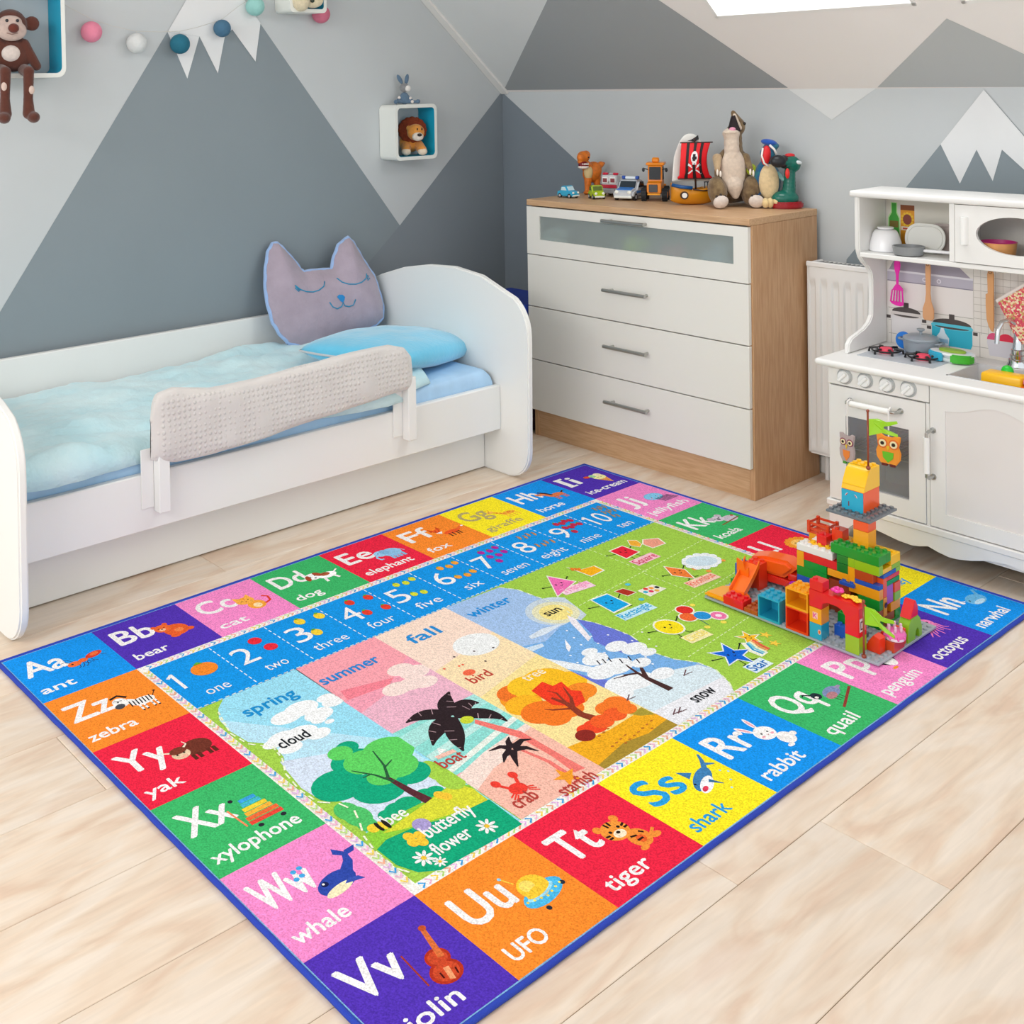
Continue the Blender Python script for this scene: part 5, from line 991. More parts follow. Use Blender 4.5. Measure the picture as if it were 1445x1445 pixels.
def summer(P):
    a0, a1 = 2.19, 3.2
    P.rect(a0, vS, a1, vB, 'f8a3ae', 2)
    P.poly(X((480, 975), (560, 955), (610, 990), (690, 1060), (560, 1075)), 'f48494', 3)
    P.poly([(a0, 2.75), (2.7, 2.8), (a1, 2.5), (a1, 3.45), (a0, 3.5)], 'f2a0b4', 4); P.poly([(a0, 3.0), (a1, 2.75), (a1, 3.6), (a0, 3.62)], 'eab4c8', 5)
    for a, b, r_ in ((565, 945, .15), (585, 948, .17), (600, 962, .14), (560, 972, .16), (580, 965, .15), (540, 985, .0)): c_ = uv(a, b); (r_ > 0) and P.ell(c_[0], c_[1], r_, r_*.66, 'f6ddd6', 6)
    P.rect(a0, 3.42, a1, 4.2, '8fdcd4', 6); P.poly([(a0, 3.5), (a1, 3.42), (a1, 3.6), (a0, 3.7)], 'a9e2dc', 7); P.poly([(a0, 3.85), (a1, 3.72), (a1, 3.8), (a0, 3.93)], 'bfe8e2', 7); P.poly([(a0, 4.1), (a1, 3.9), (a1, 3.96), (a0, 4.16)], 'e8efe6', 8)
    P.poly([(a0, 4.22), (2.6, 4.12), (a1, 4.05), (a1, vB), (a0, vB)], 'f5dcd2', 7); P.poly([(a0, 4.45), (2.5, 4.33), (2.72, 4.3), (2.85, 4.18), (a1, 4.12), (a1, vB), (a0, vB)], 'f6bcaa', 8)
    P.poly(X((670, 1015), (735, 1032), (800, 1070), (826, 1084), (810, 1090), (780, 1068), (735, 1042), (670, 1021)), 'f07a72', 9)
    P.line(X((735, 1058), (775, 1075), (800, 1092)), .03, 'f07a72', 9, .055)
    tr = X((637, 1010))[0]
    for pts in (((637, 1010), (600, 1003), (573, 1020)), ((637, 1010), (624, 995), (634, 976)), ((640, 1008), (655, 988), (676, 992)), ((640, 1010), (690, 1000), (716, 1018)), ((637, 1012), (612, 1025), (611, 1052)), ((638, 1012), (640, 1040), (654, 1060))):
        A_, M_, B_ = X(*pts); c = [((1-t)**2*A_[0]+2*t*(1-t)*M_[0]+t*t*B_[0], (1-t)**2*A_[1]+2*t*(1-t)*M_[1]+t*t*B_[1]) for t in [k/8 for k in range(9)]]
        n_ = len(c)-1; L_, R_ = [], []
        for i, (a, b) in enumerate(c):
            p0, p1 = c[max(i-1, 0)], c[min(i+1, n_)]; dx, dy = p1[0]-p0[0], p1[1]-p0[1]; d = math.hypot(dx, dy); h = .085*sin(pi*min(.97, .18+.82*i/n_))
            L_.append((a-dy/d*h, b+dx/d*h)); R_.append((a+dy/d*h, b-dx/d*h))
        for i in range(n_): P._p([L_[i], L_[i+1], R_[i+1], R_[i]], [(0, 1, 2), (0, 2, 3)], '2e2226', 11)
        for i in range(3, n_, 2): P.line([c[i], (L_[i][0]*1.02-c[i][0]*.02, L_[i][1]*1.02-c[i][1]*.02)], .008, 'b99aa0', 12)
    for pts in (((722, 1056), (706, 1050), (690, 1060)), ((722, 1056), (714, 1045), (718, 1040)), ((724, 1056), (735, 1040), (750, 1043)), ((724, 1057), (745, 1052), (760, 1060)), ((722, 1058), (708, 1066), (711, 1076)), ((723, 1058), (726, 1072), (731, 1082))):
        A_, M_, B_ = X(*pts); P.line([A_, ((A_[0]+2*M_[0]+B_[0])/4, (A_[1]+2*M_[1]+B_[1])/4), B_], .085, '2e2226', 11, .01)
    c_ = uv(659, 1016); P.ell(c_[0], c_[1], .07, .055, 'c9d63a', 12)
    def lab(t, a, b, h, col, bold=.014):
        A_, B_ = uv(*a), uv(*b); P.text(t, A_[0], A_[1], h, col, 13, bold=bold, width=B_[0]-A_[0])
    lab('summer', (458, 967), (543, 935), .15, '2a86d4', .02); lab('boat', (627, 1085), (661, 1069), .13, 'b8433c'); lab('crab', (733, 1142), (763, 1125), .14, 'b8433c'); lab('starfish', (799, 1124), (846, 1097), .13, 'b8433c')
    P.line(X((616, 1070), (642, 1059)), .05, 'f2c0b0', 12); P.poly(X((617, 1056), (630, 1058), (620, 1066)), 'eef2ee', 12)
    c_ = uv(731, 1113); P.ell(c_[0], c_[1], .085, .07, 'ee4034', 12)
    for s_ in (-1, 1):
        P.line([(c_[0]+s_*.05, c_[1]-.04), (c_[0]+s_*.1, c_[1]-.13)], .03, 'ee4034', 12); P.ell(c_[0]+s_*.1, c_[1]-.15, .04, .045, 'ee4034', 13)
        for k in range(3): P.line([(c_[0]+s_*.06, c_[1]+.02+k*.02), (c_[0]+s_*.13, c_[1]+.05+k*.035)], .014, 'ee4034', 12)
    c_ = uv(800, 1096); P.star(c_[0], c_[1], .13, 'f59e2c', 12, k=.4)
def fall(P):
    a0, a1 = 3.2, 4.21
    P.rect(a0, vS, a1, vB, 'f7dccb', 2); P.poly([(a0, 2.9), (a1, 2.7), (a1, vB), (a0, vB)], 'f8dfb4', 3); P.poly([(a0, 3.5), (a1, 3.3), (a1, vB), (a0, vB)], 'f8e09a', 4)
    P.poly([(a0, 4.52)]+X((810, 1060), (860, 1030), (905, 1002), (935, 1010), (955, 1030))[1:4]+[(a1, 4.4), (a1, vB), (a0, vB)], 'f0ac22', 6); P.poly([(a0, 4.85)]+X((880, 1048), (915, 1035), (945, 1012))+[(a1, vB), (a0, vB)], 'a98c34', 7)
    P.poly(X((888, 1008), (905, 998), (925, 1008), (905, 1010)), 'a99838', 7)
    for k in range(16): c_ = uv(845+(k*37) % 80, 1028+((k*17) % 30)-((k*37) % 80)*.2); P.ell(c_[0], c_[1], .018, .01, 'c0702a', 8)
    c_ = uv(672, 909); P.ell(c_[0], c_[1], .27, .2, 'eef0f0', 4)
    for a, b, r_, hx in ((735, 985, .22, 'f59a26'), (725, 978, .18, 'f0762a'), (770, 960, .26, 'f9bd24'), (745, 968, .22, 'f9c32a'), (800, 962, .22, 'f9bd24'), (740, 995, .2, 'f9b326'), (765, 1005, .22, 'f47a26'), (785, 1012, .16, 'f47a26'), (800, 1000, .18, 'f47a26'), (820, 975, .17, 'f58a2a'), (812, 985, .14, 'f58a2a')):
        c_ = uv(a, b); P.ell(c_[0], c_[1], r_, r_*.75, hx, 6)
    P.poly(X((750, 975), (765, 962), (780, 968), (792, 962), (806, 974), (820, 975), (826, 990), (812, 998), (800, 996), (780, 995), (765, 985)), 'ee3e24', 8)
    P.line(X((845, 1016), (820, 1008), (800, 993), (778, 985)), .11, '8c3a28', 9, .03); P.line(X((808, 998), (806, 985), (795, 970)), .05, '8c3a28', 9, .012); P.line(X((800, 993), (785, 978), (772, 975)), .03, '8c3a28', 9, .01); P.line(X((805, 1000), (780, 1002), (768, 1001)), .03, '8c3a28', 9, .01)
    for a, b, r_, hx in ((858, 1000, .13, 'f57a2a'), (870, 993, .14, 'f57a2a'), (868, 1008, .12, 'f3602a'), (840, 1025, .12, 'f04a28'), (828, 1030, .1, 'f04a28'), (850, 1018, .12, 'f3602a'), (885, 1000, .1, 'f57a2a'), (826, 1038, .1, '8c2a22')): c_ = uv(a, b); P.ell(c_[0], c_[1], r_, r_*.8, hx, 10)
    def lab(t, a, b, h, col, bold=.014):
        A_, B_ = uv(*a), uv(*b); P.text(t, A_[0], A_[1], h, col, 13, bold=bold, width=B_[0]-A_[0])
    lab('fall', (584, 909), (622, 890), .17, '2a90d8', .02); lab('bird', (669, 965), (697, 952), .13, 'c04438'); lab('tree', (745, 962), (774, 950), .12, 'f8ecd0', .008)
    c_ = uv(662, 949); P.ell(c_[0], c_[1], .07, .05, 'f06a4a', 12)
    for a, b in ((648, 940), (653, 938), (627, 944), (641, 927), (669, 919), (696, 914), (685, 933)): c_ = uv(a, b); P.ell(c_[0], c_[1], .014, .014, '5a4a4a' if b < 935 else 'f06a4a', 8)
def winter(P):
    rt = X((704, 829), (730, 832), (757, 842), (780, 850), (800, 862), (812, 873), (840, 879), (868, 888), (890, 897), (905, 908), (925, 922), (950, 930), (985, 935), (1010, 945), (1028, 962), (1036, 976), (1040, 982))
    out = [(4.21, vS)]+rt+[(5.05, vB), (4.21, vB)]
    P.poly(out, 'a3c2ea', 2)
    c_ = uv(785, 862); P.ell(c_[0], c_[1], .36, .3, 'c6d4e0', 3, a0=60, a1=330, n=26); P.ell(c_[0]-.03, c_[1]+.02, .27, .24, 'e2dfbc', 4); P.ell(c_[0]-.03, c_[1]+.02, .19, .17, 'f4e28c', 5)
    P.poly([(4.21, 3.1)]+X((770, 905), (790, 885), (812, 873), (840, 879), (868, 888), (890, 897), (905, 908), (925, 922), (950, 930), (985, 935), (950, 960), (880, 990), (850, 975))+[(4.21, 4.2)], '78aee4', 5)
    P.poly(X((815, 874), (840, 879), (868, 888), (890, 897), (905, 908), (880, 922), (860, 915), (838, 905), (835, 895), (822, 882)), '6a78d4', 6)
    P.poly(X((776, 938), (800, 945), (830, 955), (860, 960), (858, 980), (830, 970), (800, 955)), '6a78d4', 7)
    P.poly(X((800, 868), (812, 873), (834, 900), (830, 905), (818, 892), (806, 880)), 'eee9f0', 8); P.poly(X((797, 902), (806, 913), (803, 920), (799, 915)), 'f4f2f6', 8)
    P.poly(X((746, 898), (765, 887), (795, 880), (770, 895), (750, 902)), 'd9e4f0', 6); P.poly(X((735, 916), (765, 908), (768, 912), (745, 922)), 'cfe0f0', 6); P.poly(X((762, 928), (800, 934), (840, 942), (835, 950), (790, 942), (768, 934)), 'e8eef4', 8)
    P.poly([(4.21, 4.25)]+X((872, 975), (900, 962), (930, 953), (950, 945), (985, 938), (1010, 945), (1028, 962), (1036, 976), (1040, 982))+[(5.05, vB), (4.21, vB)], 'd7e7ef', 7); P.poly(X((910, 1010), (960, 985), (1020, 955), (1028, 962), (1036, 976), (1040, 982))+[(5.05, vB), (4.21, vB)], 'e9eaf0', 9)
    for a, b, r_ in ((840, 930, .16), (832, 920, .1), (870, 940, .2), (850, 948, .18), (905, 935, .12), (895, 915, .16), (870, 912, .14), (915, 920, .1), (880, 965, .22), (900, 960, .2), (935, 950, .14), (875, 980, .16)): c_ = uv(a, b); P.ell(c_[0], c_[1], r_*1.0, r_*.62, 'eef1f4', 9)
    P.line(X((947, 973), (915, 958), (900, 950), (880, 953)), .08, '4a2e2e', 11, .02); P.line(X((912, 956), (906, 945), (905, 942)), .05, '4a2e2e', 11, .03); P.line(X((900, 950), (888, 942), (883, 938)), .035, '4a2e2e', 11, .012); P.line(X((885, 953), (866, 958)), .02, '4a2e2e', 11, .01)
    for a, b in ((842, 932), (850, 930), (858, 928), (874, 930), (886, 926), (898, 930)): P.line(X((a, b), (a+5, b+6)), .014, '2e2a34', 11)
    for a, b in ((965, 950), (885, 985), (950, 1005), (957, 1003)): P.line(X((a, b+4), (a+3, b-5)), .012, '6a4a50', 11); P.line(X((a, b+3), (a+12, b-2)), .01, '6a4a50', 11)
    for k in range(26): c_ = uv(800+(k*53) % 130, 890+((k*31) % 60)); P.ell(c_[0], c_[1], .012, .012, 'f4f6fa', 10)
    def lab(t, a, b, h, col, bold=.014):
        A_, B_ = uv(*a), uv(*b); P.text(t, A_[0], A_[1], h, col, 13, bold=bold, width=B_[0]-A_[0])
    lab('winter', (668, 872), (724, 848), .15, '1f8fdc', .02); lab('sun', (774, 870), (794, 861), .12, '24242a'); lab('snow', (984, 992), (1012, 975), .13, '24242a')
    for a, b in zip(rt, rt[1:]): dash(P, a, b, 12, 'e6f0d0', .016, .09)
season('spring_panel', 'blue spring picture with green tree, cloud, bee and flowers', spring)
season('summer_panel', 'pink summer beach picture with black palm leaves and crab', summer)
season('fall_panel', 'beige fall picture with an orange and red tree', fall)
season('winter_panel', 'pale blue winter picture with a snowy tree and sun', winter)
# ---------------------------------------------------------------- building-brick castle on its grey baseplate
PT, BH = .0195, .0234
cs = thing('brick_castle', 'large toy castle of colourful plastic bricks on grey baseplate on the rug', 'toy castle', (1.837, -1.146, .0098))
Z0 = .006
def pm_(hx):
    return mat('brick_'+hx, hx, .28, coat=.3)
RD_, ORG, YEL, LIM, GRN, BLU, CYA, AMB, BRN, WHT, PUR, GRY, DGR, VER = 'e3141c', 'f2581a', 'fcc61a', '94c21c', '10952c', '1c58bc', '22a5c6', 'f5a516', 'a3411c', 'eeece8', 'b05cc4', '8f989e', '6b7278', 'ee3a16'
_br = {}
def brick_mesh(ni, nj, nz, hx, studs, hollow=None):
    key = (ni, nj, nz, hx, studs, hollow)
    if key in _br: return _br[key]
    g = G(); X_, Y_, Z_ = ni*PT, nj*PT, nz*BH; t = .003
    if hollow == 'y':      # open toward -y
        g.box(0, 0, 0, t, Y_, Z_); g.box(X_-t, 0, 0, X_, Y_, Z_); g.box(t, 0, 0, X_-t, Y_, .0055); g.box(t, 0, Z_-t, X_-t, Y_, Z_); g.box(t, Y_-t, t, X_-t, Y_, Z_-t)
    else: g.box(.0001, .0001, .0001, X_-.0001, Y_-.0001, Z_-.0001, .0006)
    if studs:
        for a in range(int(ni+.01)):
            for b in range(int(nj+.01)):
                c = bmesh.new(); bmesh.ops.create_cone(c, cap_ends=True, segments=10, radius1=.0058, radius2=.0055, depth=.0048)
                bmesh.ops.translate(c, vec=((a+.5)*PT, (b+.5)*PT, Z_+.0023), verts=c.verts); g.add(c)
    o = g.build('brick', pm_(hx), smooth='a'); me = o.data; bpy.data.objects.remove(o); _br[key] = me; return me
def br(i, j, z, ni, nj, nz, hx, studs=True, hollow=None, label=None, name='brick'):
    o = bpy.data.objects.new(name, brick_mesh(ni, nj, nz, hx, studs, hollow)); COL.objects.link(o); o.parent = cs; o.location = (i*PT, j*PT, Z0+z*BH+.0001)
    if label: o['label'] = label
    return o
def cpart(g, name, hx, label=None, smooth='a', parent=None): return g.build(name, pm_(hx), parent or cs, smooth=smooth, label=label)
CM = lambda i, j, z: T(i*PT, j*PT, Z0+z*BH)
g = G(); g.box(0, 0, 0, 24*PT, 14.5*PT, Z0, .0012)
for a in range(24):
    for b in range(14):
        c = bmesh.new(); bmesh.ops.create_cone(c, cap_ends=True, segments=8, radius1=.0058, radius2=.0055, depth=.0042); bmesh.ops.translate(c, vec=((a+.5)*PT, (b+.5)*PT, Z0+.0021), verts=c.verts); g.add(c)
o = g.build('baseplate', mat('plate_grey', 'a3abb2', .35), cs, smooth='a', label='light grey studded baseplate')
# front row, left to right
g = G(); g.prism([(0, 0), (2.9*PT, 0), (2.9*PT, 4.2*PT), (1.5*PT, 4.4*PT), (.4*PT, 3.2*PT)], .012, M=CM(.1, .0, .05), bev=.004); cpart(g, 'curved_brick', AMB)
g = G(); g.prism([(0, 0), (1.6, 0), (1.2, 1.2), (.5, 2.2)] and [(0, 0), (1.5*PT, 0), (1.5*PT, 1.6*PT), (.4*PT, 1.2*PT)], .03, M=CM(1.0, 4.6, .05), bev=.004); cpart(g, 'leaf_brick', GRN)
br(2.9, -.0, 0, 3, 2, .9, RD_)
for k in range(2): br(6+k, 0, 0, 1, 2, .45, 'b4501c')
br(5.9, 2, 0, 2, 2, .4, 'b4501c')
br(.6, 6.2, 0, 1, 2, 2.4, BLU)
# slide: chute plus tower
g = G(); n_ = 10
for k in range(n_):
    t0, t1 = k/n_, (k+1)/n_
    def sp(t): return (3.0+.5*t, 6.6-4.4*t, 2.7-2.35*(t**.8)+.05)
    a, b = sp(t0), sp(t1)
    for (o0, o1, hh) in ((-1.0, 1.0, .12), (-1.15, -1.0, .7), (1.0, 1.15, .7)):
        c = bmesh.new(); vs = []
        for (q, z_) in ((a, 0), (b, 0)):
            for oo in (o0, o1):
                for dz__ in (0, hh): vs.append(c.verts.new(((q[0]+oo)*PT, q[1]*PT, Z0+(q[2]+dz__)*BH)))
        for f in ((0, 1, 3, 2), (4, 6, 7, 5), (0, 4, 5, 1), (2, 3, 7, 6), (1, 5, 7, 3), (0, 2, 6, 4)): c.faces.new([vs[i] for i in f])
        g.add(c)
cpart(g, 'slide_chute', 'fb7314', smooth=False)
br(2, 6.7, 0, 2, 2, 2.9, VER); 
g = G(); g.prism(oval(1.5*PT, 1.2*PT, 24), .018, M=CM(3.7, 2.3, .02), bev=.004); cpart(g, 'slide_foot', 'fb7314')
g = G(); g.prism([(-.9*PT, 0), (.9*PT, 0), (.9*PT, .04), (.35*PT, .03), (0, .05), (-.9*PT, .055)], .004, M=CM(2.6, 5.2, 1.2) @ MXZ); cpart(g, 'orange_fin', 'fb7314')
br(8.1, 0, 0, 3, 3, 2.4, CYA, hollow='y', label='open turquoise cube brick')
br(12, 0, 0, 3, 3, 2.35, VER, studs=False, hollow='y', label='open red box brick'); br(12, 0, 2.36, 3, 3, 1.95, AMB, hollow='y', label='open orange box brick')
k1 = br(15.15, .1, 0, 1.6, 1.8, 1.6, CYA, studs=False); k2 = br(15.15, .1, 1.61, 1.6, 1.8, 1.6, AMB, studs=False)
def decal(par, fn, name='printed_panel'):
    P = Print(lambda a, b, h: Vec((a, -.0002-h, b)), dz=.00015); fn(P); return P.build(name, mat('brick_print', 'ffffff', .35, attr='Col'), par)
decal(k2, lambda P: (P.rect(.009, .011, .022, .027, 'f9c7b0', 1), P.text('K', .0105, .013, .012, 'e24a9a', 2, bold=.03, vdown=False)))
decal(k1, lambda P: (P.ell(.026, .02, .004, .006, 'f2c7a0', 1), P.ell(.026, .02, .0025, .004, 'e0602a', 2)))
# red arch
ar = [(0, 3.25), (0, 5.0), (3.0, 5.0), (4.9, 4.95), (6.0, 4.85), (6.4, 4.6), (6.4, 1.75), (4.65, 1.75), (4.65, 3.5), (4.3, 3.95), (3.6, 4.15), (2.4, 4.15), (1.75, 3.9), (1.6, 3.25)]
g = G(); g.prism([(a*PT, (b-3.25)*BH) for a, b in ar], 1.8*PT, M=CM(15.15, 1.9, 3.25) @ MXZ, bev=.001); arch_ = cpart(g, 'arch_brick', RD_)
for a in range(5):
    if a in (0, 1): continue
br(15.2, .15, 5.01, 1.7, 1.6, 1.0, RD_)
br(19.8, .1, 0, 1.75, 1.8, 1.74, LIM, studs=False)
o = decal(arch_, lambda P: None) if False else None
g = G(); g.box(21.57*PT, .25*PT, Z0+2.3*BH, 21.6*PT, 1.5*PT, Z0+3.6*BH); lp = cpart(g, 'letter_panel', 'f2f0ee', smooth=False)
P = Print(lambda a, b, h: Vec((21.605*PT+h, a, b)), dz=.0002); P.text('D', .4*PT, Z0+2.5*BH, .02, '3a2a2a', 1, bold=.01, vdown=False); P.build('letter', MATS['brick_print'], lp)
# pink flower and yellow flowers on the arch
g = G()
for k in range(5): g.ball((.0085*cos(k*1.257), .0085*sin(k*1.257), 0), (.0075, .0075, .004), n=10)
g.ball((0, 0, .004), .005, n=10); bmesh.ops.transform(g.bm, matrix=CM(18.3, 1.2, 5.45), verts=g.bm.verts); cpart(g, 'pink_flower', 'f0309c', smooth=True)
for dx, dy in ((19.4, 1.2), (20.2, 1.5), (20.9, 1.1)):
    g = G()
    for k in range(5): g.ball((.006*cos(k*1.257), .006*sin(k*1.257), 0), (.0055, .0055, .003), n=8)
    bmesh.ops.transform(g.bm, matrix=CM(dx, dy, 5.12), verts=g.bm.verts); cpart(g, 'yellow_flower', YEL, smooth=True)
# small things under the arch
br(17, 2.6, 0, 2, 1, 1.2, BLU); br(19.1, 2.0, 0, .6, .6, 1.7, WHT, studs=False); br(16.9, 3.6, 0, 1, 1, 2.2, GRN); br(17.9, 4.6, 0, 2, 1, .5, DGR)
# left wall face (j = 8) from the bottom up, i 8.7..20
br(8.8, 8, 1.75, 2, 2, 1.2, BLU, studs=False); br(8.8, 8, 0, 2, 2, 1.75, GRN, studs=False); br(8.8, 8, 2.95, 4.2, 1, 1.0, GRN, studs=False); br(11.0, 8, .0, 2, 1, 1.8, AMB, studs=False)
br(8.8, 8, 3.95, 1, 1, 1.65, AMB, studs=False); br(9.8, 8, 3.96, 3.2, 1, .82, GRN, studs=False); br(9.8, 8, 4.8, 4.6, 1, .85, RD_, studs=False)
br(8.8, 8, 5.66, 5, 2, .72, WHT); br(9.8, 10, 5.66, 4, 1, 1.0, WHT)
br(13.1, 8, 4.0, 2.9, 1, .75, AMB, studs=False); br(14.4, 8, 4.77, 1.5, 1, .95, '0a7424', studs=False); br(14.4, 8, 5.75, 1.5, 1, .85, '12802c', studs=False)
br(15.9, 8, 4.0, .9, 1, 1.65, AMB, studs=False)
br(16.8, 8, 5.6, 3.2, 1, 1.0, LIM, studs=False); br(15.9, 8, 5.66, .9, 1, .94, LIM, studs=False)
br(16.8, 8, 4.62, 2.4, 1, .97, 'b8491e', studs=False); br(14.9, 8, 4.12, 4.4, 1.4, .46, BLU, studs=False) if False else br(16.8, 8, 4.12, 3.2, 1, .48, BLU, studs=False)
br(14.9, 7.6, 3.6, 2, 2, .38, BLU)
br(16.0, 8, 3.05, 4.0, 1, 1.05, AMB, studs=False); br(17.2, 8, 1.95, 2.8, 1, 1.08, GRN, studs=False); br(16, 8, 1.2, 4, 1, .73, BRN, studs=False); br(16, 8, 0, 2, 1, 1.18, GRN, studs=False); br(18.1, 8, 0, 1.9, 1, 1.18, GRN, studs=False)
br(12.9, 8.6, 0, 3, 1, 3.5, BRN, studs=False); br(13, 9, 3.6, 3, 2, .4, BLU, studs=False)
# green top L and yellow deck
br(13.6, 8, 6.62, 6.4, 2, 1.0, GRN); br(18, 10, 6.62, 2, 1, 1.0, GRN)
br(8.8, 11, 6.0, 4, 2, .95, AMB); br(12.8, 10, 6.1, 5.2, 3.4, .95, YEL, studs=True); br(18, 11, 6.1, 2, 2.4, .95, YEL)
br(9.8, 9, 6.0, 3, 2, .5, YEL)
# right wall face (i = 19..20, j 8..13.4)
def rb(j, z, nj, nz, hx, i=19., ni=1): return br(i, j, z, ni, nj, nz, hx, studs=False)
rb(9, 5.15, 3.2, .42, BLU, 19.05); rb(9, 5.6, 2.2, .48, YEL); rb(11.3, 5.6, 2.1, .48, LIM); rb(12.3, 5.1, 1.1, .48, LIM)
rb(9.05, 3.1, .9, 2.0, ORG, 19.0); wl = rb(9.05, 1.1, .9, 1.95, AMB, 19.02); rb(9.05, 0, .9, 1.05, BRN)
g = G(); g.lathe([(.002, 0), (.006, .0006), (.007, .0012), (0, .0014)], 16, M=Matrix.Translation((PT*1.0, .45*PT, 1.2*BH)) @ Matrix.Rotation(pi/2, 4, 'Y')); g.build('dial', pm_('3a2a26'), wl)
rb(10, 4.6, 3.4, .42, RD_, 18.9); rb(10, 4.05, 3.4, .5, GRN, 18.9)
rb(10.1, 2.1, 1.7, 1.9, PUR, 18.85); rb(11.9, 3.0, 1.5, 1.0, ORG); rb(11.9, 2.1, 1.5, .88, LIM); rb(11.0, 1.15, 2.4, .9, AMB, 18.95); rb(10.0, .3, 2.0, .85, BRN, 18.9); rb(12.0, .3, 1.4, .85, GRN); rb(9.9, -.0, 3.5, .3, GRN, 18.9)
# back wall and inner posts that carry the deck
br(8.8, 12.4, 0, 10, .95, 6.0, LIM, studs=False); br(8.8, 9.2, 3.0, 1, 3.2, 3.0, AMB, studs=False)
# pillar, small plate and the little house
br(15.8, 9.6, 7.15, 2, 2, 2.15, AMB, studs=False); pk = br(15.8, 9.6, 9.32, 2, 2, .95, ORG, studs=False)
pk2 = br(15.8, 9.6, 7.06, 2, 2, .08, AMB, studs=False)
sp_ = br(12.0, 9.7, 10.28, 6, 7, .26, DGR, label='small dark grey studded plate', name='upper_plate')
hb = br(13.3, 11.4, 10.55, 3, 4, 2.3, 'fb5a12', studs=False, label='orange house brick with turquoise door')
g = G(); g.box(0, -.0015, .001, 3*PT-.001, 0, 2.25*BH, .0006); dp = g.build('door_panel', pm_('25aacb'), hb)
def win(P):
    P.rect(.001, .001, 3*PT-.002, 2.22*BH, '2aaed0', 1)
    P.ell(.018, .036, .008, .009, 'e8e8e8', 2, a0=90, a1=180); P.ell(.018, .036, .0065, .008, 'c02a34', 3, a0=90, a1=180); P.ell(.034, .036, .008, .009, 'e8e8e8', 2, a0=0, a1=90); P.ell(.034, .036, .0065, .008, 'c02a34', 3, a0=0, a1=90); P.rect(.018, .012, .021, .024, '7a3a3a', 3)
P = Print(lambda a, b, h: Vec((a, -.0017-h, b)), dz=.00015); win(P); P.build('printed_panel', MATS['brick_print'], dp)
rf = [(0, 0), (4.1, 0), (4.1, 1.6), (3.0, 2.3), (1.9, 2.6), (1.2, 2.3), (.6, 1.6), (.2, .8)]
rf = [(0, 0), (4.1, 0), (4.1, 2.3), (2.0, 2.3), (1.3, 2.0), (.8, 1.4), (.35, .7)]
g = G(); Mr = CM(13.25, 11.35, 12.87); g.prism([(a*PT, b*BH) for a, b in rf], 3.1*PT, M=Mr @ MYZ, bev=.0008)
for a in range(3):
    for b in range(2): g.cyl(((a+.55)*PT, (2.6+b)*PT, 2.3*BH), ((a+.55)*PT, (2.6+b)*PT, 2.3*BH+.0048), .0058, n=10, M=Mr)
for k in range(5): g.box(.001, (.18+k*.42)*PT, (.45+k*.42)*BH, 3.1*PT-.001, (.5+k*.42)*PT, (.62+k*.42)*BH, .001, M=Mr)
cpart(g, 'curved_roof_brick', 'fbc40c')
def flag(i, j, z, L_, name, fl, ang, zf):
    g = G(); g.tube([(i*PT, j*PT, Z0+z*BH), (i*PT, j*PT, Z0+(z+L_)*BH)], .0026, 8); g.ball((i*PT, j*PT, Z0+z*BH+.003), .0058, n=10); g.ball((i*PT, j*PT, Z0+(z+L_)*BH), .0042, n=8); po = cpart(g, 'flag_pole', '8f3a1c', smooth=True)
    g = G(); c_, s_ = cos(ang), sin(ang)
    def ff(u, v):
        if u < .5: hh = .5-.06*sin(u*6); zc = (v-.5)*2*hh
        else: t = (u-.5)*2; zc = (v-.5)*2*.5
        a = .003+.058*u; wv = .004*sin(u*7)
        return Vec((i*PT+a*c_-wv*s_, j*PT+a*s_+wv*c_, Z0+zf*BH+zc*.030-.010*u))
    pts = [(0, .020), (.02, .022), (.04, .017), (.064, .022), (.066, .016), (.048, .009), (.034, .005), (.034, -.001), (.05, -.004), (.066, -.012), (.066, -.018), (.046, -.014), (.03, -.012), (.0, -.022)]
    b = bmesh.new(); rows = []
    for y_ in (-.0012, .0012): rows.append([b.verts.new((i*PT+.003+p[0]*c_-(y_+.004*sin(p[0]*90))*s_, j*PT+p[0]*s_+(y_+.004*sin(p[0]*90))*c_, Z0+zf*BH+p[1]-p[0]*.25*(fl == 2))) for p in pts])
    b.faces.new(rows[0]); b.faces.new(rows[1][::-1]); n = len(pts)
    for k in range(n): b.faces.new((rows[0][k], rows[1][k], rows[1][(k+1) % n], rows[0][(k+1) % n]))
    bmesh.ops.recalc_face_normals(b, faces=b.faces); g.add(b); cpart(g, 'green_flag', '9bd21e', smooth=False)
flag(16.2, 12.8, 15.2, 6.3, 'a', 1, R(25), 19.8)
flag(22.1, .2, 0, 5.6, 'b', 2, R(10), 4.3)
# fence on the back-left of the deck and the red bricks beside it
g = G(); fz = 6.97
for a, b in ((8.9, 10.9), (11.6, 10.9), (8.9, 13.2), (11.6, 13.2)): g.box((a-.2)*PT, (b-.2)*PT, Z0+fz*BH, (a+.2)*PT, (b+.2)*PT, Z0+(fz+1.35)*BH, .0008)
for zz_ in (.35, .95):
    g.box(8.9*PT, 10.85*PT, Z0+(fz+zz_)*BH, 11.6*PT, 10.95*PT, Z0+(fz+zz_+.27)*BH); g.box(8.9*PT, 13.15*PT, Z0+(fz+zz_)*BH, 11.6*PT, 13.25*PT, Z0+(fz+zz_+.27)*BH)
    g.box(8.85*PT, 10.9*PT, Z0+(fz+zz_)*BH, 8.95*PT, 13.2*PT, Z0+(fz+zz_+.27)*BH); g.box(11.55*PT, 10.9*PT, Z0+(fz+zz_)*BH, 11.65*PT, 13.2*PT, Z0+(fz+zz_+.27)*BH)
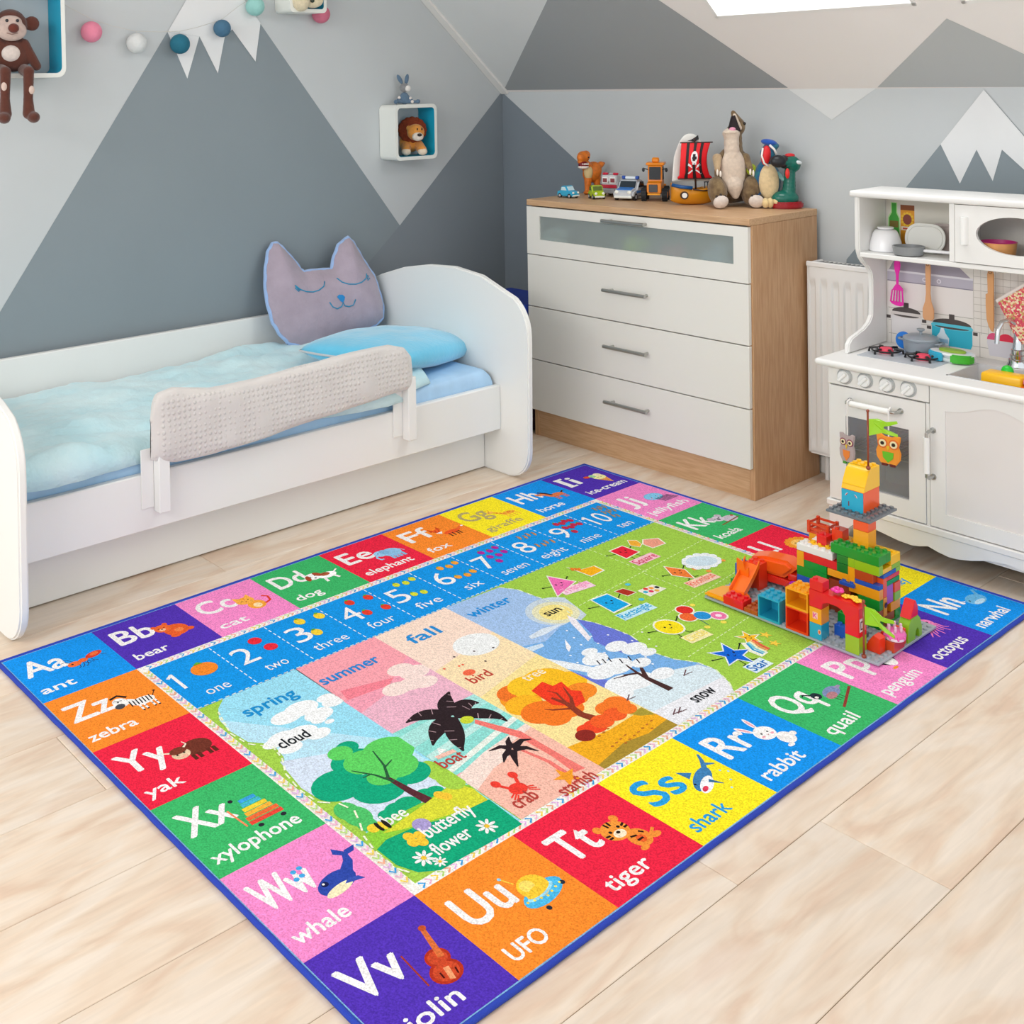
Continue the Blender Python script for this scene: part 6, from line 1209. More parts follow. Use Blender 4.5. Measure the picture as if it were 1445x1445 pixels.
g.box(8.85*PT, 10.85*PT, Z0+fz*BH, 11.65*PT, 13.25*PT, Z0+(fz+.2)*BH); cpart(g, 'orange_fence', 'd8431a')
br(10.9, 9.3, 6.55, 1.4, 1.8, 1.0, RD_); br(12.4, 10.4, 7.1, 1.5, 1.6, 1.25, VER)
# bench, cake and arch at the right corner
g = G(); g.prism([(0, 0), (1.9*PT, 0), (1.9*PT, 1.5*BH), (1.1*PT, 1.7*BH), (.5*PT, 1.0*BH)], 1.4*PT, M=CM(21.1, 3.6, 0) @ MXZ, bev=.001); cpart(g, 'orange_slope_brick', VER)
br(22.9, 3.7, 0, 1.1, 2.6, 1.05, 'c4481c', studs=False); br(22.4, 6.3, 0, 1.3, .9, 1.6, VER, studs=False)
g = G(); g.lathe([(.022, 0), (.023, .004), (.023, .014), (.02, .017), (0, .017)], 24, M=CM(23.45, 5.0, 1.08)); ck = cpart(g, 'cake', 'f4f2f4')
g = G(); g.lathe([(.0238, .007), (.0242, .014), (.021, .0182), (0, .0185)], 24, M=CM(23.45, 5.0, 1.08))
for k in range(8): g.ball((.0235*cos(k*pi/4), .0235*sin(k*pi/4), .0075), (.003, .003, .0055), n=8, M=CM(23.45, 5.0, 1.08))
cpart(g, 'pink_icing', 'f06ab8', smooth=True, parent=ck)
for k in range(6):
    g = G(); a = k*pi/3; c = (23.45*PT+.015*cos(a), 5.0*PT+.015*sin(a)); g.cyl((c[0], c[1], Z0+1.08*BH+.018), (c[0], c[1], Z0+1.08*BH+.03), .0032, n=8); g.ball((c[0], c[1], Z0+1.08*BH+.031), .0035, n=8); cpart(g, 'candle', 'f7c9df', smooth=True, parent=ck)
ap_ = [(0, 0), (0, 1.0), (.4, 1.9), (.9, 2.3), (2.6, 2.3), (3.2, 1.9), (3.6, 1.0), (3.6, 0), (2.9, 0), (2.75, .8), (2.4, 1.05), (2.05, .8), (1.9, 0)]
g = G(); g.prism([(a*PT, b*BH) for a, b in ap_], 1.3*PT, M=CM(22.6, 7.3, 0) @ MYZ, bev=.001); cpart(g, 'lime_arch_brick', '8fc81c')
g = G(); g.prism([(0, 0), (2*PT, 0), (2*PT, .9*BH), (1.5*PT, 1.6*BH), (1.2*PT, 1.55*BH), (.3*PT, .4*BH)], 1.3*PT, M=CM(22.6, 7.9, 2.31) @ MYZ, bev=.001); cpart(g, 'red_roof_brick', RD_)
br(20.6, 7.0, 0, 2, 1.2, .35, RD_, studs=False)
# toy dump truck parked on the plate, left of the wall
tr = thing('dump_truck', 'orange and red plastic toy dump truck on the baseplate beside the slide', 'toy truck', (1.837+4.9*PT, -1.146+10.3*PT, .0098+Z0+.0045), R(8), scale=1)
ORT = pm_('fb6212')
g = G(); g.prism([(-.055, .008), (.055, .008), (.06, .018), (.05, .024), (.02, .026), (-.05, .03), (-.062, .022)], .052, M=T(0, .026, 0) @ MXZ, bev=.003); g.build('chassis', pm_('ee2a12'), tr, smooth='a')
for sx in (-.033, .036):
    for sy in (-.029, .021):
        g = G(); g.cyl((sx, sy, .0105), (sx, sy+.008, .0105), .0105, n=18); g.build('wheel', pm_('2a2c30') if False else pm_('d8281a'), tr, smooth='a')
g = G(); g.box(.03, -.024, .026, .056, .024, .045, .005, seg=2); g.build('cab', pm_('ee2a12'), tr, smooth='a')
g = G(); g.prism([(-.062, .032), (-.03, .03), (.022, .03), (.04, .046), (.055, .062), (.03, .076), (-.03, .074), (-.066, .064), (-.074, .048)], .062, M=T(0, .031, 0) @ MXZ, bev=.009); g.build('tipper_body', ORT, tr, smooth='a')
pb = thing('purple_brick', 'purple toy barrel between dump truck and castle wall', 'toy brick', (1.837+8.1*PT, -1.146+8.4*PT, .0098+Z0+.0045))
g = G(); g.lathe([(.010, 0), (.0125, .004), (.0135, .017), (.0125, .03), (.010, .034), (0, .034)], 20); g.build('barrel', pm_('a41fc0'), pb, smooth='a'); g = G(); g.lathe([(.0138, .014), (.0143, .017), (.0138, .02)], 20); g.build('hoop', pm_('8a18a8'), pb)
# ---------------------------------------------------------------- toys on the chest, wall cubes, garland, cat pillow
FR = R(51.2)                                                        # local x to the right as the room is seen from the door side, -y to the viewer
def mfab(hx, b=.5): return mat('plush_'+hx, hx, .95, bump=b, bump_s=1.2, noise_s=.25, noise_a=.12, sheen=.3)
def mpl(hx, r=.3): return mat('toyplastic_'+hx, hx, r)
def blob(name, m, parent, parts, vox=1.2, sm=4, label=None):
    """soft shape: ellipsoids ('e', c, r, rot) and tapered limbs ('c', p, q, r1, r2) grown together"""
    g = G()
    for p in parts:
        if p[0] == 'e': g.ball(p[1], p[2], n=18, rot=p[3] if len(p) > 3 else None)
        else:
            a, b, r1, r2 = Vec(p[1]), Vec(p[2]), p[3], p[4]; n_ = max(2, int((b-a).length/min(r1, r2)*1.6))
            for k in range(n_+1): t = k/n_; g.ball(a+(b-a)*t, r1+(r2-r1)*t, n=12)
    o = g.build(name, m, parent, smooth=True, label=label); remesh(o, vox, sm); return o
def toy(name, label, cat, px_, Y, S=1/385, rz=FR, group=None):
    p = at(px_, 285, 'y', Y); o = thing(name, label, cat, (p.x, Y, .9135), rz, group); o.scale = (S, S, S); return o
def ballp(name, m, parent, c, r, n=12, rot=None, label=None): g = G(); g.ball(c, r, n=n, rot=rot); return g.build(name, m, parent, smooth=True, label=label)
# --- toy cars
def car(name, label, px_, Y, W_, L_, H_, body, rz, police=False):
    o = thing(name, label, 'toy car', (0, 0, 0), rz); p = at(px_, 285, 'y', Y); o.location = (p.x, Y, .9135); o.scale = (1/385,)*3; bm_ = mpl(body, .2)
    w, l, h = W_/2, L_/2, H_                                        # local x along the car, front at +x
    prof = [(-l, h*.22), (-l*.98, h*.5), (-l*.62, h*.58), (-l*.45, h*.92), (-l*.1, h), (l*.18, h*.95), (l*.42, h*.6), (l*.85, h*.52), (l, h*.4), (l, h*.2), (l*.9, h*.12), (-l*.9, h*.12)]
    g = G(); g.prism(prof, W_*.98, M=T(0, w*.98, 0) @ MXZ, bev=W_*.09); g.build('body', bm_, o, smooth='a')
    gl = mpl('24303a' if police else 'cfeaf2' if body == '3fb0d8' else '5a6a1a', .1)
    g = G(); g.prism([(l*.19, h*.92), (l*.41, h*.62), (l*.36, h*.6), (l*.14, h*.9)], W_*.76, M=T(l*.03, w*.76, 0) @ MXZ); g.build('windscreen', gl, o)
    for s_ in (-1, 1):
        g = G(); g.prism([(-l*.42, h*.62), (-l*.34, h*.88), (l*.08, h*.9), (l*.28, h*.62)], W_*.02, M=T(0, s_*w*.985+(.02*W_ if s_ > 0 else 0), 0) @ MXZ); g.build('side_window', gl, o)
        ballp('headlight', mpl('f4f4ea', .1), o, (l*.96, s_*w*.62, h*.42), (h*.07, h*.12, h*.1))
        for sx in (-.6, .6): g = G(); g.cyl((l*sx, s_*w*.78, h*.17), (l*sx, s_*w*1.0, h*.17), h*.19, n=16); wh = g.build('wheel', mpl('1c1c20', .6), o, smooth='a'); g = G(); g.cyl((l*sx, s_*w*.99, h*.17), (l*sx, s_*w*1.02, h*.17), h*.1, n=12); g.build('hub_cap', mpl('c8c8cc', .2), wh)
    g = G(); g.box(l*.95, -w*.86, h*.12, l*1.04, w*.86, h*.25, h*.03); g.build('bumper', mpl('eef2ec', .2), o)
    if police:
        g = G(); g.prism([(l*.45, h*.605), (l*.86, h*.535), (l*.86, h*.50), (l*.45, h*.57)], W_*.7, M=T(0, w*.7, h*.02) @ MXZ); g.build('blue_bonnet_panel', mpl('3a7fd0', .3), o)
        g = G(); g.box(-l*.12, -w*.5, h*1.0, l*.05, w*.5, h*1.14, h*.03); lb = g.build('light_bar', mpl('e6eef4', .2), o)
        for s_ in (-1, 1): g = G(); g.box(-l*.12, s_*w*.66-w*.16, h*1.0, l*.05, s_*w*.66+w*.16, h*1.16, h*.03); g.build('blue_light', mpl('1f4fae', .2), lb)
        for s_ in (-1, 1): g = G(); g.box(-l*.8, s_*w*.985-(.3 if s_ < 0 else 0), h*.34, l*.5, s_*w*.985+(.3 if s_ > 0 else 0), h*.46); g.build('blue_side_stripe', mpl('3a7fd0', .3), o)
    return o
AT = R(51.2-90)                                                      # heading straight to the viewer
car('toy_car', 'small sky blue toy car at left end of the chest top', 802, -.285, 17, 31, 18, '3fb0d8', AT+R(38))
car('toy_car', 'small lime green toy car in front of the orange dinosaur', 842, -.25, 18, 26, 20, 'b0c81e', AT+R(10))
car('toy_police_car', 'silver and blue toy police car between fire truck and excavator', 890, -.175, 31, 62, 29, 'c9cdd2', AT-R(34), True)
# --- orange dinosaur
OD = 'e0781e'; o = toy('toy_dinosaur', 'orange rubber toy dinosaur with open mouth behind the small cars', 'toy dinosaur', 830, -.13)
blob('body', mat('dino_orange', OD, .5, noise_s=.2, noise_a=.25), o, [('e', (8, 6, 33), (14, 12, 17), (0, .5, 0)), ('c', (0, 0, 40), (-8, -5, 50), 9, 7), ('e', (-7, -5, 58), (10, 9.5, 8.5)), ('c', (-3, -3, 60), (-13, -13, 57), 7, 6), ('c', (-9, -8, 55), (-13, -12, 51), 6.5, 5), ('c', (14, 8, 38), (22, 10, 44), 7, 5), ('c', (22, 10, 44), (28, 12, 46), 5, 1.6), ('c', (0, -2, 24), (-1, -3, 12), 6.5, 5), ('c', (-1, -3, 12), (-2, -4, 3), 4.5, 4.5), ('e', (-3, -7, 2.8), (5.5, 7, 3)), ('c', (15, 6, 24), (15, 5, 10), 6.5, 4.5), ('e', (14, 2, 2.8), (5, 6.5, 3))], .9)
blob('belly', mat('dino_cream', 'd8c08a', .6), o, [('e', (0, -5, 34), (7, 5, 12))], .9)
blob('lower_jaw', mpl('f3e8e0', .5), o, [('e', (-9, -13, 42.5), (8.5, 7, 3.4))], .7); ballp('mouth', mpl('7a1420', .4), o, (-9, -13.5, 46), (8, 6.3, 5.2)); ballp('eye', mpl('201010', .2), o, (-1, -14, 57), 1.3)
g = G()
for k in range(8): a = -2.6+k*.3; g.cyl((-8+7*cos(a), -13.5+5.8*sin(a), 46), (-8+6.7*cos(a), -13.5+5.6*sin(a), 49), 1.0, .1, n=6)
g.build('teeth', mpl('f6f0e6', .4), o)
# --- fire truck
o = toy('toy_fire_truck', 'white and red toy fire truck with red lights behind the police car', 'toy truck', 864, -.135, rz=AT-R(34))
g = G(); g.box(-36, -12.5, 4, 10, 12.5, 24, 1.5); g.box(-4, -12, 22, 12, 12, 32, 1.5); g.build('body', mpl('d4d5d8', .3), o, smooth='a')
g = G(); g.box(-37, -13, 8, 4, 13, 15, .5); g.build('red_side_panel', mpl('b21a30', .3), o); g = G(); g.box(11.6, -12.2, 13, 13, 12.2, 18, .4); g.build('red_front_band', mpl('c0203a', .3), o)
for s_ in (-1, 1):
    g = G(); g.box(11.8, s_*6-4.6, 20, 12.7, s_*6+4.6, 29, .3); wf = g.build('window_frame', mpl('f4f2f0', .4), o); g = G(); g.box(12.5, s_*6-3.3, 21.5, 13.1, s_*6+3.3, 27.5); g.build('window_pane', mpl('8a3038', .2), wf)
    g = G(); g.box(2, s_*8-4, 32, 8, s_*8+4, 35.5, 1.2); g.build('red_beacon', mpl('d01a3c', .2), o)
    for sx in (-28, -18, 4): g = G(); g.cyl((sx, s_*9.5, 5), (sx, s_*13, 5), 5, n=16); g.build('wheel', mpl('1c1c20', .6), o, smooth='a')
g = G(); g.box(12, -9, 5, 14.5, 9, 12, .8); g.build('grille', mpl('a8aab0', .25, ), o)
g = G()
for s_ in (-3, 3): g.cyl((-34, s_, 30), (0, s_, 34), .9, n=8)
for k in range(9): g.cyl((-32+k*3.8, -3, 30.3+k*.45), (-32+k*3.8, 3, 30.3+k*.45), .6, n=6)
g.build('ladder', mpl('e4e4e6', .3), o)
# --- excavator / tractor
o = toy('toy_loader', 'orange toy loader tractor with black wheels in the middle of the chest top', 'toy tractor', 925, -.155, rz=AT-R(20)); OR_ = mpl('f08c0c', .3)
g = G(); g.prism([(-26, 10), (10, 10), (18, 12), (18, 26), (4, 28), (0, 50), (-2, 52), (-22, 52), (-24, 28)], 20, M=T(0, 10, 0) @ MXZ, bev=1); g.build('cab_body', OR_, o, smooth='a')
g = G(); g.box(-24, -13, 50, 1.5, 13, 54, 1); g.build('roof', OR_, o); g = G(); g.box(-14, -5, 54, -4, 5, 61, 1.5); g.build('roof_beacon', OR_, o, smooth='a')
g = G(); g.prism([(3.9, 30), (1, 48), (2, 48), (5, 30)], 16, M=T(.2, 8, 0) @ MXZ); g.build('windscreen', mpl('141c24', .5), o)
for s_ in (-1, 1):
    g = G(); g.box(-20, s_*10.1-.2, 29, -1, s_*10.1+.2, 48); g.build('side_window', mpl('141c24', .5), o)
    g = G(); g.tube([(0, s_*10, 44), (4, s_*15, 46)], .7, 6); g.build('mirror_arm', mpl('20242a', .5), o); ballp('mirror', mpl('20242a', .5), o, (4.5, s_*16, 44), (1.2, 2, 3.2))
    for sx, r_ in ((-16, 9.5), (12, 9.0)):
        g = G(); g.cyl((sx, s_*11, r_), (sx, s_*18, r_), r_, n=22); wh = g.build('wheel', mpl('222428', .7), o, smooth='a'); g = G(); g.cyl((sx, s_*17.5, r_), (sx, s_*18.6, r_), r_*.5, n=16); g.build('wheel_hub', OR_, wh, smooth='a')
        g = G()
        for k in range(14): a = k*2*pi/14; g.box(-.8, -3.4, -.7, .8, 3.4, .7, M=T(sx+r_*cos(a), s_*14.5, r_+r_*sin(a)) @ Matrix.Rotation(-a, 4, 'Y'))
        g.build('tread', mpl('222428', .7), wh)
g = G(); g.box(17.8, -7, 13, 19.5, 5, 24, .5); g.build('grille', mpl('4a4a4e', .4), o); g = G(); g.box(19, -9, 9, 21, 9, 11.5, .5); g.build('front_bar', mpl('f3a52a', .3), o)
g = G(); g.tube([(-24, 2, 20), (-34, 2, 34), (-40, 2, 20)], 2.4, 8); g.box(-47, -7, 10, -38, 11, 20, 1); g.build('rear_arm', OR_, o, smooth='a')
# --- pirate ship
o = toy('pirate_ship', 'toy pirate ship with red and black striped skull sail', 'toy ship', 979, -.19, rz=FR)
def hull(u, v):
    x = -32+62*u; t = (u*2-1); wd = 12*(1-abs(t)**2.6)**.5 if abs(t) < 1 else 0; top = 22+9*max(0, -t)**2+5*max(0, t)**2; a = (v-.5)*pi
    return Vec((x+(2*(1-cos(a)) if False else 0), wd*sin(a), top-(top-0-6*abs(t)**3)*cos(a)**.7 if abs(v-.5) < .4999 else top))
g = G(); g.grid(hull, 28, 16); bmesh.ops.recalc_face_normals(g.bm, faces=g.bm.faces); h_ = g.build('hull', mpl('d48a12', .35), o, smooth=True); h_.modifiers.new('s', 'SOLIDIFY').thickness = 1
g = G(); g.prism([(-28, -2), (-20, -9), (0, -11.5), (20, -9), (28, -2), (28, 2), (20, 9), (0, 11.5), (-20, 9), (-28, 2)], 1.5, z=19); g.build('deck', mpl('7a5a3a', .6), o)
g = G(); g.tube([(-31, -4, 28), (-20, -10.2, 25.5), (-5, -12.6, 24)], 2.6, 8); g.build('blue_gunwale', mpl('14508c', .35), o, smooth=True)
g = G(); g.tube([(-4, -12.4, 22), (10, -12.2, 20), (24, -9.5, 21)], 1.0, 6); g.build('rope', mpl('3a1e14', .6), o, smooth=True)
g = G(); g.cyl((-16, -12.4, 14), (-16, -10, 14), 5.5, n=20); pp = g.build('porthole_rim', mpl('3a2416', .5), o, smooth='a'); g = G(); g.cyl((-16, -13, 14), (-16, -12, 14), 3.6, n=18); g.build('porthole', mpl('f4f2ee', .3), pp)
g = G(); g.box(12, -8, 22, 30, 8, 24, .5)
g.build('aft_deck', mpl('c07f1c', .4), o)
for k in range(5): g = G(); g.cyl((13+k*4, -8.5, 23), (13+k*4, -8.5, 31), .7, n=8); g.build('railing_post', mpl('2a2a2e', .4), o)
g = G(); g.box(12, -9, 31, 31, -8, 32.4); g.build('rail', mpl('2a2a2e', .4), o)
g = G(); g.tube([(3, 0, 18), (2, 0, 92)], 1.3, 8); g.build('mast', mpl('3a2018', .5), o, smooth=True)
def sail_pt(a, z, off):
    t = (z-36)/50; bow = sin(pi*min(1, max(0, t))); cx = 1+2*t; hw = 22-3*bow+ (2 if t < .1 else 0); s_ = 1-.09*t
    return Vec((cx-4*bow+a*hw*s_, -4-7*bow*(1-a*a*.4)-off, z))
g = G(); g.grid(lambda u, v: sail_pt(u*2-1, 36+50*v, 0), 24, 20); sl = g.build('sail', mat('sail_red', 'e8131f', .6), o, smooth=True); sl.modifiers.new('s', 'SOLIDIFY').thickness = .8
P = Print(lambda a, b, h: sail_pt(a, b, .5+h), dz=.12)
for a0 in (-.62, -.12, .36):
    for k in range(12): z0 = 36+50*k/12; P.poly([(a0, z0), (a0+.2, z0), (a0+.2, z0+50/12), (a0, z0+50/12)], '1d1014', 1)
S2 = 'f3eef0'; P.ell(.0, 66, .26, 8.5, S2, 2); P.rect(-.14, 56, .16, 61, S2, 2); P.ell(-.09, 65, .07, 2.3, '1d1014', 3); P.ell(.12, 65, .07, 2.3, '1d1014', 3)
for s_ in (-1, 1): P.line([(-.45*s_, 46), (.45*s_, 57)], .9, S2, 2) if False else P.poly([(-.46*s_, 44), (-.40*s_, 42.6), (.46*s_, 55), (.42*s_, 58)], S2, 3)
P.build('skull_print', mat('print_flat', 'ffffff', .6, attr='Col'), sl)
g = G(); g.grid(lambda u, v: Vec((-3+(u-.5)*46+6*(1-v)*(u-.5), 3, 32+66*v*(1-.5*abs(u*2-1)**2.5))), 20, 16); g.build('white_back_sail', mpl('e6e4de', .6), o, smooth=True).modifiers.new('s', 'SOLIDIFY').thickness = .7
for z_, w_ in ((36, 24), (86, 21)): g = G(); g.cyl((-w_+2, -4, z_), (w_+5, -4, z_), .9, n=8); g.build('yard', mpl('3a2018', .5), o)
g = G(); g.prism([(-8, 88), (-2, 90), (3, 93), (7, 96), (8, 90), (2, 87), (-3, 88)], .8, M=T(0, 0, 0) @ MXZ); g.build('black_pennant', mpl('1d1d20', .6), o)
# --- big brown plush dinosaur
o = toy('plush_dinosaur', 'tall brown plush dinosaur sitting with mouth open upward', 'plush dinosaur', 1034, -.155, rz=FR)
BR = mat('plush_brown_mottled', '8a7350', .95, noise_s=.16, hex2='6b5439', bump=.5, bump_s=1.2, noise_a=.1, sheen=.3); CRm = mfab('d8c6b4')
blob('body', BR, o, [('e', (3, 8, 46), (25, 18, 36)), ('c', (4, 7, 70), (4, 5, 100), 13, 11), ('e', (10, 3, 108), (9, 9, 12)), ('c', (9, 2, 112), (1, -3, 127), 8, 3.4), ('c', (2, 20, 14), (30, 38, 8), 12, 5)], 1.3)
blob('belly', CRm, o, [('e', (-1, -7, 50), (17, 9, 30)), ('c', (-1, -10, 30), (0, -12, 16), 12, 5), ('c', (-2, -5, 70), (-2, -4, 94), 10.5, 10.5), ('e', (-3, -6, 99), (12, 9, 8)), ('c', (9, -5, 106), (1, -9, 124), 3.4, 2.6)], 1.3)
g = G(); g.prism([(-9, 101), (9, 102), (5, 112), (1, 124), (-3, 122), (-6, 110)], 7, M=T(0, -5, 0) @ MXZ, bev=1); g.build('mouth', mpl('1f1216', .7), o, smooth='a'); ballp('tongue', mpl('e79ab4', .6), o, (-3, -12, 105), (4.5, 3, 3)); 
blob('lower_jaw', CRm, o, [('e', (-4, -9, 101), (11, 7, 4.5))], 1.2)
ballp('eye', mpl('241810', .2), o, (16, -3, 112), 2.2)
for s_, cx in ((-1, -23), (1, 22)):
    lg = blob('leg', BR, o, [('e', (cx, -8, 22), (12.5, 16, 20), (0, .12*s_, 0)), ('c', (cx, -12, 10), (cx*1.05, -22, 8), 8, 8)], 1.2)
    ballp('foot_sole', mfab('e3d6cc'), lg, (cx*1.05-1, -30, 9.5), (10.5, 5, 9), rot=(.25, .25*s_, 0))
    for k in (-1, 0, 1): ballp('claw', mpl('35261c', .5), lg, (cx*1.05+k*5.5-1, -30, 18-abs(k)*2), (1.9, 2.6, 3))
    ax_ = -21 if s_ < 0 else 17
    am = blob('arm', mfab('b89c78') if s_ < 0 else BR, o, [('c', (ax_, -2, 66), (ax_-4*(s_ < 0)+2*(s_ > 0), -16, 52), 6.5, 4)], 1.1)
    for k in range(2): ballp('claw', mpl('efe6da', .5), am, (ax_-5*(s_ < 0)+1*(s_ > 0)+k*4, -19, 48-k*2), (1.5, 1.5, 4.5))
# --- teal and blue plush dinosaur
o = toy('plush_dinosaur', 'smaller blue and green plush dinosaur with cream belly and red mouth', 'plush dinosaur', 1086, -.095, rz=FR)
TL_ = mat('plush_teal', '1f7d84', .95, noise_s=.12, hex2='1c4f8c', bump=.5, bump_s=1.2, noise_a=.1, sheen=.3)
blob('body', TL_, o, [('e', (-1, 6, 34), (18, 14, 30)), ('c', (0, 4, 54), (2, 2, 68), 11, 10), ('e', (-1, 0, 72), (11, 10, 11)), ('e', (2, -2, 81), (11, 9, 6), (0, -.2, 0)), ('c', (-14, 6, 18), (-17, 0, 10), 9, 8), ('c', (10, 6, 16), (13, 4, 9), 8, 7)], 1.2)
blob('belly', mfab('e0c79a'), o, [('e', (-3, -7, 34), (13.5, 8, 25))], 1.2)
ballp('mouth', mpl('e01c24', .5), o, (-7, -8, 70), (6.5, 5, 13.5), rot=(0, .12, 0)); g = G(); g.tube([(-3, -11, 84), (3, -11.5, 78), (6, -12, 71)], 1.5, 8); g.tube([(-12, -11, 80), (-14, -12, 70), (-11, -13, 60), (-5, -13, 56)], 1.3, 8); g.build('white_lip', mpl('f4f0ec', .5), o, smooth=True)
for cx in (-11, -5, 2):
    blob('toe', mfab('e9cf98'), o, [('e', (cx, -16, 7.5), (4.6, 6.5, 7))], 1.0)
blob('arm', mfab('7fb5b4'), o, [('c', (11, -2, 44), (15, -12, 38), 4, 3)], 1.0)
ballp('blue_crest', mfab('1d55b4'), o, (-1, -3, 87), (11, 9, 4.5), rot=(0, .2, 0)); ballp('tail_ball', mfab('b6c81e'), o, (-20, 14, 50), 8)
# --- green moulded dinosaur with red base
o = toy('toy_dinosaur', 'glossy green toy dinosaur on dark red base at right end of the chest', 'toy dinosaur', 1111, -.085, rz=FR)
GD = mat('dino_green', '12695a', .25)
blob('body', GD, o, [('e', (-2, 2, 13), (18, 12, 11)), ('c', (3, 2, 20), (5, 2, 54), 9, 7), ('e', (5, 0, 60), (12, 9, 10)), ('e', (10, 0, 58), (8, 7.5, 10)), ('c', (-2, -3, 61), (-8, -6, 62), 8, 7)], 1.0)
g = G(); g.prism(oval(21, 13, 32), 9, bev=2); g.build('red_base', mpl('a01420', .25), o, smooth='a')
blob('black_snout', mat('snout_black', '1d1f24', .35, noise_s=.5, noise_a=.3), o, [('e', (-14, -8, 63), (11, 7, 8.5)), ('e', (-6, -5, 62), (7, 7, 9))], 1.0)
ballp('tongue', mpl('e02a24', .3), o, (-3, -10, 47), (3, 2.4, 7)); ballp('red_crest', mpl('d8202a', .3), o, (4, 0, 70), (7, 4, 3)); ballp('eye', mpl('dfe6ea', .2), o, (13, -6, 61), (5, 3, 2.6), rot=(0, .2, 0))
# ---------------------------------------------------------------- cube shelves on the slate wall
m_cw = mat('cube_white', 'eef0ea', .4); m_cb = mat('cube_turquoise', '12a4c6', .5); mats_in = [m_cw, m_cb]
def cube(name, label, y0, z0, s, d, group=None):
    o = thing(name, label, 'wall shelf', (.0015, y0+s/2, z0))
    N_ = 6; oo = rrect(-s/2, 0, s/2, s, s*.1, N_); t = .014; ii = rrect(-s/2+t, t, s/2-t, s-t, s*.07, N_)
    b = bmesh.new(); n = len(oo)
    r1 = [b.verts.new((0, p[0], p[1])) for p in oo]; r2 = [b.verts.new((d, p[0], p[1])) for p in oo]; r3 = [b.verts.new((d, p[0], p[1])) for p in ii]; r4 = [b.verts.new((0, p[0], p[1])) for p in ii]
    for A, B in ((r1, r2), (r2, r3), (r3, r4)):
        for k in range(n):
            f = b.faces.new((A[k], A[(k+1) % n], B[(k+1) % n], B[k])); f.material_index = 1 if A is r3 else 0
    bmesh.ops.recalc_face_normals(b, faces=b.faces); g = G(); g.bm.free(); g.bm = b; g.build('shell', mats_in, o, smooth='a', angle=50); return o
cube('cube_shelf', 'white cube shelf with turquoise inside holding the plush monkey', -2.40, 1.407, .30, .1)
cube('cube_shelf', 'small white cube shelf holding the lion under the grey bunny', -.711, 1.057, .225, .1)
cube('cube_shelf', 'white cube shelf at top of wall, holding the cream plush', -1.212, 1.641, .17, .1)
VW = R(51.2-0)
def wtoy(name, label, cat, x, y, z, S, rz): o = thing(name, label, cat, (x, y, z), rz); o.scale = (S,)*3; return o
# monkey: sits on the cube edge, legs hanging over
SM = 1/330
p = at(25, 107, 'x', .085); o = wtoy('plush_monkey', 'brown plush monkey sitting in the cube shelf with legs hanging down', 'plush monkey', .075, p.y-.006, 1.4225, SM, R(75))
MB = mfab('5c2f22'); CF = mfab('cdb6ac')
blob('body', MB, o, [('e', (-2, 0, 18), (19, 11, 17)), ('c', (-14, -2, 30), (-25, -4, 8), 6, 5), ('c', (10, -2, 30), (22, -4, 7), 6, 5), ('e', (-3, 0, 50), (17, 13, 17)), ('e', (-24, 2, 52), (8, 4, 8)), ('e', (19, 2, 52), (8, 4, 8))], 1.1)
for cx in (-12, 11): blob('leg', MB, o, [('c', (cx-2, -6, 3), (cx, -25, 1), 6.5, 6), ('c', (cx, -25, 0), (cx-1, -25, -28), 5.8, 5), ('c', (cx-1, -25, -28), (cx-1, -27, -42), 5.2, 6.5), ('e', (cx+(3 if cx > 0 else -3), -32, -46), (6.5, 10, 6))], 1.0)
blob('face', CF, o, [('e', (-3, -9, 44), (15.5, 9, 11)), ('e', (-4, -9, 53), (12, 6, 7))], 1.0)
ballp('nose', mfab('6a2c1e'), o, (-2, -18.5, 46), (5.6, 4, 5)); ballp('eye', mpl('20242c', .2), o, (-8, -14.5, 54), 1.7); ballp('eye', mpl('20242c', .2), o, (2.5, -14.5, 54), 1.7)
blob('chest_patch', mfab('dccfc8'), o, [('e', (-4, -8, 20), (10, 5, 9))], 1.0)
for cx, z_ in ((-14, -14), (13, -18)): ballp('knee_patch', mfab('dcc4b8'), o, (cx, -29.5, z_), (3, 1.6, 4.5))
g = G(); g.tube([(-9, -18.6, 41), (-4, -19.6, 39.5), (2, -18.6, 41)], .5, 6); g.build('mouth_seam', mfab('8a6a60'), o)
# lion
p = at(586, 220, 'x', .06); o = wtoy('plush_lion', 'plush lion with brown mane lying inside the small cube shelf', 'plush lion', .052, p.y+.005, 1.0725, 1/350, R(56))
LO = mfab('e0953f')
blob('body', LO, o, [('e', (-6, 9, 18), (16, 11, 15)), ('c', (-12, 3, 14), (-14, -10, 7), 7.5, 7), ('c', (6, 3, 14), (9, -10, 8), 7.5, 7)], 1.1)
blob('mane', mat('mane_brown', '8c3a1c', 1, noise_s=.4, noise_a=.3, bump=1, bump_s=1.5), o, [('e', (-3, 2, 36), (19, 9, 17))]+[('e', (-3+17*cos(a), 1, 36+15.5*sin(a)), (4.5, 4, 4.5)) for a in [k*pi/8 for k in range(16)]], 1.1, 2)
blob('head', LO, o, [('e', (1, -6, 33), (13, 9, 12)), ('e', (-9, -6, 39), (4, 2.5, 4))], 1.0)
blob('muzzle', mfab('eee0d0'), o, [('e', (3, -13, 27), (8.5, 5.5, 6.5))], .9); ballp('nose', mpl('241c1c', .3), o, (5, -18.5, 29.5), (3.4, 2, 2.3))
for cx in (2.5, 9): ballp('eye', mpl('2a1a14', .2), o, (cx, -14, 37.5), (1, 1, 1.9))
for cx in (-14, 9.5): ballp('paw', mfab('f0dcc4'), o, (cx, -13, 5.5), (7, 5, 5.5))
